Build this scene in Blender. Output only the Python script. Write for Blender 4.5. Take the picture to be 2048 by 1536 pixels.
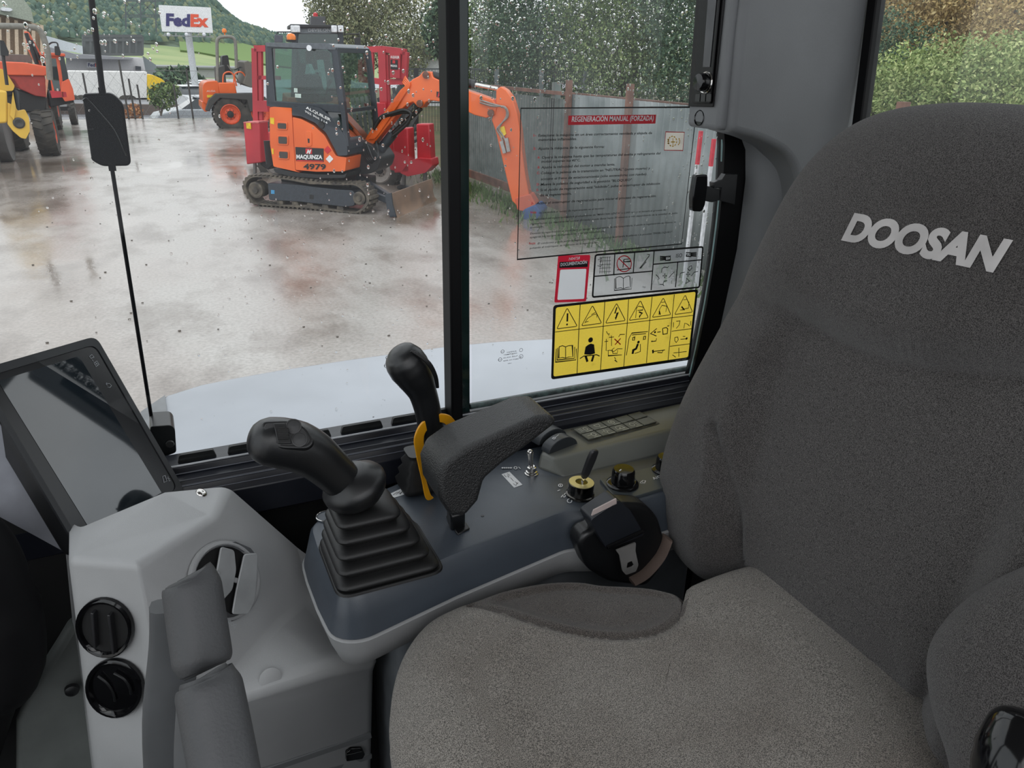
import bpy, bmesh, math, random
from mathutils import Vector, Matrix, noise
V = Vector
for o in list(bpy.data.objects): bpy.data.objects.remove(o)
scene = bpy.context.scene
COL = scene.collection
PI = math.pi
# ------------------------------------------------------------------ camera, sky, exposure
H = 2.2
FPX = 1500.0
PITCH = math.radians(23.4); ROLL = math.atan2(74, 3470); AZ = math.radians(64.6)
FWD = V((math.cos(AZ)*math.cos(PITCH), math.sin(AZ)*math.cos(PITCH), -math.sin(PITCH)))
R0 = V((math.sin(AZ), -math.cos(AZ), 0)); U0 = R0.cross(FWD)
RIGHT = R0*math.cos(ROLL)+U0*math.sin(ROLL); UP = U0*math.cos(ROLL)-R0*math.sin(ROLL)
CAM = V((0, 0, H))
cd = bpy.data.cameras.new('camera'); cam = bpy.data.objects.new('camera', cd); COL.objects.link(cam)
cd.sensor_width = 36; cd.lens = FPX/2048*36; cd.clip_start = .02; cd.clip_end = 3000
m = Matrix((RIGHT, UP, -FWD)).transposed().to_4x4(); m.translation = CAM; cam.matrix_world = m
scene.camera = cam
scene.view_settings.view_transform = 'Standard'; scene.view_settings.look = 'None'
scene.view_settings.exposure = 0.38; scene.view_settings.gamma = 1; scene.view_settings.use_curve_mapping = False
scene.cycles.use_denoising = True
scene.cycles.max_bounces = 8; scene.cycles.transparent_max_bounces = 24; scene.cycles.caustics_reflective = False; scene.cycles.caustics_refractive = False
w = bpy.data.worlds.new('overcast_sky'); scene.world = w; w.use_nodes = True
nt = w.node_tree; bg = nt.nodes['Background']
tc = nt.nodes.new('ShaderNodeTexCoord'); nz = nt.nodes.new('ShaderNodeTexNoise'); nz.inputs['Scale'].default_value = 1.6; nz.inputs['Detail'].default_value = 4
mp = nt.nodes.new('ShaderNodeMapping'); mp.inputs['Scale'].default_value = (1, 1, 3)
rp = nt.nodes.new('ShaderNodeValToRGB'); rp.color_ramp.elements[0].position = .35; rp.color_ramp.elements[0].color = (.80, .84, .90, 1)
rp.color_ramp.elements[1].position = .7; rp.color_ramp.elements[1].color = (.97, .98, 1, 1)
nt.links.new(tc.outputs['Generated'], mp.inputs[0]); nt.links.new(mp.outputs[0], nz.inputs[0]); nt.links.new(nz.outputs[0], rp.inputs[0]); nt.links.new(rp.outputs[0], bg.inputs[0])
bg.inputs[1].default_value = 1.12
sd = bpy.data.lights.new('sun', 'SUN'); sd.energy = .5; sd.angle = math.radians(60); sd.color = (1, .98, .95)
so = bpy.data.objects.new('sun', sd); COL.objects.link(so); so.rotation_euler = (math.radians(38), math.radians(-20), 0)

# ------------------------------------------------------------------ pixel helpers (photo pixel -> a point on a given plane)
def ray(px, py): return FWD*FPX+RIGHT*(px-1024)-UP*(py-768)
def onX(px, py, x): d = ray(px, py); return CAM+d*(x/d.x)
def onY(px, py, y): d = ray(px, py); return CAM+d*(y/d.y)
def onZ(px, py, z): d = ray(px, py); return CAM+d*((z-H)/d.z)
def atd(px, py, t): return CAM+ray(px, py).normalized()*t
def onP(px, py, P, n): d = ray(px, py); return CAM+d*((P-CAM).dot(n)/d.dot(n))
class Side:
    """vertical plane through P along heading h; w points away from the viewer"""
    def __init__(s, P, h):
        s.P = V(P); s.h = V((h[0], h[1], 0)).normalized(); w = V((-s.h.y, s.h.x, 0))
        s.w = w if w.dot(FWD) > 0 else -w
    def __call__(s, px, py, d=0): return onP(px, py, s.P+s.w*d, s.w)
class Fr:
    def __init__(s, o, u, v): s.o = V(o); s.u = V(u).normalized(); s.n = s.u.cross(V(v)).normalized(); s.v = s.n.cross(s.u).normalized()
    def __call__(s, a, b, c=0): return s.o+s.u*a+s.v*b+s.n*c

# ------------------------------------------------------------------ materials
def lin(c):
    r = []
    for x in c:
        x /= 255.; r.append(x/12.92 if x <= .04045 else ((x+.055)/1.055)**2.4)
    return (*r, 1)
MATS = {}
def M(name, col=(128, 128, 128), rough=.5, metal=0, spec=.5, col2=None, scale=20, detail=4, bump=0, bscale=None, lo=.35, hi=.65, coat=0, rough2=None, emit=None, stretch=None):
    if name in MATS: return MATS[name]
    mt = bpy.data.materials.new(name); mt.use_nodes = True; n = mt.node_tree.nodes; l = mt.node_tree.links
    b = n['Principled BSDF']; b.inputs['Base Color'].default_value = lin(col); b.inputs['Roughness'].default_value = rough
    b.inputs['Metallic'].default_value = metal; b.inputs['Specular IOR Level'].default_value = spec; b.inputs['Coat Weight'].default_value = coat
    if emit: b.inputs['Emission Color'].default_value = lin(col); b.inputs['Emission Strength'].default_value = emit
    t = n.new('ShaderNodeTexCoord'); mpn = n.new('ShaderNodeMapping'); l.new(t.outputs['Object'], mpn.inputs[0])
    if stretch: mpn.inputs['Scale'].default_value = stretch
    if col2 is None: col2 = tuple(max(0, x*.88) for x in col)
    x = n.new('ShaderNodeTexNoise'); x.inputs['Scale'].default_value = scale; x.inputs['Detail'].default_value = detail
    l.new(mpn.outputs[0], x.inputs[0])
    r = n.new('ShaderNodeValToRGB'); r.color_ramp.elements[0].position = lo; r.color_ramp.elements[1].position = hi
    r.color_ramp.elements[0].color = lin(col); r.color_ramp.elements[1].color = lin(col2)
    l.new(x.outputs[0], r.inputs[0]); l.new(r.outputs[0], b.inputs['Base Color'])
    if rough2 is not None:
        q = n.new('ShaderNodeMapRange'); q.inputs[1].default_value = lo; q.inputs[2].default_value = hi; q.inputs[3].default_value = rough; q.inputs[4].default_value = rough2
        l.new(x.outputs[0], q.inputs[0]); l.new(q.outputs[0], b.inputs['Roughness'])
    if bump:
        y = n.new('ShaderNodeTexNoise'); y.inputs['Scale'].default_value = bscale or scale*5; y.inputs['Detail'].default_value = 3
        l.new(mpn.outputs[0], y.inputs[0]); bp = n.new('ShaderNodeBump'); bp.inputs['Strength'].default_value = bump; bp.inputs['Distance'].default_value = .002
        l.new(y.outputs[0], bp.inputs['Height']); l.new(bp.outputs[0], b.inputs['Normal'])
    MATS[name] = mt; return mt
def glass_mat(name, tint=(235, 242, 240), refl=.05, alpha=0.0, acol=(120, 125, 125), rough=.02, dirt=False):
    mt = bpy.data.materials.new(name); mt.use_nodes = True; n = mt.node_tree.nodes; l = mt.node_tree.links
    n.remove(n['Principled BSDF']); out = n['Material Output']
    tr = n.new('ShaderNodeBsdfTransparent'); tr.inputs[0].default_value = lin(tint)
    gl = n.new('ShaderNodeBsdfGlossy'); gl.inputs['Roughness'].default_value = rough
    lw = n.new('ShaderNodeLayerWeight'); lw.inputs[0].default_value = .25
    mr = n.new('ShaderNodeMapRange'); mr.inputs[3].default_value = refl; mr.inputs[4].default_value = .6; l.new(lw.outputs['Fresnel'], mr.inputs[0])
    mx = n.new('ShaderNodeMixShader'); l.new(mr.outputs[0], mx.inputs[0]); l.new(tr.outputs[0], mx.inputs[1]); l.new(gl.outputs[0], mx.inputs[2])
    last = mx
    if alpha:
        df = n.new('ShaderNodeBsdfDiffuse'); df.inputs[0].default_value = lin(acol)
        tl = n.new('ShaderNodeBsdfTranslucent'); tl.inputs[0].default_value = lin(acol)
        m3 = n.new('ShaderNodeMixShader'); m3.inputs[0].default_value = .7; l.new(df.outputs[0], m3.inputs[1]); l.new(tl.outputs[0], m3.inputs[2])
        m2 = n.new('ShaderNodeMixShader'); m2.inputs[0].default_value = alpha; l.new(mx.outputs[0], m2.inputs[1]); l.new(m3.outputs[0], m2.inputs[2]); last = m2
        if dirt:
            tt = n.new('ShaderNodeTexCoord'); dz = n.new('ShaderNodeTexNoise'); dz.inputs['Scale'].default_value = 7; dz.inputs['Detail'].default_value = 6; l.new(tt.outputs['Object'], dz.inputs[0])
            dr = n.new('ShaderNodeMapRange'); dr.inputs[1].default_value = .35; dr.inputs[2].default_value = .7; dr.inputs[3].default_value = alpha*.4; dr.inputs[4].default_value = alpha*1.6; l.new(dz.outputs[0], dr.inputs[0]); l.new(dr.outputs[0], m2.inputs[0])
    l.new(last.outputs[0], out.inputs[0]); MATS[name] = mt; return mt

# ------------------------------------------------------------------ mesh builder
_tc = {}
def text_geo(s, size, bold=0, shear=0, align='CENTER', spacing=1.0, xs=1.0):
    k = (s, bold, shear, align, spacing)
    if k not in _tc:
        cu = bpy.data.curves.new('t', 'FONT'); cu.body = s; cu.size = 1; cu.offset = bold; cu.shear = shear; cu.align_x = align; cu.align_y = 'BOTTOM_BASELINE'
        cu.space_character = spacing; cu.resolution_u = 6 if bold > .052 else 2
        ob = bpy.data.objects.new('t', cu); COL.objects.link(ob)
        dg = bpy.context.evaluated_depsgraph_get(); me = bpy.data.meshes.new_from_object(ob.evaluated_get(dg))
        _tc[k] = ([(v.co.x, v.co.y) for v in me.vertices], [tuple(p.vertices) for p in me.polygons])
        bpy.data.objects.remove(ob); bpy.data.curves.remove(cu); bpy.data.meshes.remove(me)
    vs, fs = _tc[k]
    return [(x*size*xs, y*size) for x, y in vs], fs
def rpoly(pts, r, n=5):
    """round the corners of a 2D/3D polygon; r may be a list"""
    out = []; N = len(pts)
    for i in range(N):
        p = V(pts[i]); a = V(pts[i-1]); b = V(pts[(i+1) % N]); rr = r[i] if isinstance(r, (list, tuple)) else r
        if rr <= 0: out.append(p); continue
        da = a-p; db = b-p; rr = min(rr, da.length*.48, db.length*.48)
        p0 = p+da.normalized()*rr; p1 = p+db.normalized()*rr
        for k in range(n+1):
            t = k/n; out.append(p0*(1-t)**2+p*2*t*(1-t)+p1*t*t)
    return out
def crom(pts, n=6, closed=False):
    P = [V(p) for p in pts]; out = []; N = len(P)
    rng = range(N) if closed else range(N-1)
    for i in rng:
        if closed: a, b, c, d = P[i-1], P[i], P[(i+1) % N], P[(i+2) % N]
        else: a = P[max(i-1, 0)]; b = P[i]; c = P[i+1]; d = P[min(i+2, N-1)]
        for k in range(n):
            t = k/n; out.append(.5*((2*b)+(c-a)*t+(2*a-5*b+4*c-d)*t*t+(3*b-3*c+d-a)*t**3))
    if not closed: out.append(P[-1])
    return out
class MB:
    def __init__(s): s.v = []; s.f = []; s.mi = []; s.cur = 0
    def face(s, idx): s.f.append(tuple(idx)); s.mi.append(s.cur)
    def add(s, vs, fs):
        o = len(s.v); s.v += [V(v) for v in vs]
        for f in fs: s.face([i+o for i in f])
        return s
    def box(s, c, d, fr=None):
        c = V(c); vs = []
        for k in range(8):
            q = V(((k & 1)-.5, ((k >> 1) & 1)-.5, ((k >> 2) & 1)-.5)); q = V((q.x*d[0], q.y*d[1], q.z*d[2]))
            if fr: vs.append(fr(c.x+q.x, c.y+q.y, c.z+q.z))
            else: vs.append(c+q)
        return s.add(vs, [(0, 2, 3, 1), (4, 5, 7, 6), (0, 1, 5, 4), (2, 6, 7, 3), (0, 4, 6, 2), (1, 3, 7, 5)])
    def bar(s, a, b, wd, hg=None, up=V((0, 0, 1))):
        a = V(a); b = V(b); hg = hg or wd; d = (b-a); L = d.length
        if L < 1e-6: return s
        d.normalize(); x = d.cross(up)
        if x.length < 1e-3: x = d.cross(V((1, 0, 0)))
        x.normalize(); y = x.cross(d); vs = []
        for p in (a, b):
            for i, j in ((-1, -1), (1, -1), (1, 1), (-1, 1)): vs.append(p+x*i*wd/2+y*j*hg/2)
        return s.add(vs, [(0, 1, 2, 3), (7, 6, 5, 4), (0, 4, 5, 1), (1, 5, 6, 2), (2, 6, 7, 3), (3, 7, 4, 0)])
    def loft(s, rings, caps=(True, True), closed=True):
        o = len(s.v); n = len(rings[0])
        for r in rings: s.v += [V(p) for p in r]
        for i in range(len(rings)-1):
            for j in range(n if closed else n-1):
                k = (j+1) % n; s.face((o+i*n+j, o+i*n+k, o+(i+1)*n+k, o+(i+1)*n+j))
        if caps[0]: s.face([o+j for j in range(n)][::-1])
        if caps[1]: s.face([o+(len(rings)-1)*n+j for j in range(n)])
        return s
    def tube(s, pts, r, n=10, caps=True, sx=1.0, up=V((0, 0, 1)), sup=2.0):
        """r number or list; sx squashes along the side axis"""
        P = [V(p) for p in pts]; N = len(P); rings = []; px = None
        for i in range(N):
            t = (P[min(i+1, N-1)]-P[max(i-1, 0)]).normalized()
            if px is None:
                x = t.cross(up)
                if x.length < 1e-3: x = t.cross(V((1, 0, 0)))
            else: x = px-t*px.dot(t)
            x.normalize(); px = x; y = x.cross(t); rr = r[i] if isinstance(r, (list, tuple)) else r
            if isinstance(rr, (list, tuple)): ra, rb = rr
            else: ra, rb = rr*sx, rr
            ring = []
            for k in range(n):
                a = 2*PI*k/n; ca, sa = math.cos(a), math.sin(a)
                q = (abs(ca)**(2/sup)*math.copysign(1, ca), abs(sa)**(2/sup)*math.copysign(1, sa))
                ring.append(P[i]+x*ra*q[0]+y*rb*q[1])
            rings.append(ring)
        return s.loft(rings, (caps, caps))
    def cyl(s, a, b, r, r2=None, n=20):
        return s.tube([a, b], [r, r if r2 is None else r2], n)
    def lathe(s, c, ax, prof, n=28, caps=False):
        """prof: (radius, height) along axis"""
        ax = V(ax).normalized(); x = ax.cross(V((0, 0, 1)))
        if x.length < 1e-3: x = V((1, 0, 0))
        x.normalize(); y = ax.cross(x); c = V(c)
        return s.loft([[c+ax*h+(x*math.cos(2*PI*k/n)+y*math.sin(2*PI*k/n))*max(r, 1e-5) for k in range(n)] for r, h in prof], (caps, caps))
    def prism(s, poly, vec, caps=True):
        poly = [V(p) for p in poly]; vec = V(vec)
        return s.loft([poly, [p+vec for p in poly]], (caps, caps))
    def ball(s, c, r, n=12, sc=(1, 1, 1)):
        c = V(c); rings = []
        for i in range(n//2+1):
            a = PI*i/(n//2); rings.append([c+V((r*sc[0]*max(math.sin(a), 1e-4)*math.cos(2*PI*k/n), r*sc[1]*max(math.sin(a), 1e-4)*math.sin(2*PI*k/n), r*sc[2]*math.cos(a))) for k in range(n)])
        return s.loft(rings, (True, True))
    def text(s, t, fr, a, b, size, c=.0006, bold=0, shear=0, align='CENTER', spacing=1.0, xs=1.0):
        vs, fs = text_geo(t, size, bold, shear, align, spacing, xs)
        return s.add([fr(a+x, b+y, c) for x, y in vs], fs)
    def ribbon(s, pts, wd, fr, c=.0006, closed=False):
        P = [V(p) for p in pts]; N = len(P); L = []; Rr = []
        for i in range(N):
            a = P[i-1] if (i or closed) else P[i]; b = P[(i+1) % N] if (i < N-1 or closed) else P[i]
            t = b-a
            if t.length < 1e-9: t = V((1, 0))
            t.normalize(); nn = V((-t.y, t.x)); k = 1
            if (0 < i < N-1) or closed:
                e = (P[i]-P[i-1]); 
                if e.length > 1e-9: e.normalize(); k = 1/max(.5, abs(e.dot(t)))
            L.append(fr(*(P[i]+nn*wd/2*k), c)); Rr.append(fr(*(P[i]-nn*wd/2*k), c))
        fs = [(i, (i+1) % N, N+(i+1) % N, N+i) for i in range(N if closed else N-1)]
        return s.add(L+Rr, fs)
    def flat(s, pts, fr, c=.0004):
        return s.add([fr(p[0], p[1], c) for p in pts], [tuple(range(len(pts)))])
    def disc(s, a, b, r, fr, c=.0006, n=20):
        return s.flat([(a+r*math.cos(2*PI*k/n), b+r*math.sin(2*PI*k/n)) for k in range(n)], fr, c)
    def build(s, name, mats, parent=None, smooth=35, bevel=0, bseg=2, subsurf=0, weld=True, fixn=True, kind=None, label=None, cat=None, group=None):
        me = bpy.data.meshes.new(name); inv = None
        vs = s.v
        if parent is not None: inv = parent_inv(parent); vs = [inv @ v for v in vs]
        me.from_pydata([tuple(v) for v in vs], [], s.f)
        if not isinstance(mats, (list, tuple)): mats = [mats]
        for mm in mats: me.materials.append(mm)
        if len(mats) > 1: me.polygons.foreach_set('material_index', s.mi)
        if fixn or weld:
            bm = bmesh.new(); bm.from_mesh(me)
            if weld: bmesh.ops.remove_doubles(bm, verts=bm.verts, dist=1e-5)
            if fixn: bmesh.ops.recalc_face_normals(bm, faces=bm.faces)
            bm.to_mesh(me); bm.free()
        if smooth:
            me.polygons.foreach_set('use_smooth', [True]*len(me.polygons)); me.set_sharp_from_angle(angle=math.radians(smooth))
        ob = bpy.data.objects.new(name, me); COL.objects.link(ob)
        if parent is not None: ob.parent = parent
        if subsurf: md = ob.modifiers.new('s', 'SUBSURF'); md.levels = subsurf; md.render_levels = subsurf
        if bevel:
            md = ob.modifiers.new('b', 'BEVEL'); md.width = bevel; md.segments = bseg; md.limit_method = 'ANGLE'; md.angle_limit = math.radians(35)
        if kind: ob['kind'] = kind
        if label: ob['label'] = label
        if cat: ob['category'] = cat
        if group: ob['group'] = group
        return ob
def world_m(o):
    mm = Matrix.Translation(o.location) @ o.rotation_euler.to_matrix().to_4x4()
    return world_m(o.parent) @ mm if o.parent else mm
def parent_inv(o): return world_m(o).inverted()
def thing(name, label, cat, loc=(0, 0, 0), rz=0, group=None):
    o = bpy.data.objects.new(name, None); COL.objects.link(o); o.location = loc; o.rotation_euler = (0, 0, rz)
    o.empty_display_size = .1; o['label'] = label; o['category'] = cat
    if group: o['group'] = group
    return o
def struct(o): o['kind'] = 'structure'; return o
def copy_tree(o, loc=None, rz=None, label=None, parent=None):
    c = o.copy(); COL.objects.link(c)
    if parent is not None: c.parent = parent
    if loc is not None: c.location = loc
    if rz is not None: c.rotation_euler = (0, 0, rz)
    if label: c['label'] = label
    for ch in list(o.children): copy_tree(ch, parent=c)
    return c
XA = V((1, 0, 0)); YA = V((0, 1, 0)); ZA = V((0, 0, 1))
# ================================================================== CAB SHELL
GREY = M('trim_grey_plastic', (165, 166, 167), .5, bump=.15, bscale=900, scale=3)
GREY2 = M('pillar_grey_plastic', (128, 130, 132), .55, bump=.15, bscale=900, scale=3)
PODK = M('console_dark_plastic', (66, 73, 82), .36, spec=.6, bump=.12, bscale=1200, scale=4)
BLK = M('black_plastic', (19, 20, 22), .38, spec=.6, bump=.05, bscale=700)
BLKR = M('black_rubber', (15, 15, 16), .5, spec=.55, bump=.1, bscale=900)
GLOSSK = M('gloss_black_plastic', (12, 12, 14), .12)
NAVY = M('sill_painted_metal', (27, 29, 37), .3, spec=.5)
DEEP = M('gap_shade_black', (12, 12, 13), .8)  # near-black colour stands in for the shade of gaps and cavities
CHROME = M('chrome', (215, 212, 208), .15, 1)
STEEL = M('brushed_steel', (150, 150, 152), .35, 1)
WHITE_INK = M('white_print', (225, 226, 228), .5)
BLACK_INK = M('black_print', (18, 18, 18), .5)
RED_INK = M('red_print', (196, 30, 45), .45)
YEL = M('yellow_enamel', (244, 170, 20), .4)
GL = glass_mat('cab_window_glass', (250, 253, 252), .012)
GLD = glass_mat('rain_misted_glass', (250, 253, 252), .015, .085, (205, 212, 212), dirt=True)
GREENEDGE = M('green_glass_edge', (20, 42, 40), .12)

struct(MB().box((.25, .45, .9), (1.75, 1.3, .1)).build('floor', M('rubber_floor_mat', (38, 38, 40), .8)))
struct(MB().box((.22, .48, 2.80), (1.8, 1.22, .06)).build('ceiling', M('headliner', (150, 150, 150), .9)))
# right wall under the side window, with the stepped sill on top
prof = [(1.06, .95), (1.06, 1.665), (1.035, 1.683), (.993, 1.683), (.990, 1.673), (.972, 1.673), (.968, 1.668), (.962, 1.670), (.957, 1.663), (.950, 1.655), (.948, 1.615), (.97, 1.60), (1.03, 1.60), (1.03, .95)]
mb = MB(); mb.prism([(-.62, y, z) for y, z in prof], (1.68, 0, 0)); struct(mb.build('wall_right', NAVY, bevel=.0015, smooth=30))
mb = MB().box((.2, 1.02, 1.28), (1.64, .015, .66)); struct(mb.build('wall_right_gap_shade', DEEP))  # black sheet paints the shaded gap under the sill
# thin pale bead, paints the highlight line along the sill edge
mb = MB().tube([(-.6, .992, 1.6855), (1.0, .992, 1.6855)], .0014, 6); struct(mb.build('trim_1', M('sill_highlight_bead', (175, 178, 182), .3)))
# panes
def pane(name, x0, x1, z0, z1, y=1.0, GL=GL):
    mb = MB().add([(x0, y, z0), (x1, y, z0), (x1, y, z1), (x0, y, z1)], [(0, 1, 2, 3)]); return struct(mb.build(name, GL, fixn=False))
pane('window_1', -.6, .366, 1.683, 2.72); pane('window_2', .405, .88, 1.683, 2.72, 1.0, GLD)
mb = MB().box((.3745, 1.0, 2.2), (.019, .034, 1.06)); struct(mb.build('trim_2', M('window_frame_black', (9, 9, 11), .5, spec=.2), bevel=.003))
mb = MB().box((.3945, 1.012, 2.2), (.019, .016, 1.06)); struct(mb.build('trim_3', GREENEDGE, bevel=.002))
mb = MB(); mb.tube([(.405, 1.008, 1.690), (.88, 1.008, 1.690)], .005, 8); struct(mb.build('trim_4', M('wet_green_seal', (70, 92, 90), .25, col2=(30, 45, 44), scale=90), smooth=60))
# rubber seal tabs along the sill
seal = thing('window_seal', 'black notched rubber seal strip along the bottom edge of the side window', 'window seal', (.17, 1.006, 1.683))
for a, b in ((352, 430), (453, 606), (612, 661), (681, 765), (783, 898)):
    pa = onY(a, 905-.163*(a-352), 1.006).x; pb = onY(b, 905-.163*(b-352), 1.006).x
    MB().prism(rpoly([V((pa, 1.006, 1.683)), V((pa+.003, 1.006, 1.694)), V((pb-.003, 1.006, 1.694)), V((pb, 1.006, 1.683))], [0, .003, .003, 0], 3), (0, .006, 0)).build('seal_tab', M('seal_rubber', (14, 14, 15), .5), seal)
MB().prism([(-.6, 1.004, 1.6838), (-.04, 1.004, 1.6838), (-.04, 1.004, 1.687), (-.6, 1.004, 1.687)], (0, .006, 0)).build('seal_tab', MATS['seal_rubber'], seal)
# rear edge seal of the side window (curved top corner)
tr5 = rpoly([onY(x, y, .985) for x, y in ((1446, 230), (1474, 255), (1494, 292), (1497, 340), (1487, 400), (1480, 470), (1469, 560), (1452, 640), (1438, 720), (1418, 820), (1368, 820), (1396, 700), (1414, 610), (1429, 520), (1438, 450), (1446, 370), (1450, 290))], .004, 3)
struct(MB().prism(tr5, (0, .02, 0)).build('trim_5', MATS['window_frame_black'], bevel=.002))
mb = MB(); mb.tube([onY(x, y, .992) for x, y in ((1447, 262), (1445, 350), (1436, 440), (1426, 520), (1411, 610), (1393, 700), (1370, 800))], .0035, 6); struct(mb.build('trim_10', M('green_glass_bead', (110, 140, 140), .2), smooth=60))
mb = MB()
for y, z, r in ((.9895, 1.6745, .0009), (.960, 1.6710, .0008), (.9555, 1.6630, .0007)): mb.tube([(-.6, y, z), (1.0, y, z)], r, 5)
struct(mb.build('trim_11', M('sill_edge_glint', (96, 100, 110), .4)))  # bright edge glints of the sill steps, drawn as pale tubes
# B pillar / corner panels
pp = [onY(1540, -400, .905), onY(1482, 60, .905), onY(1462, 264, .905), onY(1530, 282, .905), onY(1582, 312, .905), onY(1604, 375, .905), onY(1598, 520, .905), onY(1570, 800, .905), onY(1690, 820, .905), onY(1698, 420, .905), onY(1716, 240, .905), onY(1742, 0, .905), onY(1800, -400, .905)]
pp = rpoly(pp, [0, 0, .01, .03, .035, .03, .05, 0, 0, 0, 0, 0, 0], 6)
mb = MB().prism(pp, (0, .07, 0)); struct(mb.build('wall_pillar', GREY2, bevel=.018, bseg=5, smooth=45))
pp = [onY(1440, 235, .982), onY(1478, 262, .982), onY(1491, 300, .982), onY(1491, 360, .982), onY(1474, 500, .982), onY(1440, 660, .982), onY(1400, 830, .982), onY(1690, 830, .982), onY(1700, 235, .982)]
pq = [p.copy() for p in pp]
mb = MB(); a = [onY(1440, 215, .982)]+pp[1:7]; 
b = [onY(1560, 215, .95), onY(1560, 262, .95), onY(1556, 300, .95), onY(1552, 360, .95), onY(1540, 500, .95), onY(1510, 660, .95), onY(1470, 830, .95)]
c = [p+V((.16, -.03, 0)) for p in b]
mb.loft([a, b, c], (False, False), closed=False); o_ = mb.build('wall_pillar_recess', GREY2, smooth=70); struct(o_)
md = o_.modifiers.new('t', 'SOLIDIFY'); md.thickness = .01; md.offset = 1
MB().box((.93, 1.0, 1.9), (.08, .03, 1.9)).build('wall_rear_corner', DEEP, kind='structure')
# rear window with its black seal, wall under it
struct(MB().box((1.03, .42, 1.48), (.06, 1.1, 1.06)).build('wall_rear', GREY2))
MB().prism([onX(1773, -300, .995), onX(1734, 0, .995), onX(1704, 240, .995), onX(1680, 430, .995), onX(1702, 430, .995), onX(1722, 240, .995), onX(1753, 0, .995), onX(1795, -300, .995)], (.02, 0, 0)).build('trim_6', MATS['window_frame_black'], kind='structure', bevel=.002)
struct(MB().add([(1.005, -.1, 2.0), (1.005, .91, 2.0), (1.005, .91, 2.77), (1.005, -.1, 2.77)], [(0, 1, 2, 3)]).build('window_3', GLD, fixn=False))
# left side: unseen low wall and roof overhang, added to cut the fill light
struct(MB().box((.22, -.20, 1.33), (1.8, .04, .86)).build('wall_left_light_block', GREY2))
struct(MB().box((.22, -.17, 2.80), (1.8, .12, .06)).build('ceiling_edge_light_block', GREY2))
# front posts and windshield (outside the frame, they shade and reflect)
struct(MB().box((-.62, 1.0, 1.85), (.07, .07, 1.9)).build('trim_7', MATS['window_frame_black']))
struct(MB().box((-.62, -.08, 1.85), (.07, .07, 1.9)).build('trim_8', MATS['window_frame_black']))
struct(MB().add([(-.62, -.05, 1.35), (-.62, .98, 1.35), (-.62, .98, 2.77), (-.62, -.05, 2.77)], [(0, 1, 2, 3)]).build('window_4', GL, fixn=False))
struct(MB().box((-.62, .46, 1.15), (.06, 1.06, .4)).build('wall_front', GREY2))
struct(MB().box((.98, -.1, 1.85), (.12, .08, 1.9)).build('trim_9', MATS['window_frame_black']))

# exterior side cover of the machine, seen through the glass
COVER = M('pale_grey_painted_cover', (176, 180, 187), .28, spec=.6, scale=2)
e = [onZ(x, y, 1.4) for x, y in ((282, 822), (330, 790), (400, 768), (470, 754), (560, 738), (700, 717), (900, 690), (1000, 681), (1100, 676), (1250, 677), (1400, 683))]
top = e+[V((2.3, 1.75, 1.4)), V((2.3, 1.07, 1.4)), V((-.16, 1.07, 1.4)), V((-.17, 1.5, 1.4))]
cv = thing('side_cover', 'pale grey painted side cover of this machine, flat body panel just outside the window', 'body panel', (1, 1.5, .8))
mb = MB().prism([p+V((0, 0, 0)) for p in top], (0, 0, -.55)); mb.build('cover_shell', COVER, cv, bevel=.012, bseg=3)
MB().prism([onZ(248, 870, 1.405), onZ(283, 822, 1.405), onZ(330, 790, 1.405), onZ(337, 850, 1.405), onZ(330, 930, 1.405)], (0, 0, -.01)).build('front_corner_plate', M('cover_corner_grey', (120, 122, 124), .4), cv)

# ================================================================== SEAT
def fabric(name, c1, c2, c3):
    mt = bpy.data.materials.new(name); mt.use_nodes = True; n = mt.node_tree.nodes; l = mt.node_tree.links; b = n['Principled BSDF']
    t = n.new('ShaderNodeTexCoord'); b.inputs['Roughness'].default_value = .95; b.inputs['Specular IOR Level'].default_value = .15
    b.inputs['Sheen Weight'].default_value = .25; b.inputs['Sheen Roughness'].default_value = .5
    v = n.new('ShaderNodeTexNoise'); v.inputs['Scale'].default_value = 1100; v.inputs['Detail'].default_value = 2; l.new(t.outputs['Object'], v.inputs[0])
    r = n.new('ShaderNodeValToRGB'); e = r.color_ramp.elements; e[0].position = .38; e[0].color = lin(c1); e[1].position = .62; e[1].color = lin(c2); l.new(v.outputs[0], r.inputs[0])
    g = n.new('ShaderNodeTexNoise'); g.inputs['Scale'].default_value = 5; g.inputs['Detail'].default_value = 5; l.new(t.outputs['Object'], g.inputs[0])
    q = n.new('ShaderNodeValToRGB'); e = q.color_ramp.elements; e[0].position = .5; e[0].color = (1, 1, 1, 1); e[1].position = .75; e[1].color = lin(c3); l.new(g.outputs[0], q.inputs[0])
    mx = n.new('ShaderNodeMix'); mx.data_type = 'RGBA'; mx.blend_type = 'MULTIPLY'; mx.inputs[0].default_value = .8; l.new(r.outputs[0], mx.inputs[6]); l.new(q.outputs[0], mx.inputs[7]); l.new(mx.outputs[2], b.inputs['Base Color'])
    wv = n.new('ShaderNodeTexVoronoi'); wv.inputs['Scale'].default_value = 1300; l.new(t.outputs['Object'], wv.inputs[0])
    bp = n.new('ShaderNodeBump'); bp.inputs['Strength'].default_value = .6; bp.inputs['Distance'].default_value = .0012; l.new(wv.outputs[0], bp.inputs['Height']); l.new(bp.outputs[0], b.inputs['Normal'])
    MATS[name] = mt; return mt
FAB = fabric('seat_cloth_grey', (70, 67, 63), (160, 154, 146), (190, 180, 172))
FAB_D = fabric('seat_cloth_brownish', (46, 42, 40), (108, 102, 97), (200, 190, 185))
FAB_B = fabric('seat_back_cloth', (42, 39, 39), (100, 97, 95), (205, 200, 198))
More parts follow.
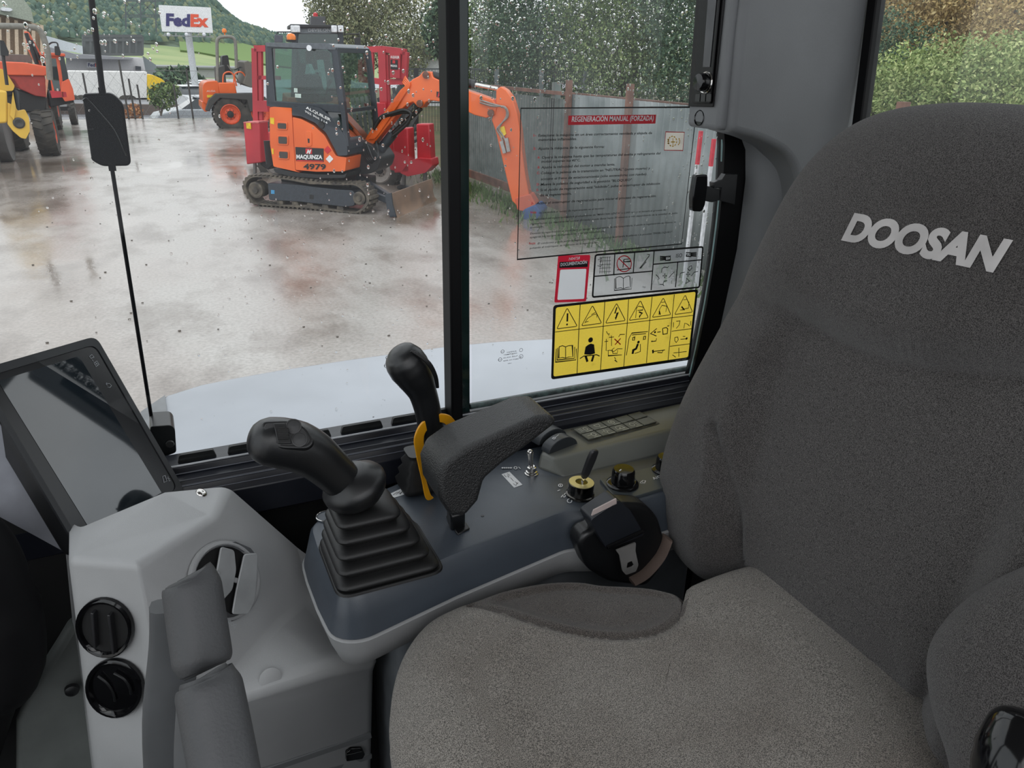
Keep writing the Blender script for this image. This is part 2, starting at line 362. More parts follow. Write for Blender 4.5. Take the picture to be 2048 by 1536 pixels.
def pdist(p, line):
    best = 9
    for a, b in zip(line[:-1], line[1:]):
        d = b-a; t = max(0, min(1, (p-a).dot(d)/max(d.length_squared, 1e-9))); best = min(best, (p-a-d*t).length)
    return best
def ss(a, b, x): t = max(0, min(1, (x-a)/(b-a))); return t*t*(3-2*t)
def pillow(outline, ctr, fr, front, back, thick_edge=.02, N=34, power=5):
    """closed cushion: front(a,b,s) gives the front depth, back = depth behind"""
    rings = []
    for i in range(N+1):
        s = math.sin(PI/2*i/N) if i else 0.004
        rings.append([fr(ctr[0]+(p[0]-ctr[0])*s, ctr[1]+(p[1]-ctr[1])*s, front(ctr[0]+(p[0]-ctr[0])*s, ctr[1]+(p[1]-ctr[1])*s, s)) for p in outline])
    for k in range(1, 6):
        t = k/5; rings.append([fr(ctr[0]+(p[0]-ctr[0])*(1-.02*t*t), ctr[1]+(p[1]-ctr[1])*(1-.02*t*t), -thick_edge-(back-thick_edge)*t) for p in outline])
    rings.append([fr(ctr[0]+(p[0]-ctr[0])*.01, ctr[1]+(p[1]-ctr[1])*.01, -back) for p in outline])
    return MB().loft(rings, (True, True))
seat = thing('operator_seat', 'grey fabric operator seat with high rounded backrest and a white name across it', 'seat', (.45, .46, .95))
# cushion
cu = [onZ(x, y, 1.6) for x, y in ((795, 1500), (776, 1430), (777, 1370), (788, 1310), (812, 1262), (850, 1225), (900, 1203), (940, 1190), (1000, 1168), (1060, 1155), (1110, 1149), (1160, 1149), (1200, 1155), (1260, 1158), (1310, 1163), (1350, 1175), (1375, 1190))]
cu2 = [V((p.x, p.y)) for p in cu]+[V((.545, .60)), V((.66, .60)), V((.70, .55)), V((.70, .37)), V((.62, .28)), V((.50, .24)), V((.40, .225)), V((.28, .225)), V((.20, .26)), V((.15, .33))]
cu2 = crom(cu2, 5, True); cu2.reverse()
frc = Fr((0, 0, 1.6), (1, 0, 0), (0, 1, 0))
gl_ = [onZ(x, y, 1.6) for x, y in ((925, 1196), (980, 1216), (1040, 1240), (1110, 1262), (1180, 1277), (1250, 1281), (1310, 1272), (1350, 1250), (1371, 1222), (1373, 1200), (1362, 1178))]
gl_ = crom([V((p.x, p.y)) for p in gl_], 5)
def inpoly(p, poly):
    c = False
    for i in range(len(poly)):
        a = poly[i-1]; b = poly[i]
        if (a.y > p.y) != (b.y > p.y) and p.x < (b.x-a.x)*(p.y-a.y)/(b.y-a.y)+a.x: c = not c
    return c
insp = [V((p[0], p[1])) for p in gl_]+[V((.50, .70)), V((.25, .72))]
def cfront(a, b, s):
    d = .030*((1-min(1, s)**7)**.4)-.022
    p = V((a, b)); g = pdist(p, gl_); ins = inpoly(p, insp)
    if s < .97: d -= .007*math.exp(-(g/.006)**2)
    if ins: d -= .012*ss(0, .03, g)*(1-ss(.9, 1, s))
    d += .008*math.exp(-((b-.62)/.05)**2)*(0 if ins else 1)*(1-ss(.85, 1, s))*ss(.5,.3,a)*0
    d -= .020*ss(.30, .14, a)*ss(.2, .0, a-.12)*ss(.8, 1, s)
    return d
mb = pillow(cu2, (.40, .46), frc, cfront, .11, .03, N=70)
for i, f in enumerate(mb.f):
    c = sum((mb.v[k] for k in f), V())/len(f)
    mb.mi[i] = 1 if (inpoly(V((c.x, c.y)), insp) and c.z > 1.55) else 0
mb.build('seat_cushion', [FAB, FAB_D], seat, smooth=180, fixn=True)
# backrest
frb = Fr((.645, .48, 1.58), (0, -1, 0), (.12, 0, .99))
def ob_(px, py, off=0.0):
    q = onP(px, py, frb.o+frb.n*off, frb.n)-frb.o; return V((q.dot(frb.u), q.dot(frb.v)))
bo = [ob_(*p) for p in ((1478, 1170), (1420, 1168), (1385, 1148), (1350, 1105), (1328, 1050), (1320, 985), (1328, 920), (1345, 860), (1378, 770), (1430, 660), (1490, 540), (1545, 425), (1590, 345), (1640, 285), (1700, 240), (1770, 214), (1850, 203), (1930, 200))]
mir_ = [V((-p.x, p.y)) for p in reversed(bo) if p.x < -.03]
bo2 = crom(bo+mir_+[V((.08, bo[0].y+.0)), V((-.03, bo[0].y-.005))], 5, True); bo2.reverse()
crease = crom([ob_(*p) for p in ((1462, 590), (1530, 605), (1600, 632), (1680, 675), (1760, 715), (1850, 740), (1950, 752), (2060, 762))], 5)
crease = crease+[V((-crease[-1].x*0+.28, crease[-1].y+.02))]
seam_r = crom([ob_(*p) for p in ((1480, 1176), (1492, 1130), (1500, 1060), (1502, 980), (1499, 900), (1490, 850))], 5)
def bfront(a, b, s):
    base = .045*((1-min(1, s)**5)**.45)-.02
    bl = .04*ss(.42, .12, b)
    side = ss(.135, .19, abs(a))
    d = base+bl*side*(1-s**8)
    p = V((a, b))
    g = pdist(p, crease)
    d -= .007*math.exp(-(g/.010)**2)*(1-ss(.93, 1, s))
    yc = crease[0].y
    yl = crease[min(range(len(crease)), key=lambda i: abs(crease[i].x-a))].y
    d += .022*ss(0, .05, b-yl)*(1-s**8)
    g2 = min(pdist(p, seam_r), pdist(V((-a, b)), seam_r)); d -= .012*math.exp(-(g2/.007)**2)*(1-ss(.96, 1, s))
    return d
pillow(bo2, (0, .27), frb, bfront, .10, .02, N=70).build('backrest', FAB_B, seat, smooth=180)
# big left bolster rising at the right edge of the picture
lb = crom([ob_(*p, off=.095) for p in ((1858, 1520), (1832, 1440), (1818, 1350), (1826, 1290), (1862, 1235), (1920, 1185), (1985, 1150), (2060, 1120), (2180, 1080), (2300, 1150), (2350, 1350), (2250, 1600), (2050, 1700), (1900, 1640))], 5, True); lb.reverse()
cl = V((sum(p.x for p in lb)/len(lb), sum(p.y for p in lb)/len(lb)))
pillow(lb, cl, frb, lambda a, b, s: .058+.050*((1-min(1, s)**2.5)**.5), .05, -.02, N=24).build('side_bolster', FAB_B, seat, smooth=180)
# woven name on the backrest
fl = Fr(frb(0, 0, 0), frb.u, frb.v)
pD = ob_(1705, 478, .03); pN = ob_(2026, 545, .03)
ux = (pN-pD); L = ux.length; ang = math.atan2(ux.y, ux.x)
frl = Fr(frb(pD.x, pD.y, 0), frb.u*math.cos(ang)+frb.v*math.sin(ang), frb.v*math.cos(ang)-frb.u*math.sin(ang))
mb = MB(); vs, fs = text_geo('DOOSAN', 1, .055, .22, 'LEFT', 1.0); wx = max(x for x, y in vs)-min(x for x, y in vs); sz = L/wx
x0 = min(x for x, y in vs)
hgt = (ob_(1728, 428, .03)-pD).length
ymax = max(y for x, y in vs); sy = hgt/ymax
def on_back(x, y):
    q = frl((x-x0)*sz, y*sy)-frb.o; a, b = q.dot(frb.u), q.dot(frb.v)
    # radial position inside the outline, for the cushion depth
    c = V((0, .27)); d = V((a, b))-c; best = 1
    for i in range(len(bo2)):
        p = bo2[i-1]-c; r = bo2[i]-p-c; den = d.x*r.y-d.y*r.x
        if abs(den) > 1e-9:
            t = (p.x*r.y-p.y*r.x)/den; u_ = (p.x*d.y-p.y*d.x)/den
            if t > 0 and -1e-6 <= u_ <= 1.000001: best = min(1, 1/t)
    return frb(a, b, bfront(a, b, best)+.0015)
mb.add([on_back(x, y) for x, y in vs], fs)
mb.build('name_lettering', M('pale_grey_embroidery', (196, 192, 190), .8), seat, weld=False, fixn=False)
# seat base under the cushion
MB().prism(rpoly([V((.19, .28, 1.2)), V((.62, .28, 1.2)), V((.62, .60, 1.2)), V((.19, .60, 1.2))], .04), (0, 0, .30)).build('suspension_base', BLKR, seat)
MB().prism(rpoly([V((.22, .30, .95)), V((.60, .30, .95)), V((.60, .58, .95)), V((.22, .58, .95))], .02), (0, 0, .26)).build('pedestal', M('seat_pedestal_grey', (98, 100, 104), .5), seat)
# ================================================================== RIGHT CONSOLE
ZT = 1.63
con = thing('control_console', 'dark blue-grey control console with grey lower skirt between the seat and the window', 'console', (.35, .82, .95))
def XY(p): return V((p.x, p.y))
# outline at the top edge, going from rear along the aisle side to the front then back along the window side
near = [onZ(1182, 1042, ZT), onZ(1130, 1020, ZT), onZ(900, 1110, ZT), onZ(716, 1190, ZT), onZ(682, 1189, ZT), onZ(655, 1140, ZT), onZ(634, 1090, ZT), onZ(622, 1050, ZT), onZ(660, 1024, ZT), onZ(840, 948, ZT)]
P2 = [XY(p) for p in near]
top_in = [V((.72, .745))]+[V((.50, .742))]+P2[1:]+[V((.30, .945)), V((.72, .945))]
top_r = rpoly(top_in, [0, .02, .02, 0, .02, .02, 0, 0, .02, 0, 0, 0, 0], 4)
def offs(poly, d):
    out = []; N = len(poly)
    for i in range(N):
        a, p, b = poly[i-1], poly[i], poly[(i+1) % N]
        t = (b-a).normalized(); out.append(p+V((t.y, -t.x))*d)
    return out
s_ = sum((top_r[i-1].x*top_r[i].y-top_r[i].x*top_r[i-1].y) for i in range(len(top_r)))
sg = 1 if s_ > 0 else -1
def ring(poly, z): return [V((p.x, p.y, z)) for p in poly]
def clampY(poly): return [V((min(p.x, .72), min(p.y, .947))) for p in poly]
r0 = top_r; r1 = clampY(offs(top_r, .004*sg)); r2 = clampY(offs(top_r, .010*sg)); r3 = clampY(offs(top_r, .016*sg)); r4 = clampY(offs(top_r, .017*sg))
mb = MB(); mb.loft([ring(offs(r0, -.004*sg), ZT), ring(r0, ZT-.0012), ring(r1, ZT-.006), ring(r2, ZT-.03), ring(r3, ZT-.052)], (True, False)); mb.build('console_top', PODK, con, smooth=30)
mb = MB(); mb.loft([ring(offs(r3, .001*sg), ZT-.0535), ring(offs(r3, .0025*sg), ZT-.055), ring(offs(r4, -.003*sg), ZT-.075), ring(offs(r4, -.012*sg), ZT-.10), ring(offs(r4, -.03*sg), ZT-.112), ring(offs(r4, -.06*sg), ZT-.114)], (True, True)); mb.build('lower_skirt', GREY, con, smooth=50)
MB().prism(rpoly([V((.20, .755, .95)), V((.72, .80, .95)), V((.72, .93, .95)), V((.20, .93, .95))], .02), (0, 0, .575)).build('console_stand', M('stand_grey', (104, 108, 112), .5), con, bevel=.004)
# raised rear switch deck
dk = [onZ(1132, 872, 1.652), onZ(1150, 905, 1.652), onZ(1340, 853, 1.652), onZ(1425, 826, 1.652), onZ(1500, 780, 1.652), onZ(1400, 765, 1.652), onZ(1270, 806, 1.652), onZ(1160, 836, 1.652)]
dk = [onZ(1082, 905, 1.648), onZ(1105, 918, 1.648), onZ(1334, 863, 1.652), onZ(1440, 836, 1.655), onZ(1470, 790, 1.655), onZ(1390, 776, 1.655), onZ(1250, 805, 1.652), onZ(1110, 845, 1.648)]
lowr = [p+V((0, 0, -.03)) for p in dk]
for i in (1, 2, 3): lowr[i] = V((dk[i].x+.004, dk[i].y-.030, ZT-.002))
lowr[0] = V((dk[0].x-.014, dk[0].y-.012, ZT-.002))
MB().loft([lowr, dk], (True, True)).build('switch_deck', M('deck_yellow_lit', (108, 110, 104), .4, spec=.6, scale=4), con, bevel=.006, bseg=3, smooth=45)  # olive cast of yellow light through the decal, put into the colour
# rear lower panel with knob
kp = [onZ(1200, 958, ZT+.004), onZ(1236, 1003, ZT+.004), onZ(1340, 972, ZT+.004), onZ(1340, 925, ZT+.004)]
kb = [p+V((0, 0, -.004)) for p in kp]
MB().loft([kb, kp], (False, True)).build('climate_panel', M('climate_panel_plastic', (72, 78, 80), .35), con, bevel=.001)
fz = Fr((0, 0, ZT), (1, 0, 0), (0, 1, 0)); fdk = Fr((0, 0, 1.6525), (1, 0, 0), (0, 1, 0))
def D(f, z):  # pixel -> 2D on horizontal plane z
    return lambda x, y: XY(onZ(x, y, z))
q = D(0, ZT)
fine = M('fine_print_grey', (178, 184, 186), .5)
# printed key marks, legend marks
mb = MB()
def strokes(mb, lst, fn, fr, wd=.0008, c=.0008):
    for s in lst: mb.ribbon([fn(*p) for p in s], wd, fr, c)
def circ(cx, cy, rx, ry=None, n=16): ry = ry or rx; return [(cx+rx*math.cos(2*PI*k/n), cy+ry*math.sin(2*PI*k/n)) for k in range(n+1)]
strokes(mb, [circ(1139, 1003, 4.5, 4), circ(1121, 972, 4, 3), [(1121, 970), (1121, 974)], [(1115, 983), (1120, 981)], [(1122, 996), (1126, 991), (1127, 996)], [(1128, 991), (1131, 987)], [(1131, 992), (1129, 996)]], q, fz, .0012, .0012)
strokes(mb, [[(1004+k*4, 938), (1007+k*4, 936)] for k in range(5)], q, fz, .0035, .0012)
strokes(mb, [circ(1031, 937, 3, 2.5), [(1037, 935), (1041, 939)]], q, fz, .0014, .0012)
mb.build('printed_marks', WHITE_INK, con, weld=False)
mb = MB(); qk = D(0, ZT+.004)
fk = Fr((0, 0, ZT+.004), (1, 0, 0), (0, 1, 0))
strokes(mb, [[(1280, 966), (1286, 961), (1291, 962), (1289, 967), (1280, 967)], [(1284, 964), (1287, 966)]], qk, fk, .0009, .0006)
a_ = V((XY(onZ(1308, 960, ZT+.004)).x, XY(onZ(1308, 960, ZT+.004)).y))
mb.text('A/C', Fr((a_.x, a_.y, ZT+.004), (onZ(1325, 955, ZT)-onZ(1308, 960, ZT)), (0, 1, 0)), 0, 0, .009, .0008, .01, 0, 'LEFT')
mb.build('panel_print', WHITE_INK, con, weld=False)
# button grid on the deck
dq = D(0, 1.6525)
c00, c10, c11, c01 = dq(1142, 860), dq(1280, 823), dq(1318, 847), dq(1176, 883)
def bl(u, v): return (c00*(1-u)*(1-v)+c10*u*(1-v)+c11*u*v+c01*(1-u)*v)
mb = MB(); mb.ribbon([bl(0, 0), bl(1, 0), bl(1, 1), bl(0, 1)], .0016, fdk, .0006, True); mb.build('button_panel_border', BLACK_INK, con, weld=False)
BTN = M('button_yellow_lit', (92, 94, 84), .4)  # buttons tinted with the same yellow light as the deck
icons = {(0, 0): 'fog', (1, 0): 'bucket', (2, 0): 'fan', (0, 1): 'horn', (1, 1): 'lamp', (2, 1): 'wiper', (3, 1): 'work', (3, 0): '', (4, 0): '', (4, 1): ''}
for (i, j), ic in icons.items():
    u0, u1 = .02+i*.195, .02+i*.195+.18; v0, v1 = .05+j*.47, .05+j*.47+.42
    P_ = [bl(u0, v0), bl(u1, v0), bl(u1, v1), bl(u0, v1)]
    b_ = MB().prism([V((p.x, p.y, 1.6525)) for p in P_], (0, 0, .0022)).build('push_button', BTN, con, bevel=.0006)
    mb = MB(); fr = Fr((0, 0, 1.6548), (1, 0, 0), (0, 1, 0)); T = lambda a, b: bl(u0+(u1-u0)*a, v0+(v1-v0)*b)
    if ic:
        sh = {'fog': [circ(.65, .5, .13, .25, 10), [(.2, .3), (.4, .3)], [(.2, .5), (.4, .5)], [(.2, .7), (.4, .7)]], 'bucket': [[(.3, .3), (.7, .3), (.6, .7), (.35, .6), (.3, .3)]], 'fan': [circ(.5, .5, .2, .3, 7), circ(.5, .5, .07, .1, 6)],
              'horn': [circ(.65, .5, .15, .25, 10), [(.2, .5), (.5, .5)]], 'lamp': [circ(.5, .5, .12, .2, 8), [(.2, .5), (.3, .5)], [(.7, .5), (.8, .5)], [(.5, .1), (.5, .22)], [(.5, .78), (.5, .9)]], 'wiper': [[(.3, .25), (.7, .25), (.8, .7), (.2, .7), (.3, .25)], [(.4, .7), (.6, .4)]], 'work': [circ(.4, .5, .15, .25, 10), [(.65, .3), (.85, .25)], [(.65, .5), (.85, .5)], [(.65, .7), (.85, .75)]]}[ic]
        for s in sh: mb.ribbon([T(*p) for p in s], .0009, fr, .0003)
    mb.ribbon([T(.45, .97), T(.98, .97)], .0012, fr, .0003)
    mb.build('icon', M('pale_icon_print', (214, 216, 200), .5) if ic else BLACK_INK, b_, weld=False)
# two rocker dials
def rocker(px, py, mark):
    c = onZ(px, py, 1.652); t = thing('rocker_switch', mark, 'switch', c, 0, 'rocker switches beside the button panel')
    u = (onZ(px+60, py-22, 1.652)-c).normalized(); v = V((-u.y, u.x, 0)); f = Fr(c, u, v)
    prof = [(-.030, -.004), (-.026, .006), (-.014, .0125), (0, .015), (.014, .0125), (.026, .004), (.030, -.004)]
    P_ = crom([V((a, 0, b)) for a, b in prof], 4)
    MB().prism([f(p.x, -.0095, p.z) for p in P_], f(0, .0095, 0)-f(0, -.0095, 0)).build('rocker_body', M('rocker_dark_grey', (54, 58, 62), .4), t, bevel=.001, smooth=50)
    mb = MB(); mb.ribbon([V((.010, -.006)), V((.010, .006))], .0022, Fr(f(0, 0, .0152), f.u-f.n*.28, f.v), .0006); mb.build('indicator_mark', WHITE_INK, t, weld=False)
    if px > 1110:
        mb = MB(); g = Fr(f(-.010, 0, .0148), f.u+f.n*.35, f.v)
        for s in ([(-.004, -.002), (.0, -.002), (.0, .002), (-.004, .002), (-.004, -.002)], [(.0, 0), (.008, 0)], [(-.002, -.003), (-.002, .003)]): mb.ribbon([V(p) for p in s], .0007, g, .0007)
        mb.build('switch_icon', WHITE_INK, t, weld=False)
rocker(1119, 889, 'curved dark rocker switch with a white lever icon, nearest the aisle')
rocker(1098, 872, 'curved rocker switch mostly hidden behind the armrest end')

# ---- small controls
t = thing('toggle_switch', 'small chrome toggle switch standing on the console beside the white decal', 'switch', onZ(1063, 950, ZT))
c = onZ(1063, 947, ZT)
MB().lathe(c, ZA, [(.0105, 0), (.0105, .0015), (.0088, .002), (.0088, .0045), (.0068, .005), (.0068, .011), (.0045, .012), (.0045, .013)], 18, True).build('threaded_collar', CHROME, t)
tp = onY(1060, 905, c.y); MB().tube([c+V((0, 0, .010)), c+(tp-c)*.45, c+(tp-c)*.8, tp], [.0028, .0033, .0042, .0052], 12).ball(tp, .0052).build('bat_lever', CHROME, t)
t = thing('ignition_switch', 'brass faced ignition lock with a black-headed key standing in it', 'ignition', onZ(1160, 985, ZT))
c = onZ(1160, 990, ZT); a = (onY(1163, 965, c.y)-c).normalized()
hh = .020
MB().lathe(c, a, [(.0205, 0), (.0205, .003), (.0185, .004), (.0185, hh), (.0175, hh+.001)], 28, True).build('lock_barrel', M('dark_chrome', (90, 88, 84), .15, 1), t)
MB().lathe(c+a*hh, a, [(.0180, 0), (.0180, .0015), (.009, .002), (.0085, -.003), (.0001, -.003)], 28).build('brass_face', M('worn_brass', (232, 220, 160), .4, .7), t)
kt = onY(1190, 900, c.y-.01); kb_ = c+a*(hh-.002); d = (kt-kb_)
wv_ = d.normalized().cross(RIGHT).normalized()
MB().bar(kb_, kb_+d*.22, .006, .002, RIGHT).build('key_blade', CHROME, t)
k0 = kb_+d*.17; mb = MB(); fr = Fr(k0, d, (RIGHT*.8+FWD*.6)); LL = d.length*.83
o_ = rpoly([V((0, -.003)), V((LL*.12, -.0065)), V((LL*.7, -.0075)), V((LL, -.006)), V((LL, .006)), V((LL*.7, .0075)), V((LL*.12, .0065)), V((0, .003))], .004, 3)
MB().prism([fr(p.x, p.y, -.003) for p in o_], fr.n*.006).build('key_head', M('key_black', (44, 44, 46), .3), t, bevel=.0015)
t = thing('rotary_knob', 'round glossy black rotary knob on the climate panel near the seat back', 'knob', onZ(1245, 975, ZT+.004))
c = onZ(1245, 968, ZT+.004)
MB().lathe(c, ZA, [(.0235, 0), (.0235, .002), (.021, .0035), (.0175, .004), (.0165, .022), (.0145, .0255), (.001, .0262)], 32, True).build('knob_body', GLOSSK, t)
mb = MB(); mb.bar(c+V((-.006, -.002, .0268)), c+V((-.0145, -.0045, .0235)), .0014, .0008); mb.build('pointer_line', WHITE_INK, t)
t = thing('rotary_knob', 'second black knob mostly hidden by the edge of the seat back', 'knob', onZ(1332, 940, ZT+.004))
c = onZ(1330, 940, ZT+.004)
MB().lathe(c, ZA, [(.020, 0), (.020, .002), (.017, .0035), (.015, .004), (.0145, .020), (.0125, .0235), (.001, .024)], 28, True).build('knob_body', GLOSSK, t)
# decals
def decal(name, label, px, art, fn=q, fr=fz, group=None):
    t = MB().prism([fr(*fn(*p), .0002) for p in px], (0, 0, .0004)).build(name, M('white_decal_film', (222, 223, 224), .4), label=label, cat='decal', weld=False)
    mb = MB(); strokes(mb, art, fn, fr, .0007, .0009); mb.build('printed_symbol', BLACK_INK, t, weld=False); return t
decal('console_decal', 'white oblong decal with two bucket symbols beside the chrome toggle', [(1003, 949), (1019, 944), (1045, 970), (1028, 976)], [[(1008, 950), (1012, 955), (1016, 952), (1018, 956)], [(1014, 948), (1020, 952)], [(1021, 956), (1027, 963)], [(1026, 968), (1032, 972), (1034, 967), (1037, 966)], [(1030, 964), (1036, 969)]])
decal('console_decal', 'white decal with black digging-arm symbol beside the rubber bellows', [(772, 992), (806, 976), (816, 983), (813, 988), (782, 998)], [[(786, 991), (794, 985), (800, 989), (806, 983)], [(792, 990), (799, 984), (801, 990)], [(808, 980), (811, 984)]])
t = MB().lathe(onZ(652, 1034, ZT), ZA, [(.0001, .0012), (.0105, .0012), (.0115, .0020), (.0130, .0020), (.0135, 0)], 28).build('blanking_plug', PODK, label='round blanking plug with a light rim on the console front, behind the bellows', cat='plug')
MB().lathe(onZ(652, 1034, ZT), ZA, [(.0120, .0021), (.0125, .0026), (.0134, .0021)], 28).build('plug_rim', CHROME, t)
MB().lathe(onZ(965, 1032, ZT), ZA, [(.0001, .0006), (.0022, .0006), (.0022, 0)], 12).build('screw_hole', BLK, con)
struct_none = None

# ---- joystick with bellows
def rrect(cx, cy, hx, hy, r, z, n=5, sk=0): 
    return [V((p.x, p.y, z)) for p in rpoly([V((cx-hx, cy-hy)), V((cx+hx, cy-hy)), V((cx+hx, cy+hy)), V((cx-hx, cy+hy))], r, n)]
JB = onZ(765, 1118, ZT)
jy = thing('joystick', 'black joystick with thumb rocker and two round buttons, standing on a folded rubber bellows', 'joystick', JB)
B0 = V((JB.x-.002, JB.y+.006, ZT)); B1 = onY(722, 1000, B0.y-.004)
rings = []; nf = 5
for i in range(nf):
    t0 = i/nf; hx = .062*(1-t0)+.032*t0; hy = .058*(1-t0)+.030*t0
    for k, (dz, e) in enumerate(((.0, .0), (.15, .004), (.40, .0055), (.62, .003), (.80, -.004), (.92, -.010))):
        tt = (i+dz)/nf; c = B0.lerp(B1, tt); rings.append(rrect(c.x, c.y, hx+e-.004, hy+e-.004, .018, c.z+(.003 if i == 0 and k == 0 else 0)))
mb = MB().loft(rings, (True, True)); mb.build('rubber_bellows', BLKR, jy, smooth=60, subsurf=1)
MB().loft([rrect(B0.x, B0.y, .066, .062, .02, ZT), rrect(B0.x, B0.y, .065, .061, .02, ZT+.003)], (False, True)).build('bellows_flange', BLKR, jy, bevel=.001)
# collar cup
ca = onY(716, 985, B0.y-.004); ax = (onY(700, 930, B0.y-.004)-ca).normalized()
ax = (ax+V((-.25, 0, .15))).normalized()
MB().lathe(ca-ax*.006, ax, [(.018, -.008), (.026, -.004), (.034, .004), (.0385, .014), (.0385, .020), (.035, .026), (.027, .032), (.020, .038)], 32, True).build('hand_rest_collar', BLK, jy, smooth=60)
yj = B0.y-.004
gp = [((497, 876), .006), ((503, 877), .015), ((514, 879), .021), ((532, 882), .0255), ((562, 886), .0275), ((595, 893), .0278), ((628, 910), .0262), ((658, 935), .0240), ((684, 960), .0225), ((704, 985), .0215)]
gP = crom([onY(x, y, yj) for (x, y), r in gp], 4); gR = []
for i in range(len(gp)-1):
    for k in range(4): gR.append(gp[i][1]*(1-k/4)+gp[i+1][1]*k/4)
gR.append(gp[-1][1])
MB().tube(gP, gR, 24, up=V((0, 1, 0)), sup=2.3).build('grip_body', BLK, jy, smooth=70)
n0 = V((-.12, -.74, .66)).normalized(); P0 = onY(573, 889, yj)+n0*.0268
def hp(px, py, off=0): return onP(px, py, P0+n0*off, n0)
pl = rpoly([hp(528, 848, .0032), hp(578, 845, .0032), hp(606, 856, .0032), hp(622, 882, .0032), hp(612, 892, .0032), hp(565, 891, .0032), hp(543, 882, .0032), hp(530, 864, .0032)], .006, 4)
MB().prism(rpoly([hp(522, 842, .0025), hp(580, 840, .0025), hp(612, 853, .0025), hp(630, 884, .0025), hp(616, 898, .0025), hp(562, 897, .0025), hp(537, 887, .0025), hp(524, 866, .0025)], .008, 4), -n0*.010).build('plate_rim', BLK, jy, bevel=.002, bseg=3)
face = MB().prism(pl, n0*.0012).build('button_plate', M('button_plate_grey', (52, 52, 53), .55), jy, bevel=.0006)
fh = Fr(hp(567, 866, .005), hp(575, 888, .005)-hp(567, 866, .005), hp(580, 864, .005)-hp(567, 866, .005))
fh = Fr(fh.o, fh.u, fh.v)
mb = MB()
for k in range(9): mb.bar(hp(556, 857+k*2.6, .008+.003*math.sin(PI*k/8)), hp(577, 857+k*2.6, .008+.003*math.sin(PI*k/8)), .0012, .003, n0)
mb.build('thumb_rocker', BLKR, face)
MB().prism([hp(547, 848, .0045), hp(570, 848, .0045), hp(583, 888, .0045), hp(556, 888, .0045)], n0*.0025).build('rocker_surround', BLK, face, bevel=.0008)
for x, y in ((587, 853), (599, 879)): MB().lathe(hp(x, y, .0045), n0, [(.0082, 0), (.0082, .0012), (.0070, .0016), (.0068, .0008), (.0001, .0016)], 24).build('round_button', M('button_soft_grey', (62, 62, 63), .5), face)

# ---- pilot lever behind with yellow collar
t = thing('pilot_lever', 'tall black curved lever rising behind the armrest, inside the yellow ring', 'lever', onZ(868, 985, ZT))
yl = .87
ctl = [((873, 930), .017), ((868, 900), .0175), ((862, 860), .018), ((855, 820), .0185), ((845, 785), .020), ((832, 757), .0255), ((819, 736), .0285), ((808, 720), .0275), ((800, 709), .023), ((795, 703), .016), ((792, 699), .006)]
P_ = crom([onY(p[0], p[1], yl) for p, r in ctl], 4); R_ = []
for i in range(len(ctl)-1):
    for k in range(4): R_.append(ctl[i][1]*(1-k/4)+ctl[i+1][1]*k/4)
R_.append(ctl[-1][1]); R_ = [(a*.95, a) for a in R_]
MB().tube(P_, R_, 20, up=V((0, 1, 0))).build('lever_grip', BLK, t, smooth=70)
mb = MB()
for k in range(3): mb.tube(crom([onY(822+k*7, 702+k*2, yl-.020), onY(850+k*5, 722+k*2, yl-.024), onY(867+k*3, 748+k*2, yl-.022), onY(874+k, 775, yl-.016)], 4), .0016, 6)
mb.build('grip_ridges', BLKR, t)
MB().loft([rrect(onZ(855, 985, ZT).x, .90, .034-.002*k+.004*(k % 2), .026-.0015*k+.003*(k % 2), .01, ZT+.004+.008*k) for k in range(8)], (True, True)).build('lever_boot', BLKR, t, smooth=60)
t = thing('lever_ring', 'flat yellow loop around the black lever beside the armrest', 'yellow ring', onZ(870, 995, ZT))
yr = .855
orr = [(913, 845), (900, 832), (880, 829), (855, 838), (838, 855), (829, 880), (832, 905), (838, 935), (845, 965), (852, 998), (862, 1000)]
irr = [(895, 852), (886, 846), (874, 846), (860, 855), (850, 868), (848, 885), (850, 905), (848, 935), (854, 965), (862, 990), (868, 996)]
O_ = crom([onY(a, b, yr) for a, b in orr], 4); I_ = crom([onY(a, b, yr) for a, b in irr], 4)
e1 = V((0, .004, 0))
MB().loft([[a, b, b+e1, a+e1] for a, b in zip(O_, I_)], (True, True)).build('ring_plate', YEL, t, bevel=.0008)

# ---- armrest
t = thing('armrest', 'black padded armrest with grained cover on a short post above the console', 'armrest', onZ(912, 1048, ZT))
LEA = M('black_grained_vinyl', (34, 34, 35), .36, spec=.7, bump=.9, bscale=620, scale=6)
ya = .735
ap = [(876, 958), (890, 926), (930, 897), (1000, 866), (1076, 834), (1106, 832), (1117, 846), (1052, 896), (1004, 930), (970, 960), (958, 1003), (932, 1034), (902, 1034), (881, 1000)]
ap = [onY(x, y, ya) for x, y in ap]; Pc = [onY(912, 1025, ya+.037)]
MB().prism(ap, (0, .072, 0)).build('padded_rest', LEA, t, smooth=62, bevel=.0145, bseg=6)
s0 = onZ(912, 1050, ZT)
MB().bar(V((s0.x, s0.y, ZT+.002)), Pc[0]+V((0, 0, .005)), .020, .020, V((1, 0, 0))).build('post', BLK, t, bevel=.003)
sl = [onZ(x, y, ZT) for x, y in ((892, 1035), (915, 1072), (940, 1060), (918, 1026))]
MB().prism(sl, (0, 0, .003)).build('slot_bezel', BLK, t, bevel=.002)

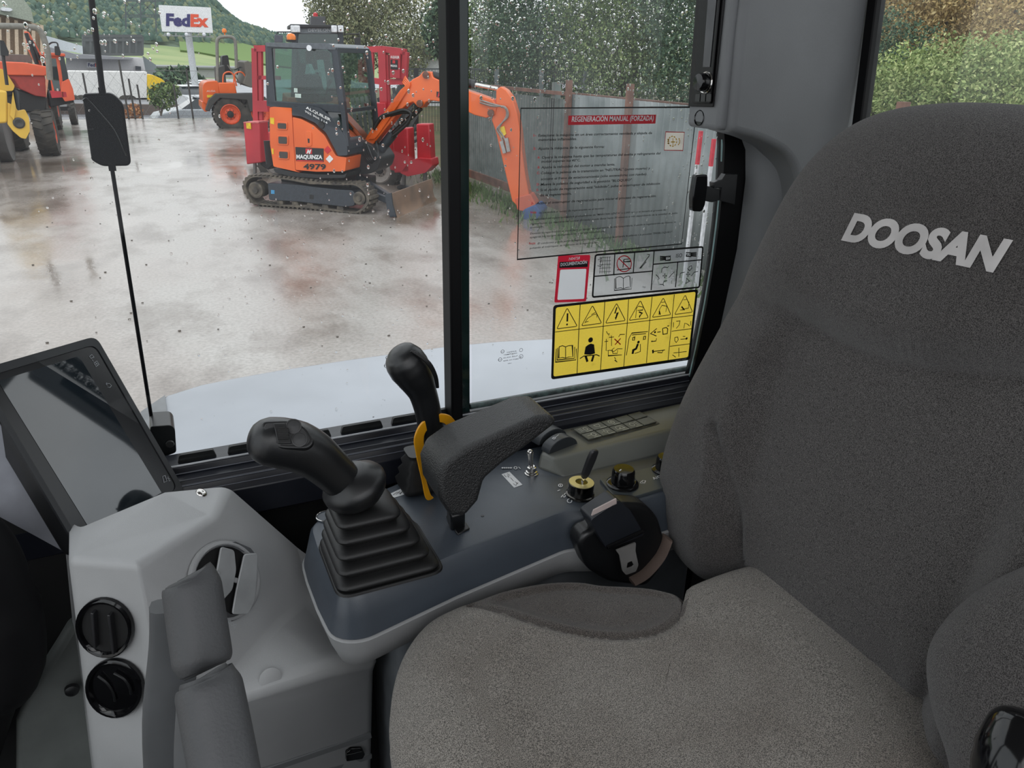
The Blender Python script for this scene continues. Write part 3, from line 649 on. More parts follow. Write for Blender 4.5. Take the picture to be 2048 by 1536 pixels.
# ---- seat belt retractor
t = thing('seat_belt_buckle', 'black seat belt housing with a steel tongue, wedged between the console and seat', 'seat belt', (.53, .70, 1.50))
yb = .715
o1 = [onY(x, y, yb) for x, y in ((1152, 1085), (1163, 1062), (1190, 1052), (1208, 1020), (1238, 1001), (1290, 1004), (1314, 1030), (1330, 1085), (1322, 1130), (1290, 1170), (1215, 1160), (1172, 1135))]
MB().prism(rpoly([p+V((.004, 0, -.006)) for p in o1], .012, 4), (0, .032, 0)).build('housing', BLK, t, bevel=.010, bseg=4)
o2 = [onY(x, y, yb-.014) for x, y in ((1180, 1040), (1238, 1000), (1262, 1022), (1290, 1070), (1215, 1100), (1196, 1070))]
MB().prism(rpoly(o2, .006, 3), (0, .03, 0)).build('flap_cover', M('belt_cover', (34, 37, 43), .35), t, bevel=.004, bseg=3)
MB().tube([onY(1214, 1095, yb-.016), onY(1286, 1062, yb-.016)], .003, 8).build('cover_edge', GLOSSK, t)
tg = [onY(x, y, yb-.016) for x, y in ((1232, 1101), (1272, 1085), (1271, 1102), (1277, 1130), (1272, 1143), (1252, 1150), (1245, 1142), (1239, 1110))]
hole = [onY(x, y, yb-.016) for x, y in ((1252, 1127), (1266, 1121), (1268, 1133), (1254, 1138))]
mb = MB(); TG = rpoly(tg, .002, 2); n_ = len(TG)
# plate with a slot: bridge outer loop and hole loop
hl = []
cH = sum(hole, V())/4
for p in TG:
    d = (p-cH).normalized(); best = None
    for i in range(4):
        a, b = hole[i-1], hole[i]; e = b-a
        den = d.x*e.z-d.z*e.x
        if abs(den) < 1e-9: continue
        tt = ((a.x-cH.x)*e.z-(a.z-cH.z)*e.x)/den; uu = ((a.x-cH.x)*d.z-(a.z-cH.z)*d.x)/den
        if tt > 0 and -.01 <= uu <= 1.01: best = cH+d*tt
    hl.append(best or cH+d*.005)
ev = V((0, .002, 0)); mb.loft([TG, hl, [p+ev for p in hl], [p+ev for p in TG], TG], (False, False)); mb.build('steel_tongue', M('tongue_steel', (150, 148, 146), .45, .35), t, smooth=30)
tgp = [onY(x, y, yb-.02) for x, y in ((1184, 1032), (1228, 996), (1232, 1004), (1187, 1034)) ]
MB().prism([onY(1182, 1030, yb-.012), onY(1186, 1019, yb-.012), onY(1231, 996, yb-.012), onY(1232, 1006, yb-.012)], (0, -.002, 0)).build('belt_label', M('pinkish_label', (200, 184, 180), .6), t)
MB().tube(crom([onY(1335, 1075, .71), onY(1320, 1110, .71), onY(1290, 1145, .71), onY(1262, 1162, .71)], 4), [(.004, .012)]*13, 8, up=V((0, 1, 0))).build('belt_webbing', M('brown_webbing', (104, 88, 80), .8), t)

# ================================================================== MONITOR
q4 = [(-55, 743), (192, 672), (372, 985), (160, 1105)]
rr = [ray(*p) for p in q4]
# solve l0*r0 - l1*r1 + l2*r2 - l3*r3 = 0 with l0 = 1
A3 = Matrix((( -rr[1].x, rr[2].x, -rr[3].x), (-rr[1].y, rr[2].y, -rr[3].y), (-rr[1].z, rr[2].z, -rr[3].z)))
l1, l2, l3 = A3.inverted() @ (-rr[0])
cn = [rr[0], rr[1]*l1, rr[2]*l2, rr[3]*l3]
k = .235/(cn[1]-cn[2]).length
cn = [CAM+c_*k for c_ in cn]
print('monitor', [tuple(round(x, 3) for x in p) for p in cn], (cn[0]-cn[1]).length, 'ang', math.degrees((cn[0]-cn[1]).angle(cn[2]-cn[1])))
mt_ = thing('monitor', 'black framed display monitor, dark glossy screen tilted towards the seat', 'monitor', (cn[0]+cn[2])/2)
fm = Fr(cn[1], cn[0]-cn[1], cn[2]-cn[1]); mn = fm.n if fm.n.dot(CAM-cn[1]) > 0 else -fm.n
def mq(px, py, off=0): return onP(px, py, cn[1]+mn*off, mn)
bz = rpoly([mq(*p) for p in q4], .012, 5)
bk = [p-mn*.035+((cn[0]+cn[2])/2-p)*.04 for p in bz]
fr1 = [p+((cn[0]+cn[2])/2-p)*.05+mn*.0 for p in bz]
MB().loft([bk, [p-mn*.03 for p in bz], bz], (True, True)).build('casing', BLK, mt_, bevel=.004, bseg=3, smooth=40)
raised = rpoly([mq(*p, .003) for p in q4], .012, 5); rin = [p+((cn[0]+cn[2])/2-p)*.085-mn*.0005 for p in raised]; rin2 = [p-mn*.0028 for p in rin]
MB().loft([[p-mn*.0035 for p in raised], raised, rin, rin2], (False, False)).build('bezel', M('bezel_matte', (34, 35, 38), .4), mt_, smooth=25)
bp_ = [p+((cn[0]+cn[2])/2-p)*.06+mn*.0007 for p in bz]
MB().loft([bp_], (False, True)).build('glass_border', M('border_glass', (20, 21, 24), .18), mt_, smooth=0)
scr = [mq(*p, .0012) for p in ((-4, 762), (158, 712), (323, 985), (184, 1065))]
MB().loft([scr], (False, True)).build('screen', M('off_screen_glass', (28, 36, 42), .04, spec=1.0, coat=1), mt_, smooth=0)
mb = MB(); fi = Fr(mq(183, 715, .0013), mq(195, 735)-mq(183, 715), mq(195, 711)-mq(183, 715))
def mrib(pts, wd=.0007): 
    O = mq(pts[0][0], pts[0][1], .0014)
    f = Fr(O, cn[0]-cn[1], cn[2]-cn[1]); P = [mq(a, b, .0014)-O for a, b in pts]
    mb.ribbon([V((p.dot(f.u), p.dot(f.v))) for p in P], wd, f, 0)
for s in ([(179, 713), (184, 709), (188, 714), (182, 717), (179, 713)], [(184, 719), (187, 723)], [(188, 726), (194, 722), (198, 729), (192, 733), (188, 726)], [(190, 729), (196, 726)], [(191, 724), (195, 731)],
          [(212, 768), (219, 767), (223, 771), (220, 775), (215, 774)], [(212, 768), (214, 765)], [(212, 768), (215, 771)],
          [(325, 953), (330, 951), (334, 962), (328, 965), (325, 953)], [(334, 956), (340, 958)], [(336, 953), (338, 962)], [(337, 962), (341, 961)]): mrib(s)
mb.build('touch_icons', M('icon_grey', (150, 152, 156), .5), mt_, weld=False, fixn=False)
cm = (cn[2]+cn[3])/2-mn*.03
MB().bar(cm, cm-mn*.05+V((0, .03, -.06)), .05, .03).build('mount_arm', BLK, mt_, bevel=.005)

# ================================================================== FRONT COLUMN WITH VENTS
cl_ = thing('vent_console', 'light grey moulded front console carrying air vents, below the monitor', 'dashboard', (-.05, .8, .95))
def Y3(px, py, y): return onY(px, py, y)
A0 = Y3(330, 985, .86); A1 = Y3(455, 973, .90); RM = Y3(272, 1128, .755); RT = Y3(430, 1030, .83); BL1 = Y3(133, 1118, .80)
RB = Y3(296, 1560, .80); BL2 = Y3(196, 1600, .84); AL = Y3(150, 1060, .86)
C1 = Y3(520, 1030, .89); C2 = Y3(612, 1200, .89); C3 = Y3(556, 1248, .84); C4 = Y3(462, 1352, .765); C5 = Y3(330, 1430, .745); C6 = Y3(320, 1560, .78)
D1 = Y3(655, 1262, .87); D2 = Y3(760, 1295, .80); D3 = Y3(655, 1322, .76); D4 = Y3(480, 1372, .745); 
G1 = Y3(748, 1335, .785); G2 = Y3(660, 1352, .752); G3 = Y3(488, 1404, .735)
H1 = Y3(746, 1352, .82); H2 = Y3(650, 1392, .80); H3 = Y3(494, 1434, .775)
I1 = Y3(742, 1600, .86); I2 = Y3(640, 1620, .84); I3 = Y3(520, 1640, .82)
J = Y3(735, 1250, .90); K1 = Y3(600, 1100, .93)
mb = MB()
def fa(*pts, n=1): mb.add(pts, [tuple(range(len(pts)))])
fa(AL, A0, A1, RT, RM, BL1)               # top
fa(BL1, RM, RB, BL2)                      # left face B
fa(RM, RT, C3, C4); fa(RT, A1, C1, C3); fa(C1, C2, C3); fa(RM, C4, C5); fa(RM, C5, C6, RB)
fa(C3, C2, D1, D3); fa(C3, D3, D4, C4); fa(D1, D2, D3)           # ledge
fa(D4, D3, G2, G3); fa(D3, D2, G1, G2); fa(C4, D4, G3, C5)       # lip
fa(G3, G2, H2, H3); fa(G2, G1, H1, H2); fa(H3, H2, I2, I3); fa(H2, H1, I1, I2); fa(C5, G3, H3, I3, C6)
fa(C1, C2, D1, K1); fa(D2, G1, H1, I1, V((I1.x, .94, I1.z)), V((D2.x, .94, D2.z))); fa(D1, D2, V((D2.x, .94, D2.z)), K1)
fa(BL1, BL2, V((BL2.x-.02, .94, BL2.z)), V((AL.x-.02, .94, AL.z)), AL)
shell = mb.build('console_shell', M('vent_console_grey', (172, 173, 174), .45, bump=.12, bscale=900, scale=3), cl_, smooth=180, bevel=.016, bseg=5)
md = shell.modifiers.new('e', 'EDGE_SPLIT'); md.use_edge_angle = False; md.use_edge_sharp = False
nB = (RM-BL1).cross(BL2-BL1).normalized(); nB = nB if nB.dot(CAM-BL1) > 0 else -nB
nC = (RT-RM).cross(C4-RM).normalized(); nC = nC if nC.dot(CAM-RM) > 0 else -nC
# louvre vent on face C
def onC(px, py, off=0): return onP(px, py, RM+nC*off, nC)
vc = onC(450, 1162); ed = onC(450, 1085)-vc; ex = onC(514, 1162)-vc
rv = (ed.length+ex.length)/2
fv = Fr(vc, ex, ed); vt = thing('air_vent', 'large round grey air vent with two tilted louvre blades on the front console', 'air vent', vc)
def ell(k, off): return [vc+(ex.normalized()*math.cos(2*PI*i/36)*ex.length+ed.normalized()*math.sin(2*PI*i/36)*ed.length)*k+nC*off for i in range(36)]
if nC.dot(fv.n) < 0: pass
MB().loft([ell(1.06, .000), ell(1.05, .004), ell(.98, .0055), ell(.93, .004), ell(.91, -.001), ell(.90, .0022)], (False, False)).build('vent_ring', GREY, vt, smooth=50)
MB().loft([ell(.90, .0022), ell(.3, .0022), ell(.01, .0022)], (False, False)).build('vent_cavity_shade', DEEP, vt)  # flat black disc paints the shaded inside of the vent
def blade(pts, off0, off1):
    a = [onC(x, y, off0) for x, y in pts]; return MB().prism(rpoly(a, .004, 3), nC*(off1-off0))
blade([(440, 1093), (466, 1100), (470, 1140), (462, 1180), (436, 1208), (428, 1160)], .008, .0105).build('louvre', M('louvre_grey', (165, 167, 168), .4), vt, bevel=.001)
blade([(486, 1108), (513, 1106), (512, 1150), (508, 1200), (494, 1228), (462, 1228), (470, 1180)], .008, .0105).build('louvre', MATS['louvre_grey'], vt, bevel=.001)
MB().bar(onC(405, 1142, .012), onC(438, 1148, .012), .006, .004, nC).build('louvre_linkage', GREY, vt, bevel=.001)
MB().bar(onC(462, 1158, .006), onC(480, 1163, .006), .006, .004, nC).build('louvre_linkage', GREY, vt, bevel=.001)
bp0 = [onC(x, y, .0035) for x, y in ((434, 1092), (470, 1083), (500, 1096), (508, 1106), (486, 1104), (462, 1094))]
MB().prism(bp0, nC*.001).build('upper_filler', M('filler_grey', (96, 98, 100), .4), vt)
bp0 = [onC(x, y, .0035) for x, y in ((436, 1212), (446, 1236), (462, 1243), (478, 1236), (484, 1230), (460, 1228))]
MB().prism(bp0, nC*.001).build('name_strip', M('strip_grey', (70, 70, 72), .4), vt)
ft = Fr(onC(461, 1236, .0047), onC(440, 1230)-onC(461, 1236), onC(463, 1244)-onC(461, 1236))
ft = Fr(ft.o, ft.u, ft.v) if Fr(ft.o, ft.u, ft.v).n.dot(nC) > 0 else Fr(ft.o, -ft.u, ft.v)
MB().text('DOOSAN', Fr(onC(458, 1238, .0047), onC(437, 1222)-onC(458, 1238), nC.cross(onC(437, 1222)-onC(458, 1238))), -.002, 0, .0065, .0003, .01).build('vent_lettering', fine, vt, weld=False, fixn=False)
# two round black vents on face B
def onB(px, py, off=0): return onP(px, py, BL1+nB*off, nB)
for (x, y, lab, op) in ((212, 1254, 'round black air vent with open slats, upper of the two on the front console', 1), (232, 1375, 'round black air vent turned closed, below the open one on the front console', 0)):
    c = onB(x, y); e1 = onB(x+52, y+28)-c; e2 = onB(x-20, y+52)-c; e2 = e2-e1.normalized()*e2.dot(e1.normalized())
    v_ = thing('round_vent', lab, 'air vent', c, 0, 'round vents on the front console side')
    def el(k, off, sx=1): return [c+(e1*math.cos(2*PI*i/32)+e2*math.sin(2*PI*i/32))*k+nB*off for i in range(32)]
    MB().loft([el(1.0, 0), el(1.0, .004), el(.94, .006), el(.86, .005), el(.82, .001)], (False, False)).build('outer_ring', GLOSSK, v_, smooth=50)
    MB().loft([el(.83, .0012), el(.01, .0012 if op else .004)], (False, False)).build('vent_disc', DEEP if op else GLOSSK, v_, smooth=0)
    for s in (-1, 1):
        p = c+e1.normalized()*s*.011; d = (V((0, 0, 1))-nB*nB.z).normalized()
        if op:
            q0, q1 = ((188, 1222), (193, 1292)) if s < 0 else ((221, 1226), (230, 1304))
            MB().bar(onB(*q0, .004), onB(*q1, .004), .0034, .008, nB).build('slat', M('slat_satin', (44, 44, 46), .3), v_, bevel=.0008)
        else:
            q_ = ((196, 1352), (214, 1366), (226, 1384), (230, 1402)) if s < 0 else ((228, 1346), (248, 1358), (259, 1374), (262, 1388))
            MB().tube(crom([onB(*k_, .005) for k_ in q_], 5), .0016, 8).build('finger_ridge', BLK, v_)
# screw, cap, latch
sc_ = thing('dome_screw', 'shiny dome screw on top of the front console beside the monitor', 'screw', Y3(402, 988, .87))
nt_ = (A0-RM).cross(A1-RM).normalized(); nt_ = nt_ if nt_.z > 0 else -nt_
sp = onP(402, 988, RM.lerp(A1, .5)+nt_*.000, nt_) 
MB().lathe(sp+nt_*.001, nt_, [(.0075, -.002), (.0068, .0015), (.004, .0035), (.0015, .0038), (.0001, .0030)], 20).build('screw_head', CHROME, sc_, smooth=60)
nG = (G2-D3).cross(G3-D3).normalized(); nG = nG if nG.dot(CAM-D3) > 0 else -nG
pc = onP(541, 1358, D4+nG*.0005, nG)
MB().lathe(pc, nG, [(.0001, .0006), (.0125, .0006), (.0135, .0002), (.0137, -.001)], 28).build('round_cap', MATS['vent_console_grey'], cl_)
nI = (H2-H3).cross(I3-H3).normalized(); nI = nI if nI.dot(CAM-H3) > 0 else -nI
def onI(px, py, off=0): return onP(px, py, H3+nI*off, nI)
mb = MB(); mb.prism([onI(520, 1536, .001), onI(740, 1462, .001), onI(742, 1472, .001), onI(524, 1546, .001)], nI*.004); mb.prism([onI(540, 1570, .001), onI(742, 1505, .001), onI(742, 1513, .001), onI(545, 1580, .001)], nI*.004); mb.build('storage_lid_edge', GREY2, cl_, bevel=.001)
lt = [onI(x, y, .004) for x, y in ((690, 1500), (700, 1493), (722, 1492), (727, 1503), (722, 1512), (690, 1517))]
MB().prism(rpoly(lt, .002, 2), nI*.006).build('latch', GLOSSK, cl_, bevel=.001)
lo_ = [onI(x, y, .0105) for x, y in ((694, 1502), (702, 1498), (720, 1497), (724, 1503), (693, 1510))]
mb = MB(); mb.tube(lo_+[lo_[0]], .0006, 5); mb.build('latch_trim', CHROME, cl_)
# lower-left footwell moulding with bolt
fw_ = thing('footwell_panel', 'grey moulded footwell panel with one round black bolt, at the lower left', 'panel', (-.15, .95, 1.2))
mb = MB(); g = [Y3(140, 1250, .93), Y3(110, 1300, .92), Y3(60, 1380, .90), Y3(30, 1450, .88), Y3(30, 1640, .86), Y3(260, 1640, .86), Y3(230, 1250, .93)]
mb.prism(g, (0, .03, 0)).build('panel_shell', M('footwell_grey', (92, 96, 94), .6), fw_, bevel=.01, bseg=3)
MB().lathe(Y3(144, 1380, .893), (0, -1, 0), [(.009, -.002), (.008, .003), (.004, .005), (.0001, .005)], 20).build('bolt', BLK, fw_)
# black pedal column at the left edge
pc_ = MB().tube(crom([Y3(-90, 1080, .86), Y3(-50, 1130, .86), Y3(-18, 1220, .86), Y3(-8, 1330, .86), Y3(-50, 1400, .87), Y3(-100, 1560, .88)], 5), [.045]*10+[.050]*8+[.045]*8, 20).build('steering_column_boot', M('boot_black', (15, 15, 17), .7, spec=.2), label='black rubber column boot at the bottom left corner of the cab', cat='column', smooth=60)
MB().prism([Y3(-90, 780, .93), Y3(0, 848, .93), Y3(60, 960, .93), Y3(122, 1100, .93), Y3(60, 1066, .93), Y3(0, 1034, .93), Y3(-90, 1010, .93)], (0, .008, 0)).build('wall_front_corner', M('corner_pale_grey', (150, 152, 160), .4), kind='structure')
MB().box((-.42, .96, 1.45), (.5, .02, .50)).build('wall_right_front_gap_shade', DEEP, kind='structure')  # black sheet paints the shaded gap behind the monitor
# ---- travel levers in front of the camera
GRIPM = M('lever_foam_grey', (72, 73, 75), .55, bump=.2, bscale=500, scale=8)
def lever(lab, g_, st, d, r):
    t = thing('travel_lever', lab, 'lever', (atd(*st[-1][:2], st[-1][2])), 0, 'travel levers at the lower left')
    P_ = crom([atd(x, y, d+k) for x, y, k in g_], 6)
    n = len(P_); R_ = []
    acc = [0]
    for p_, q_ in zip(P_[:-1], P_[1:]): acc.append(acc[-1]+(q_-p_).length)
    for a_ in acc:
        e = min(a_, acc[-1]-a_); t_ = min(1, e/(r*.55)); R_.append(r*max(.25, (1-(1-t_)**2)**.5*.45+.55 if t_ > .02 else .4))
    MB().tube(P_, R_, 24, sup=2.6).build('padded_grip', GRIPM, t, smooth=75)
    S = [atd(x, y, k) for x, y, k in st]
    MB().tube(crom(S, 4), [(.008, .016)]*(4*(len(S)-1)+1), 12, sup=4).build('flat_stem', M('stem_grey', (84, 86, 88), .5), t, smooth=40)
LEV=1
lever('dark grey padded travel lever with its flat stem, upper of the two grips', [(376, 1151, .0), (377, 1153, 0), (379, 1158, 0), (383, 1170, 0), (393, 1240, 0), (402, 1300, 0), (406, 1332, 0), (408, 1341, 0), (409, 1344, 0)], [(352, 1210, .56), (350, 1290, .58), (335, 1440, .62), (340, 1620, .68), (350, 1900, .80)], .535, .0170)
lever('grey padded travel lever cut by the bottom of the picture, just below the other grip', [(410, 1350, 0), (411, 1352, 0), (412, 1356, 0), (416, 1370, 0), (432, 1450, 0), (452, 1560, 0), (462, 1640, 0)], [(400, 1400, .56), (395, 1500, .58), (400, 1620, .62), (420, 1900, .75)], .50, .0180)
# glossy black knob at the bottom right
t = thing('seat_adjust_knob', 'glossy black rounded lever end at the bottom right corner beside the seat', 'knob', atd(2060, 1560, .62))
P_ = crom([atd(2068, 1425, .60), atd(2052, 1470, .60), atd(2040, 1540, .60), atd(2045, 1620, .61)], 5)
MB().tube(P_, [.004, .011, .016, .019, .021, .022, .023, .024, .025, .025, .026, .026, .026, .026, .026, .026][:len(P_)], 20).build('knob_body', GLOSSK, t, smooth=70)
# ================================================================== RADIO POD
t = thing('radio_pod', 'grey upright pod on the pillar housing a radio with round volume knob', 'radio', (.8, .95, 2.1))
xf = .76
pf = [onX(1371, 258, xf), onX(1380, -260, xf+.02), onX(1452, -260, xf+.02), onX(1436, 262, xf)]
yl_, yr_ = pf[0].y, pf[3].y
zb = pf[3].z
tilt = V((-.004, 0, .6))
def PF(px, py, off=0): return onP(px, py, V((xf-off, 0, zb)), V((-1, 0, 0)))
body = [V((xf, yl_, zb)), V((xf, yr_, zb)), V((xf, yr_, zb))+tilt, V((xf, yl_, zb))+tilt]
MB().prism(body, (.12, 0, 0)).build('pod_shell', GREY2, t, bevel=.008, bseg=4)
MB().prism([PF(1378, 213, .0015), PF(1428, 214, .0015), PF(1474, -220, .0015), PF(1410, -220, .0015)], (-.002, 0, 0)).build('radio_frame', M('radio_frame', (15, 14, 16), .4, spec=.3), t, bevel=.001)
rd = MB().prism([PF(1386, 206, .004), PF(1423, 207, .004), PF(1462, -205, .004), PF(1418, -205, .004)], (-.003, 0, 0)).build('radio_face', M('radio_black', (10, 10, 12), .35, spec=.3), t, bevel=.001)
MB().prism([PF(1406, 134, .0075), PF(1420, 134, .0075), PF(1442, -90, .0075), PF(1423, -90, .0075)], (-.0005, 0, 0)).build('display', M('radio_display', (84, 84, 88), .2), rd)
kc = PF(1412, 165, .007); MB().lathe(kc, (-1, 0, .05), [(.0125, 0), (.0125, .012), (.011, .015), (.0001, .016)], 24).build('volume_knob', GLOSSK, t)
MB().lathe(kc, (-1, 0, .05), [(.0150, 0), (.0155, .001), (.0145, .0025), (.0130, .002)], 24).build('knob_ring', CHROME, t)
mb = MB()
for k in range(3): mb.prism([PF(1392+k*11, 188, .0075), PF(1401+k*11, 188, .0075), PF(1400+k*11, 203, .0075), PF(1391+k*11, 203, .0075)], (-.001, 0, 0))
mb.build('preset_keys', BLK, t)
MB().lathe(PF(1398, 236, .0008), (-1, 0, .05), [(.0001, -.001), (.0095, -.001), (.0105, .0008), (.0115, 0)], 24).build('jack_socket', GLOSSK, t)
# window latch
t = thing('window_latch', 'black window latch handle clipped at the rear edge of the side glass', 'latch', onY(1410, 390, .97))
yy = .965
MB().prism(rpoly([onY(x, y, yy) for x, y in ((1393, 350), (1416, 349), (1416, 372), (1411, 410), (1404, 424), (1386, 423), (1386, 395))], .004, 3), (0, .012, 0)).build('latch_handle', GLOSSK, t, bevel=.002, bseg=3)
MB().prism(rpoly([onY(x, y, yy+.003) for x, y in ((1412, 372), (1424, 374), (1440, 380), (1440, 400), (1425, 405), (1410, 402))], .002, 2), (0, .010, 0)).build('latch_arm', BLK, t, bevel=.001)
MB().prism([onY(x, y, yy+.002) for x, y in ((1428, 376), (1428, 365), (1444, 360), (1452, 348), (1476, 348), (1470, 410), (1440, 402), (1443, 376))], (0, .012, 0)).build('latch_bracket', BLK, t, bevel=.001)
# ================================================================== EXTERIOR MIRROR ON ITS ROD
t = thing('side_mirror', 'black rear face of an outside mirror clamped on a thin black rod', 'mirror', onY(345, 900, 1.1))
ym = 1.10; MK = M('mirror_back_black', (7, 7, 12), .45, spec=.15)
MB().tube([onY(176, -60, ym), onY(205, 185, ym)], .0036, 10).build('rod', MK, t); MB().tube([onY(223, 330, ym), onY(307, 862, ym)], .0026, 10).build('rod', MK, t)
mo = [onY(x, y, ym) for x, y in ((164, 188), (222, 186), (236, 196), (247, 210), (262, 326), (256, 332), (205, 333), (190, 325), (183, 320))]
MB().prism(rpoly(mo, .005, 4), (0, .022, 0)).build('mirror_shell', MK, t, bevel=.004, bseg=3)
mb = MB(); mb.tube(crom([onY(166, 202, ym-.001), onY(175, 198, ym-.002), (onY(200, 225, ym-.003)), onY(230, 262, ym-.002), onY(252, 312, ym-.001)], 5), [.0012]*21, 8); mb.tube([onY(176, 260, ym-.001), onY(188, 258, ym-.001)], .0012, 6); mb.build('moulded_rib', GLOSSK, t)
MB().bar(onY(197, 182, ym), onY(211, 182, ym), .004, .008).build('rod_clamp', MK, t)
MB().bar(onY(217, 335, ym), onY(232, 335, ym), .004, .008).build('rod_clamp', MK, t)
mb = MB(); mb.prism(rpoly([onY(x, y, 1.06) for x, y in ((300, 853), (342, 850), (350, 858), (353, 905), (300, 925))], .004, 3), (0, .05, 0)).build('mounting_block', BLK, t, bevel=.002)
MB().lathe(onY(340, 888, 1.0585), (0, -1, 0), [(.006, 0), (.005, .002), (.0001, .002)], 14).build('bolt', M('mirror_bolt_grey', (60, 58, 58), .3), t)
# ================================================================== GROUND AND TERRAIN
random.seed(7)
def wet_concrete():
    mt = bpy.data.materials.new('wet_concrete'); mt.use_nodes = True; n = mt.node_tree.nodes; l = mt.node_tree.links; b = n['Principled BSDF']
    t = n.new('ShaderNodeTexCoord')
    def N(sc, det, st=(1, 1, 1), w_=0):
        m_ = n.new('ShaderNodeMapping'); m_.inputs['Scale'].default_value = st; l.new(t.outputs['Object'], m_.inputs[0])
        x = n.new('ShaderNodeTexNoise'); x.inputs['Scale'].default_value = sc; x.inputs['Detail'].default_value = det; x.inputs['Roughness'].default_value = .62; l.new(m_.outputs[0], x.inputs[0]); return x
    def ramp(src, stops):
        r = n.new('ShaderNodeValToRGB'); e = r.color_ramp.elements
        while len(e) < len(stops): e.new(.5)
        for k, (p, c) in enumerate(stops): e[k].position = p; e[k].color = lin(c)
        l.new(src.outputs[0], r.inputs[0]); return r
    big = N(.22, 5, (1, .55, 1)); mid = N(1.3, 6, (1, .6, 1)); fin = N(30, 4)
    c1 = ramp(big, [(.36, (128, 114, 102)), (.48, (160, 152, 145)), (.62, (190, 187, 183))])
    c2 = ramp(mid, [(.36, (150, 134, 120)), (.52, (255, 255, 255)), (.8, (255, 255, 255))])
    c3 = ramp(fin, [(.35, (205, 203, 200)), (.6, (255, 255, 255)), (1, (255, 255, 255))])
    def mul(a, c, f):
        m_ = n.new('ShaderNodeMix'); m_.data_type = 'RGBA'; m_.blend_type = 'MULTIPLY'; m_.inputs[0].default_value = f; l.new(a, m_.inputs[6]); l.new(c, m_.inputs[7]); return m_.outputs[2]
    l.new(mul(mul(c1.outputs[0], c2.outputs[0], .55), c3.outputs[0], .7), b.inputs['Base Color'])
    rr_ = n.new('ShaderNodeMapRange'); rr_.inputs[1].default_value = .42; rr_.inputs[2].default_value = .6; rr_.inputs[3].default_value = .10; rr_.inputs[4].default_value = .42; l.new(big.outputs[0], rr_.inputs[0]); l.new(rr_.outputs[0], b.inputs['Roughness'])
    b.inputs['Specular IOR Level'].default_value = .75
    bp = n.new('ShaderNodeBump'); bp.inputs['Strength'].default_value = .25; bp.inputs['Distance'].default_value = .02; l.new(mid.outputs[0], bp.inputs['Height']); l.new(bp.outputs[0], b.inputs['Normal'])
    return mt
CON = wet_concrete()
edgeL = onZ(-400, 236, 0); edgeR = onZ(560, 241, 0)
yard = MB().add([(-45, -6, 0), (5.75, -6, 0), (5.75, 16, 0), (9.5, 30.5, 0), (9.5, 31.2, 0), (-45, 31.2, 0)], [(0, 1, 2, 3, 4, 5)]).build('ground', CON, fixn=False, kind='structure', smooth=0)
MB().add([(5.75, -40, -.01), (120, -40, -.01), (120, 60, -.01), (9.5, 60, -.01), (9.5, 30.5, -.01), (5.75, 16, -.01)], [(0, 1, 2, 3, 4, 5)]).build('ground_soil', M('soil_and_grass', (74, 84, 52), .9, col2=(98, 86, 62), scale=1.2, detail=8), fixn=False, kind='structure', smooth=0)
MB().add([(-90, 31.2, -1.1), (9.5, 31.2, -1.1), (60, 60, -1.1), (60, 120, -1.1), (-90, 120, -1.1)], [(0, 1, 2, 3, 4)]).build('road', M('wet_asphalt', (112, 114, 120), .35, col2=(140, 142, 148), scale=.4), fixn=False, kind='structure', smooth=0)
MB().box((-17.75, 31.3, -.55), (54.5, .2, 1.1)).build('ground_retaining_edge', M('edge_concrete', (120, 116, 112), .7), kind='structure')
# polar terrain
elev = [(-900, -260), (0, -190), (200, -90), (380, -30), (440, 14), (480, 44), (520, 64), (560, 86), (620, 97), (900, 98), (1400, 96), (1650, -60), (2048, -160), (2700, -300)]
az_ = []
for px, py in elev:
    d = ray(px, py); az_.append((math.atan2(d.y, d.x), d.z/math.hypot(d.x, d.y)))
az_.sort()
def elv(a):
    if a <= az_[0][0]: return az_[0][1]
    for (a0, e0), (a1, e1) in zip(az_[:-1], az_[1:]):
        if a <= a1: return e0+(e1-e0)*(a-a0)/(a1-a0)
    return az_[-1][1]
def terr(a, r):
    e = elv(a); R1 = 520
    t = max(0, min(1, (r-130)/(R1-130))); zr = H+R1*e
    z = -1.2+(zr+1.2)*(t**1.15)
    if r > 260: z += 5*noise.noise(V((a*14, r*.012, 3)))*ss(260, 400, r)*(1 if r < R1 else 1)
    return z
NA, NR = 150, 60; mb = MB(); a0, a1 = math.radians(-12), math.radians(128)
for j in range(NR+1):
    r = 100+(560-100)*(j/NR)
    for i in range(NA+1):
        a = a0+(a1-a0)*i/NA; mb.v.append(V((r*math.cos(a), r*math.sin(a), terr(a, min(r, 520)) if r <= 520 else terr(a, 520)-2)))
for j in range(NR):
    for i in range(NA):
        k = j*(NA+1)+i; c = (mb.v[k]+mb.v[k+NA+2])/2; r = math.hypot(c.x, c.y); a = math.atan2(c.y, c.x)
        nn = noise.noise(V((c.x*.012, c.y*.012, 1)))
        mb.cur = 0 if (c.z-H)/r < (.006 if a > 1 else .03) else 1
        mb.face((k, k+1, k+NA+2, k+NA+1))
hill = mb.build('hills', [M('vineyard_green', (128, 148, 96), .9, col2=(152, 162, 112), scale=.05, detail=3, stretch=(1, 3, 1)), M('forest_green', (80, 102, 88), .95, col2=(104, 116, 90), scale=.06)], kind='structure', weld=False, fixn=False, smooth=80)
HAZE = None

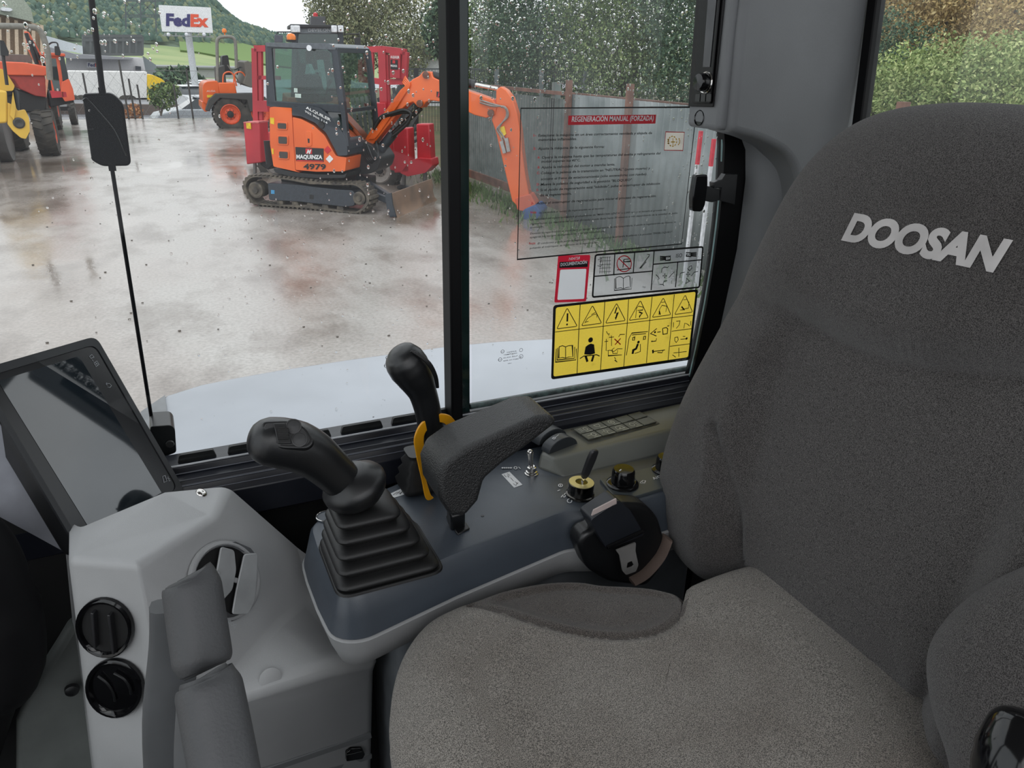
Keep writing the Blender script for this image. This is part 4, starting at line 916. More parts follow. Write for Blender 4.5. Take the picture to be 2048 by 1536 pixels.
def leaves(mb, c, r, n, size, sc=(1, 1, 1), hollow=.55, rnd=random):
    for _ in range(n):
        th = rnd.uniform(0, 2*PI); u = rnd.uniform(-1, 1); q = math.sqrt(1-u*u); k = hollow+(1-hollow)*rnd.random()**.6
        k *= 1+.22*noise.noise(V((q*math.cos(th)*2.2+c.x, q*math.sin(th)*2.2+c.y, u*2.2+c.z)))
        p = V((c.x+r*sc[0]*k*q*math.cos(th), c.y+r*sc[1]*k*q*math.sin(th), c.z+r*sc[2]*k*u))
        a = V((rnd.gauss(0, 1), rnd.gauss(0, 1), rnd.gauss(0, 1))).normalized(); b = a.cross(V((rnd.gauss(0, 1), rnd.gauss(0, 1), rnd.gauss(0, 1)))).normalized()
        s = size*rnd.uniform(.6, 1.4); o = len(mb.v); mb.v += [p-a*s, p+b*s*.5, p+a*s, p-b*s*.5]; mb.cur = rnd.choice((0, 0, 0, 1, 1, 2)); mb.face((o, o+1, o+2, o+3))
def leafmats(nm, a, b, c): return [M(nm+'_leaf_'+k, x, .75, spec=.2, scale=.8) for k, x in zip(('main', 'dark', 'light'), (a, b, c))]
LF = {'green': leafmats('bush', (112, 134, 84), (80, 102, 66), (150, 166, 108)), 'deep': leafmats('evergreen', (88, 112, 88), (62, 86, 68), (122, 144, 108)), 'birch': leafmats('birch', (138, 144, 108), (110, 116, 86), (170, 168, 128)),
      'autumn': leafmats('autumn', (196, 172, 118), (156, 132, 92), (222, 202, 150)), 'pale': leafmats('pale_bush', (164, 180, 116), (132, 152, 94), (200, 208, 146)), 'rust': leafmats('rust', (188, 132, 90), (150, 100, 70), (206, 160, 112))}
BARK = M('bark_grey', (110, 100, 90), .9, col2=(80, 72, 64), scale=6)
def tree(name, label, cat, base, blobs, kind, n, size, trunk=.12, group=None, hollow=.5, forks=True):
    t = thing(name, label, cat, base, 0, group); mb = MB(); tot = sum(b[1]**2 for b in blobs)
    for c, r, *s in blobs: leaves(mb, c, r, int(n*r*r/tot), size, s[0] if s else (1, 1, 1), hollow)
    mb.build('foliage', LF[kind], t, weld=False, fixn=False, smooth=0)
    mb = MB(); base = V(base)
    for c, r, *s in blobs:
        mid = base.lerp(c, .5); mid.x = base.x*.6+c.x*.4; mid.y = base.y*.6+c.y*.4
        mb.tube(crom([base, mid, c], 5), [trunk*(1-.08*k) for k in range(11)], 7)
    mb.build('trunk', BARK, t, smooth=60); return t
# forest cover on the upper hill: uncountable
mb = MB()
for _ in range(26000):
    if random.random() < .8: a = random.uniform(math.radians(68), math.radians(108))
    else: a = random.uniform(math.radians(0), math.radians(40))
    r = random.uniform(150, 520)
    z = terr(a, r)
    if (z-H)/r < (.007 if a > 1 else .03): continue
    c = V((r*math.cos(a), r*math.sin(a), z+.6)); s = random.uniform(1.0, 1.9)*max(.55, r/420)
    o = len(mb.v); k = random.uniform(0, PI)
    vs = []
    for q in range(5): vs.append(c+V((s*math.cos(k+q*2*PI/5)*.9, s*math.sin(k+q*2*PI/5)*.9, s*.1*random.random())))
    for q in range(5): vs.append(c+V((s*math.cos(k+q*2*PI/5+.5)*.65, s*math.sin(k+q*2*PI/5+.5)*.65, s*random.uniform(.8, 1.2))))
    vs.append(c+V((0, 0, s*1.6))); mb.cur = random.choice((0, 0, 1, 1, 2))
    mb.add(vs, [(q, (q+1) % 5, 5+(q+1) % 5, 5+q) for q in range(5)]+[(5+q, 5+(q+1) % 5, 10) for q in range(5)])
fo = mb.build('forest', [M('forest_dark', (74, 98, 88), .9), M('forest_mid', (92, 114, 98), .9), M('forest_olive', (118, 128, 98), .9)], weld=False, fixn=False, smooth=60, kind='stuff')  # distance haze is put into these lightened, bluish greens
fo['label'] = 'dense dark green woodland covering the hillside behind the yard'; fo['category'] = 'forest'
# vine rows
mb = MB()
for k in range(24):
    for side in (0, 1):
        pts = []
        for i in range(9):
            a = math.radians(79.5+i*.95) if side == 0 else math.radians(78+i*.9)
            r = (175+k*3.2); pts.append(V((r*math.cos(a), r*math.sin(a), terr(a, r)+.35)))
        if side == 0: mb.tube(pts, .55, 4)
vr = mb.build('vineyard', M('vine_rows_green', (110, 136, 84), .9, col2=(130, 150, 98)), weld=False, fixn=False, kind='stuff'); vr['label'] = 'rows of green vines striping the lower hillside behind the sign pole'; vr['category'] = 'vineyard'

# ================================================================== FENCES
FM = M('green_grey_fence_paint', (84, 96, 94), .5, col2=(116, 126, 124), scale=4); RUST = M('rusty_rail', (128, 92, 78), .7, col2=(92, 66, 56), scale=5)
fn = thing('palisade_fence', 'dark slatted metal yard fence with rusty rails running behind the orange digging arm', 'fence', (5.62, 9, 0))
mb = MB(); y = 3.2
while y < 14.4: 
    mb.box((5.62, y, .93), (.02, .062, 1.5)); y += .098
mb.build('slat_panel', FM, fn)
zt = 1.76
MB().box((5.60, 8.8, zt), (.05, 11.2, .05)).build('top_rail', RUST, fn); MB().box((5.60, 8.8, .16), (.06, 11.2, .14)).build('base_rail', RUST, fn)
for y in (14.4, 10.6, 7.2, 6.3): MB().box((5.66, y, 1.0), (.1, .1, 2.0 if y < 8 else 1.8)).build('fence_post', RUST if y < 8 else FM, fn)
fb = thing('mesh_fence', 'dark wire mesh fence on grey posts behind the slatted fence', 'fence', (9, 12, 0))
pa, pb = onZ(900, 137, 1.92), onZ(1640, 150, 1.92); pts = [pa.lerp(pb, k/9) for k in range(10)]
for p in pts: MB().box((p.x, p.y, .96), (.10, .10, 1.92)).build('mesh_post', M('post_grey', (112, 120, 122), .6), fb)
mb = MB()
for k in range(9):
    for z in (1.9, 1.55, 1.2, .85, .5): mb.bar(V((pts[k].x, pts[k].y, z)), V((pts[k+1].x, pts[k+1].y, z)), .02)
    for i in range(22):
        p = pts[k].lerp(pts[k+1], (i+.5)/22); mb.bar(V((p.x, p.y, .3)), V((p.x, p.y, 1.9)), .012, .012, V((1, 0, 0)))
mb.build('wire_mesh', M('wire_dark', (34, 40, 40), .6), fb, weld=False, fixn=False)
sh = thing('sheet_barrier', 'grey corrugated sheet panels with rusty frame leaning inside the fence at the right', 'panel', (5.4, 6.6, 0))
mb = MB(); prof = []
n_ = 84
ysh = [9.6-(9.6-4.2)*k/n_ for k in range(n_+1)]
mb.loft([[V((5.36+(.03 if k % 2 else 0), ysh[k], .1)), V((5.36+(.03 if k % 2 else 0), ysh[k], 1.78))] for k in range(n_+1)], (False, False), closed=False)
o_ = mb.build('corrugated_sheet', M('galvanised_sheet', (140, 146, 146), .4, col2=(104, 112, 112), scale=2, metal=.2), sh); md = o_.modifiers.new('s', 'SOLIDIFY'); md.thickness = .004
for y in (9.6, 8.1, 6.0, 4.3): MB().box((5.32, y, .98), (.07, .07, 1.96)).build('frame_post', RUST, sh)
# red and white striped poles
for i, (x0, y0, x1, y1) in enumerate(((1402, 262, 1383, 405), (1428, 278, 1418, 375))):
    a = onX(x0, y0, 5.0); b = onX(x1, y1, 5.0); a = V((5.0, a.y, a.z)); b0 = V((5.0, a.y-.0, .0))
    t = thing('striped_pole', ('red and white striped pole just left of the window latch', 'shorter red and white striped pole to the right, above the window latch')[i], 'pole', (5.0, a.y, 0), 0, 'striped poles')
    zr = a.z-.32*(1 if i == 0 else .8)
    MB().box((5.0, a.y, (a.z+zr)/2), (.032, .032, a.z-zr)).build('red_band', M('pole_red', (214, 52, 70), .45), t); MB().box((5.0, a.y, zr/2), (.03, .03, zr)).build('white_shaft', M('pole_white', (226, 228, 232), .4), t)
# weeds
mb = MB()
for _ in range(1500):
    y = random.uniform(5, 15); x = 5.45-abs(random.gauss(0, .28)); p = V((x, y, 0)); hgt = random.uniform(.05, .22)
    d = V((random.gauss(0, .05), random.gauss(0, .05), hgt)); s = V((random.uniform(-.02, .02), .012, 0)); mb.add([p-s, p+s, p+d], [(0, 1, 2)])
wd = mb.build('weeds', M('weed_green', (84, 108, 56), .8), weld=False, fixn=False, kind='stuff'); wd['label'] = 'green weeds growing along the foot of the slatted fence'; wd['category'] = 'weeds'

# ================================================================== TREES
def blob(px, py, d, r, s=(1, 1, 1)):
    if 900 < px < 1480: d *= 1.25; r *= 1.25
    return (atd(px, py, d), r, s)
def gbase(px, d): d *= 1.25 if 900 < px < 1480 else 1; p = atd(px, 150, d); return V((p.x, p.y, 0))
tree('leafy_tree', 'dense dark green tree right of the central window post, behind the fence', 'tree', gbase(1090, 24), [blob(1090, 40, 24, 2.1), blob(1040, 110, 23, 1.3), blob(1150, -30, 24, 2.3), blob(1120, 120, 22, 1.4), blob(1060, -20, 25, 1.5)], 'deep', 34000, .055, group='trees behind the slatted fence')
tree('leafy_tree', 'tall olive green tree filling the upper right of the side window', 'tree', gbase(1280, 21), [blob(1270, 40, 21, 2.0), blob(1200, 90, 21, 1.5), blob(1330, 100, 20, 1.6), blob(1370, 20, 20, 1.8), blob(1260, -50, 21, 2.2), blob(1240, 140, 19, 1.2)], 'green', 36000, .05, group='trees behind the slatted fence')
tree('leafy_tree', 'low dark green bushy tree at the foot of the window pillar, behind the mesh fence', 'tree', gbase(980, 27), [blob(975, 90, 27, 1.5), blob(950, 60, 28, 1.2), blob(1010, 135, 25, 1.1), blob(960, 130, 26, 1.3)], 'green', 15000, .06, group='trees behind the slatted fence')
tree('leafy_tree', 'dark evergreen tree behind the upper pillar panel at the right of the side window', 'tree', gbase(1420, 18), [blob(1420, 80, 18, 1.6), blob(1390, 150, 17, 1.1), blob(1450, 0, 18, 1.8), blob(1400, -30, 18, 1.5)], 'deep', 18000, .05, group='trees behind the slatted fence')
tree('birch_tree', 'wispy birch with drooping yellow-green twigs behind the orange machine cab', 'tree', gbase(690, 42), [blob(690, 45, 42, 2.0, (1, 1, 1.3)), blob(660, 20, 42, 1.3, (1, 1, 1.3)), blob(730, 10, 43, 1.7, (1, 1, 1.4)), blob(700, 90, 41, 1.6)], 'birch', 17000, .075, .10, 'birches beyond the yard', .25)
tree('birch_tree', 'second thinner birch with pale bare branches left of the window post', 'tree', gbase(805, 40), [blob(800, 50, 40, 2.0, (1, 1, 1.4)), blob(770, 10, 41, 1.4, (1, 1, 1.4)), blob(830, 20, 41, 1.4, (1, 1, 1.4)), blob(810, 100, 39, 1.3)], 'birch', 12000, .07, .09, 'birches beyond the yard', .25)
tree('leafy_tree', 'small dark tree half hidden by the central window post against the white sky', 'tree', gbase(885, 34), [blob(885, 60, 34, .9, (1, 1, 1.3)), blob(895, 30, 34, .7), blob(875, 85, 34, .5)], 'deep', 3500, .09, .08)
tree('shrub', 'green shrub in front of the yellow truck cab', 'shrub', atd(322, 232, 36), [blob(326, 192, 36, .55), blob(342, 182, 36, .38), blob(312, 196, 36, .35)], 'green', 1300, .07, .03)
tree('shrub', 'small rust orange bush at the far yard edge', 'shrub', atd(268, 240, 33), [blob(270, 226, 33, .33), blob(262, 232, 33, .25)], 'rust', 700, .05, .02)
tree('roadside_tree', 'dark round tree beside the sign pole, below the hill', 'tree', atd(340, 215, 75), [blob(335, 168, 75, 1.3), blob(355, 174, 75, 1.1)], 'deep', 1500, .25, .12, 'dark trees around the sign pole')
tree('roadside_tree', 'dark tree just right of the sign pole', 'tree', atd(385, 215, 78), [blob(374, 160, 78, 1.2), blob(396, 172, 78, .9)], 'deep', 1500, .25, .12, 'dark trees around the sign pole')
# behind the rear window
tree('autumn_tree', 'brown and gold autumn tree seen through the rear window', 'tree', gbase(1850, 19), [blob(1830, 40, 19, 1.35), blob(1790, 0, 19, 1.2), blob(1880, 80, 18.5, .9), blob(1850, 120, 18, .6), blob(1900, 20, 19, .8), blob(1860, -50, 19, 1.3)], 'autumn', 22000, .038)
tree('autumn_tree', 'orange-gold tree cut by the right edge of the rear window', 'tree', gbase(2060, 17), [blob(2060, 60, 17, 1.0), blob(2030, 20, 18, .7), blob(2050, 110, 17, .7)], 'autumn', 10000, .036)
tree('hazel_tree', 'grey-green tree between the two autumn trees behind the rear window', 'tree', gbase(1975, 34), [blob(1975, 40, 34, 1.8), blob(1940, 20, 34, 1.4), blob(1990, 90, 33, 1.5)], 'deep', 4500, .12)
tree('hedge_bush', 'soft blue-green bush low at the left of the rear window', 'bush', gbase(1760, 13), [blob(1765, 130, 13, .75), blob(1740, 170, 13, .7), blob(1790, 190, 13, .6)], 'deep', 12000, .026)
tree('hedge_bush', 'pale yellow-green bush filling the bottom of the rear window', 'bush', gbase(1860, 11), [blob(1800, 190, 11, .6), blob(1880, 185, 11, .65), blob(1960, 175, 11, .6), blob(2030, 165, 11, .6), blob(1850, 215, 10.5, .6), blob(1950, 215, 10.5, .6), blob(2060, 205, 10.5, .7), blob(1740, 215, 11, .5)], 'pale', 30000, .024)
t = thing('house', 'low grey house roof among the trees behind the rear window', 'house', onX(1920, 150, 40).xy.to_3d())
hp_ = [onX(1870, 92, 40), onX(1935, 88, 40), onX(1990, 105, 40), onX(1975, 120, 40), onX(1895, 118, 40)]
MB().prism(hp_, (4, 0, -.3)).build('roof', M('slate_roof', (104, 100, 112), .6), t); MB().prism([onX(1885, 100, 41), onX(1960, 103, 41), onX(1960, 170, 41), onX(1885, 170, 41)], (3, 0, 0)).build('wall', M('house_white', (196, 190, 192), .7), t)
# ================================================================== MACHINES IN THE YARD
ORG = M('machine_orange_paint', (232, 104, 38), .32, spec=.5, coat=.3, scale=2, col2=(216, 92, 32)); ORG2 = M('faded_orange_paint', (226, 98, 62), .45, scale=3)
REDP = M('red_machine_paint', (196, 52, 62), .45, scale=2, col2=(168, 44, 54)); DGR = M('machine_dark_blue_grey', (52, 58, 66), .4); TRK = M('muddy_track_rubber', (62, 58, 54), .8, col2=(104, 96, 84), scale=9)
CHAR = M('charcoal_paint', (60, 60, 58), .6); TYR = M('tyre_rubber', (48, 47, 45), .85, col2=(78, 74, 68), scale=5); RIMO = M('orange_rim', (224, 86, 44), .5); PALE = M('pale_rops_grey', (128, 126, 118), .5)
CGL = glass_mat('machine_cab_glass', (150, 186, 178), .08); YL = M('yellow_machine_paint', (226, 184, 70), .45, scale=2, col2=(206, 166, 66)); HOSE = M('hose_black', (24, 24, 26), .4); MUD = M('muddy_blade_steel', (138, 112, 92), .6, col2=(104, 88, 76), scale=3)
BEAC = M('amber_beacon', (244, 128, 30), .2); LAMP = M('lamp_lens', (230, 232, 236), .1); BKP = M('matte_black_paint', (26, 27, 29), .5)
SBLK = M('sign_black', (20, 20, 22), .4); SWH = M('sign_white', (232, 232, 232), .5); SRD = M('sign_red', (206, 36, 44), .4); SYE = M('sticker_yellow', (236, 200, 40), .4)
def poly(S, pts, d=0): return [S(x, y, d) for x, y in pts]
def pr(S, pts, d0, d1, mb=None, r=0, n=3):
    p = poly(S, pts, d0)
    if r: p = rpoly(p, r, n)
    return (mb or MB()).prism(p, S.w*(d1-d0))
def frame_plate(S, outer, inner, d0, th):
    o = poly(S, outer, d0); i = poly(S, inner, d0); v = S.w*th
    return MB().loft([o, i, [p+v for p in i], [p+v for p in o], o], (False, False))
def wheel(parent, c, ax, R, wd, rim, rr=.55, lugs=18, name='wheel', rimside=-1):
    """tyre with lugs plus rim and hub; ax points to the visible side"""
    ax = V(ax).normalized(); c = V(c); mb = MB()
    mb.lathe(c, ax, [(R*rr, -wd*.42), (R*.80, -wd*.5), (R*.93, -wd*.47), (R*.965, -wd*.3), (R*.97, 0), (R*.965, wd*.3), (R*.93, wd*.47), (R*.80, wd*.5), (R*rr, wd*.42), (R*rr, -wd*.42)], 36)
    x = ax.cross(ZA).normalized(); y = ax.cross(x)
    for k in range(lugs):
        for s in (-1, 1):
            a = 2*PI*(k+(.5 if s > 0 else 0))/lugs; d = x*math.cos(a)+y*math.sin(a); a2 = a+s*0+.14; d2 = x*math.cos(a2)+y*math.sin(a2)
            mb.bar(c+ax*s*wd*.48+d*R*.955, c+ax*s*wd*.03+d2*R*.985, R*.07, R*.07, d)
    t = mb.build('tyre', TYR, parent, smooth=40, weld=False)
    rm = MB().lathe(c, ax, [(R*rr*.99, -wd*.40), (R*rr*.99, wd*.40), (R*rr*.90, wd*.43), (R*rr*.84, wd*.34), (R*rr*.55, wd*.26), (R*rr*.5, wd*.30), (R*rr*.30, wd*.32), (.001, wd*.32)], 32).build('rim', rim, parent, smooth=40)
    mb = MB().lathe(c, ax, [(R*rr*.34, wd*.33), (R*rr*.30, wd*.42), (R*rr*.16, wd*.44), (.001, wd*.44)], 16)
    for k in range(8):
        a = 2*PI*k/8; d = x*math.cos(a)+y*math.sin(a); mb.lathe(c+d*R*rr*.44+ax*wd*.28, ax, [(R*.03, 0), (R*.03, wd*.05), (.0001, wd*.06)], 6)
    mb.build('hub', BKP, rm, smooth=40, weld=False)
def txt(parent, S, s, px, py, px2, py2, hpx, mat_, d=0, bold=.02, name='lettering', shear=0):
    """text whose baseline runs from (px,py) to (px2,py2) on the side plane, hpx tall in pixels"""
    a = S(px, py, d); b = S(px2, py2, d); u = (b-a); L = u.length; v = S(px, py-hpx, d)-a
    n = u.cross(v).normalized(); n = n if n.dot(CAM-a) > 0 else -n
    vs, fs = text_geo(s, 1, bold, shear, 'LEFT', 1.0); x0 = min(x for x, y in vs); x1 = max(x for x, y in vs); y1 = max(y for x, y in vs)
    return MB().add([a+u*((x-x0)/(x1-x0))+v*(y/y1)+n*.004 for x, y in vs], fs).build(name, mat_, parent, weld=False, fixn=False, smooth=0)
HD = V((.76, -.65, 0))
# ---------------------------------------------------------------- orange mini excavator
S = Side(onZ(620, 421, 0), HD)
mx = thing('mini_excavator', 'orange and dark blue mini excavator on muddy tracks with a small blade, number 4979', 'excavator', S(610, 418, .7).xy.to_3d())
out = [(486.5, 374), (494, 357), (516, 352.5), (583, 358), (671, 368), (711, 369), (729, 380), (738, 396), (733, 413), (716, 425.5), (693, 425), (600, 415), (516, 409), (499, 400)]
def track(d0):
    ring0 = crom(poly(S, out, d0), 8, True); c = sum(ring0, V())/len(ring0); th = .045
    def inn(p, k): return p+(c-p).normalized()*k
    rings = [[p, p+S.w*.30, inn(p, th)+S.w*.30, inn(p, th)] for p in ring0]; mb = MB(); rings.append(rings[0]); mb.loft(rings, (False, False))
    tot = 0; step = .075; nxt = 0
    for a, b in zip(ring0, ring0[1:]+ring0[:1]):
        L = (b-a).length
        while nxt < tot+L:
            p = a.lerp(b, (nxt-tot)/L); q = p+(p-c).normalized()*.012; mb.bar(q+S.w*.01, q+S.w*.29, .04, .032, (p-c)); nxt += step
        tot += L
    mb.build('rubber_track', TRK, mx, weld=False, smooth=40)
    f = pr(S, [(535, 366), (600, 370), (671, 379), (705, 381), (713, 393), (708, 412), (690, 414), (600, 404), (538, 400)], d0+.03, d0+.27, r=.03).build('track_frame', DGR, mx, bevel=.01)
    if d0 < .5:
        pr(S, [(542, 380), (549, 380.5), (549, 388), (542, 387.5)], d0+.026, d0+.03).build('blue_sticker', M('sticker_blue', (70, 150, 200), .4), f)
        pr(S, [(619, 389), (627, 389.5), (627, 398.5), (619, 398)], d0+.026, d0+.03).build('frame_slot', BKP, f)
    for px, py, rr, nm in ((511, 380, .125, 'drive_sprocket'), (718, 397, .10, 'front_idler')):
        MB().lathe(S(px, py, d0+.02), -S.w, [(rr, -.2), (rr, 0), (rr*.8, .01), (rr*.45, .0), (rr*.4, .03), (.001, .03)], 18).build(nm, TRK, mx)
    for px, py in ((560, 405), (590, 408), (620, 411), (650, 414), (680, 417)):
        MB().lathe(S(px, py, d0+.05), -S.w, [(.055, -.2), (.055, 0), (.001, .01)], 14).build('track_roller', TRK, mx)
track(0.0); track(1.22)
# undercarriage centre, blade arms, blade
MB().prism([S(x, y, .3) for x, y in ((560, 352), (700, 366), (700, 392), (565, 384))], S.w*.95).build('undercarriage', BKP, mx, bevel=.02)
mb = MB()
for d in (.35, 1.05): mb.bar(S(705, 372, d), S(780, 402, d), .07, .10)
mb.bar(S(715, 352, .75), S(780, 394, .75), .10, .08); mb.build('blade_arms', DGR, mx, bevel=.01)
bl0 = [(776, 389), (783, 387), (786, 400), (786.5, 415), (790, 428), (797, 436), (790, 437), (781, 430), (778, 410)]
pr(S, bl0, -.02, 1.62).build('dozer_blade', MUD, mx, bevel=.006)
pr(S, [(770, 389), (782, 386), (785, 410), (792, 434), (780, 434), (774, 420)], -.05, -.02).build('blade_end_plate', DGR, mx)
# turret
d0 = .06; DD = 1.36
pr(S, [(546, 336), (590, 345), (632, 349), (688, 350), (694, 345), (690, 356), (640, 357), (580, 353), (550, 345)], d0-.01, d0+DD, r=.03).build('lower_skirt', BKP, mx, bevel=.02)
MB().lathe(S(620, 360, .75), ZA, [(.40, -.12), (.40, .05)], 28, True).build('slew_ring', BKP, mx)
pr(S, [(539, 215), (546, 213.5), (583, 216), (584, 234), (590.5, 341), (600, 345), (547, 333), (540, 288)], d0, d0+DD, r=.02).build('rear_engine_door', ORG, mx, bevel=.025, bseg=3)
side = [(585, 234), (602, 238), (627, 251), (649, 271), (664, 299), (672, 312), (693, 315), (690, 343), (632, 343.5), (591, 340)]
pr(S, side, d0-.01, d0+.5, r=.02).build('side_panel', ORG, mx, bevel=.02, bseg=3)
pr(S, [(584, 216), (612, 211), (639, 216), (664, 236), (681, 259), (694, 282), (695, 311), (676, 312), (666, 292), (651.5, 265), (629.5, 245.5), (602, 233), (584, 231)], d0-.02, d0+.5, r=.02).build('dark_cover', DGR, mx, bevel=.025, bseg=3)
pr(S, [(560, 214), (690, 230), (694, 300), (690, 345), (600, 342), (560, 330)], d0+.25, d0+DD-.02).build('turret_body', BKP, mx, bevel=.02)
for i, (y0, y1) in enumerate(((246, 258), (273, 288), (303, 317))):
    x = 554+i*1.5
    pr(S, [(x-2, y0-3), (x+21, y0-2), (x+21, y1+3), (x-1, y1+2)], d0-.012, d0, r=.03, n=4).build('vent_surround', ORG, mx, bevel=.006)
    g = pr(S, [(x+1, y0), (x+18, y0+1), (x+18, y1), (x+1.5, y1-1)], d0-.018, d0-.011, r=.02, n=4).build('vent_grille', M('grille_dark', (70, 62, 58), .6), mx)
pr(S, [(610, 264), (616, 261), (623, 264), (624, 292), (617, 294), (611, 291)], d0-.02, d0-.009, r=.03).build('door_pull', ORG, mx, bevel=.006)
pr(S, [(615, 277), (619, 277.5), (619, 286), (616, 286)], d0-.022, d0-.019).build('lock_slot', BKP, mx)
MB().lathe(S(643, 250, d0-.02), -S.w, [(.055, 0), (.05, .015), (.02, .02), (.001, .012)], 16).build('filler_cap', BKP, mx)
pl_ = pr(S, [(590.5, 294), (647, 297), (647, 324), (592, 322)], d0-.016, d0-.011).build('name_plate', SBLK, mx)
pr(S, [(611, 297), (624, 297.5), (624, 308), (611.5, 307.5)], d0-.019, d0-.016).build('red_square', SRD, pl_)
txt(pl_, S, 'M', 613, 307, 623, 307.3, 8, SWH, d0-.02, .05, 'logo_letter', .4); txt(pl_, S, 'MAQUINZA', 593, 317, 645, 318, 8, SWH, d0-.018, .045)
pr(S, [(593, 320), (646, 321.5), (646, 323.5), (593, 322)], d0-.018, d0-.016).build('red_underline', SRD, pl_)
txt(mx, S, '4979', 607, 338, 652, 339, 11, SBLK, d0-.014, .03, 'fleet_number')
txt(mx, S, 'ALQUILER', 612, 217, 662, 243, 5.5, SWH, d0-.025, .03); txt(mx, S, '902 906 114', 610, 224, 655, 248, 4, SWH, d0-.025, .02)
for (x, y, m_) in ((655, 300, SRD), (659, 318, SWH)): pr(S, [(x, y-8), (x+7.5, y), (x, y+8), (x-7.5, y)], d0-.017, d0-.011).build('hazard_diamond', m_, mx)
pr(S, [(540, 235), (548, 236), (548, 249), (541, 247)], d0-.006, d0).build('warning_sticker', SYE, mx); pr(S, [(543, 297), (547, 297.5), (547, 309), (544, 308)], d0-.006, d0).build('warning_sticker', SYE, mx)
# cab
co = [(532, 86), (658, 88), (671, 99), (677, 140), (686, 212), (694, 290), (600, 260), (538, 214)]; 
W = S.w
mb = MB(); cw = 1.02; dc = d0+.02
fp = frame_plate(S, [(532, 87), (655, 88), (672, 100), (679, 150), (688, 226), (620, 222), (539, 214), (535, 150)], [(543, 97), (654, 99), (663, 106), (668, 150), (677, 209), (620, 207), (550, 202), (546, 150)], dc, .06)
fp.build('cab_side_frame', DGR, mx, bevel=.01)
pr(S, [(543, 97), (654, 99), (663, 106), (668, 150), (677, 209), (620, 207), (550, 202), (546, 150)], dc+.02, dc+.026).build('cab_side_glass', CGL, mx, smooth=0)
frame_plate(S, [(532, 87), (655, 88), (672, 100), (679, 150), (688, 226), (620, 222), (539, 214), (535, 150)], [(543, 97), (654, 99), (663, 106), (668, 150), (677, 209), (620, 207), (550, 202), (546, 150)], dc+cw, .06).build('cab_side_frame', DGR, mx, bevel=.01)
pr(S, [(530, 85), (658, 87), (668, 93), (672, 100), (532, 93)], dc-.02, dc+cw+.08, r=.02).build('cab_roof', M('roof_grey', (92, 98, 104), .4), mx, bevel=.02)
fl_ = [(672, 100), (679, 150), (688, 222), (695, 292)]
a = [S(x, y, dc) for x, y in fl_]; b = [p+W*cw for p in a]
mb = MB()
for p, q in zip(a[:-1], a[1:]): mb.bar(p, q, .07, .07, W)
for p, q in zip(b[:-1], b[1:]): mb.bar(p, q, .07, .07, W)
mb.bar(a[2], b[2], .06, .05).bar(a[3], b[3], .06, .08).bar(a[0], b[0], .06, .06); mb.build('cab_front_frame', DGR, mx)
mb = MB(); mb.add([a[0], b[0], b[1], b[2], a[2], a[1]], [(0, 1, 4, 5), (1, 2, 3, 4)] if False else [(0, 1, 2, 5), (5, 2, 3, 4)]); mb.add([a[2], b[2], b[3], a[3]], [(0, 1, 2, 3)]); mb.build('cab_front_glass', CGL, mx, fixn=False, smooth=0)
mb = MB(); mb.bar(S(536, 90, dc+cw*.5), S(539, 212, dc+cw*.5), .06, .06).bar(S(536, 90, dc+cw), S(539, 212, dc+cw), .06, .06); mb.build('cab_rear_post', DGR, mx)
# inside: seat, levers, wheel
pr(S, [(586, 150), (604, 147), (614, 152), (620, 180), (640, 190), (640, 206), (590, 204)], dc+.32, dc+.75, r=.05).build('cab_seat', BKP, mx, bevel=.03)
mb = MB()
for d in (.25, .8): mb.bar(S(650, 206, dc+d), S(656, 168, dc+d), .02).bar(S(656, 170, dc+d), S(662, 160, dc+d), .04)
mb.build('control_levers', BKP, mx)
pr(S, [(588, 176), (595, 176.5), (595, 185), (588, 184.5)], dc+.012, dc+.018).build('window_sticker', M('paper_white_green', (196, 214, 206), .6), mx); pr(S, [(590, 187), (602, 188), (602, 196), (590, 195)], dc+.012, dc+.018).build('window_sticker', MATS['paper_white_green'], mx)
mb = MB(); mb.lathe(S(583, 84, dc+.5), ZA, [(.075, 0), (.08, .03), (.001, .03)], 16, True); mb.build('beacon_base', BKP, mx)
MB().lathe(S(583, 83, dc+.5), ZA, [(.065, .02), (.068, .07), (.05, .10), (.001, .115)], 16, True).build('beacon', BEAC, mx, smooth=60)
MB().lathe(S(620, 96, dc-.02), -S.w, [(.035, 0), (.04, .03), (.001, .03)], 12, True).build('work_light', LAMP, mx); MB().lathe(S(716, 112, dc+.8), HD, [(.05, 0), (.055, .06), (.001, .06)], 12, True).build('work_light', LAMP, mx)
# swing post and boom
db = .66
pr(S, [(694, 300), (722, 282), (745, 292), (762, 318), (756, 338), (738, 348), (690, 350)], db-.12, db+.42, r=.04).build('swing_post', BKP, mx, bevel=.03)
bm = [(726, 284), (740, 262), (770, 222), (800, 180), (826, 158), (838, 152), (846, 143), (862, 143), (866, 155), (886, 164), (925, 178), (960, 190), (985, 199), (994, 214), (990, 230), (972, 236), (948, 230), (915, 213), (886, 204), (862, 201), (852, 204), (843, 216), (835, 214), (826, 204), (815, 208), (800, 222), (772, 256), (745, 290), (732, 294)]
boom = pr(S, bm, db, db+.22).build('boom', ORG, mx, bevel=.012)
mb = MB()
for k in range(4):
    d = db-.03; o = k*3.2
    mb.tube(crom([S(738+o, 278-o*.1, d), S(747+o, 266, d), S(772+o, 230, d), S(797+o, 192-o*.2, d), S(811+o*.8, 173-o*.3, d), S(806+o*.5, 165-o, d), S(812, 158-o*.4, d)], 5), .014, 6)
mb.build('hydraulic_pipes', ORG, boom, weld=False)
mb = MB()
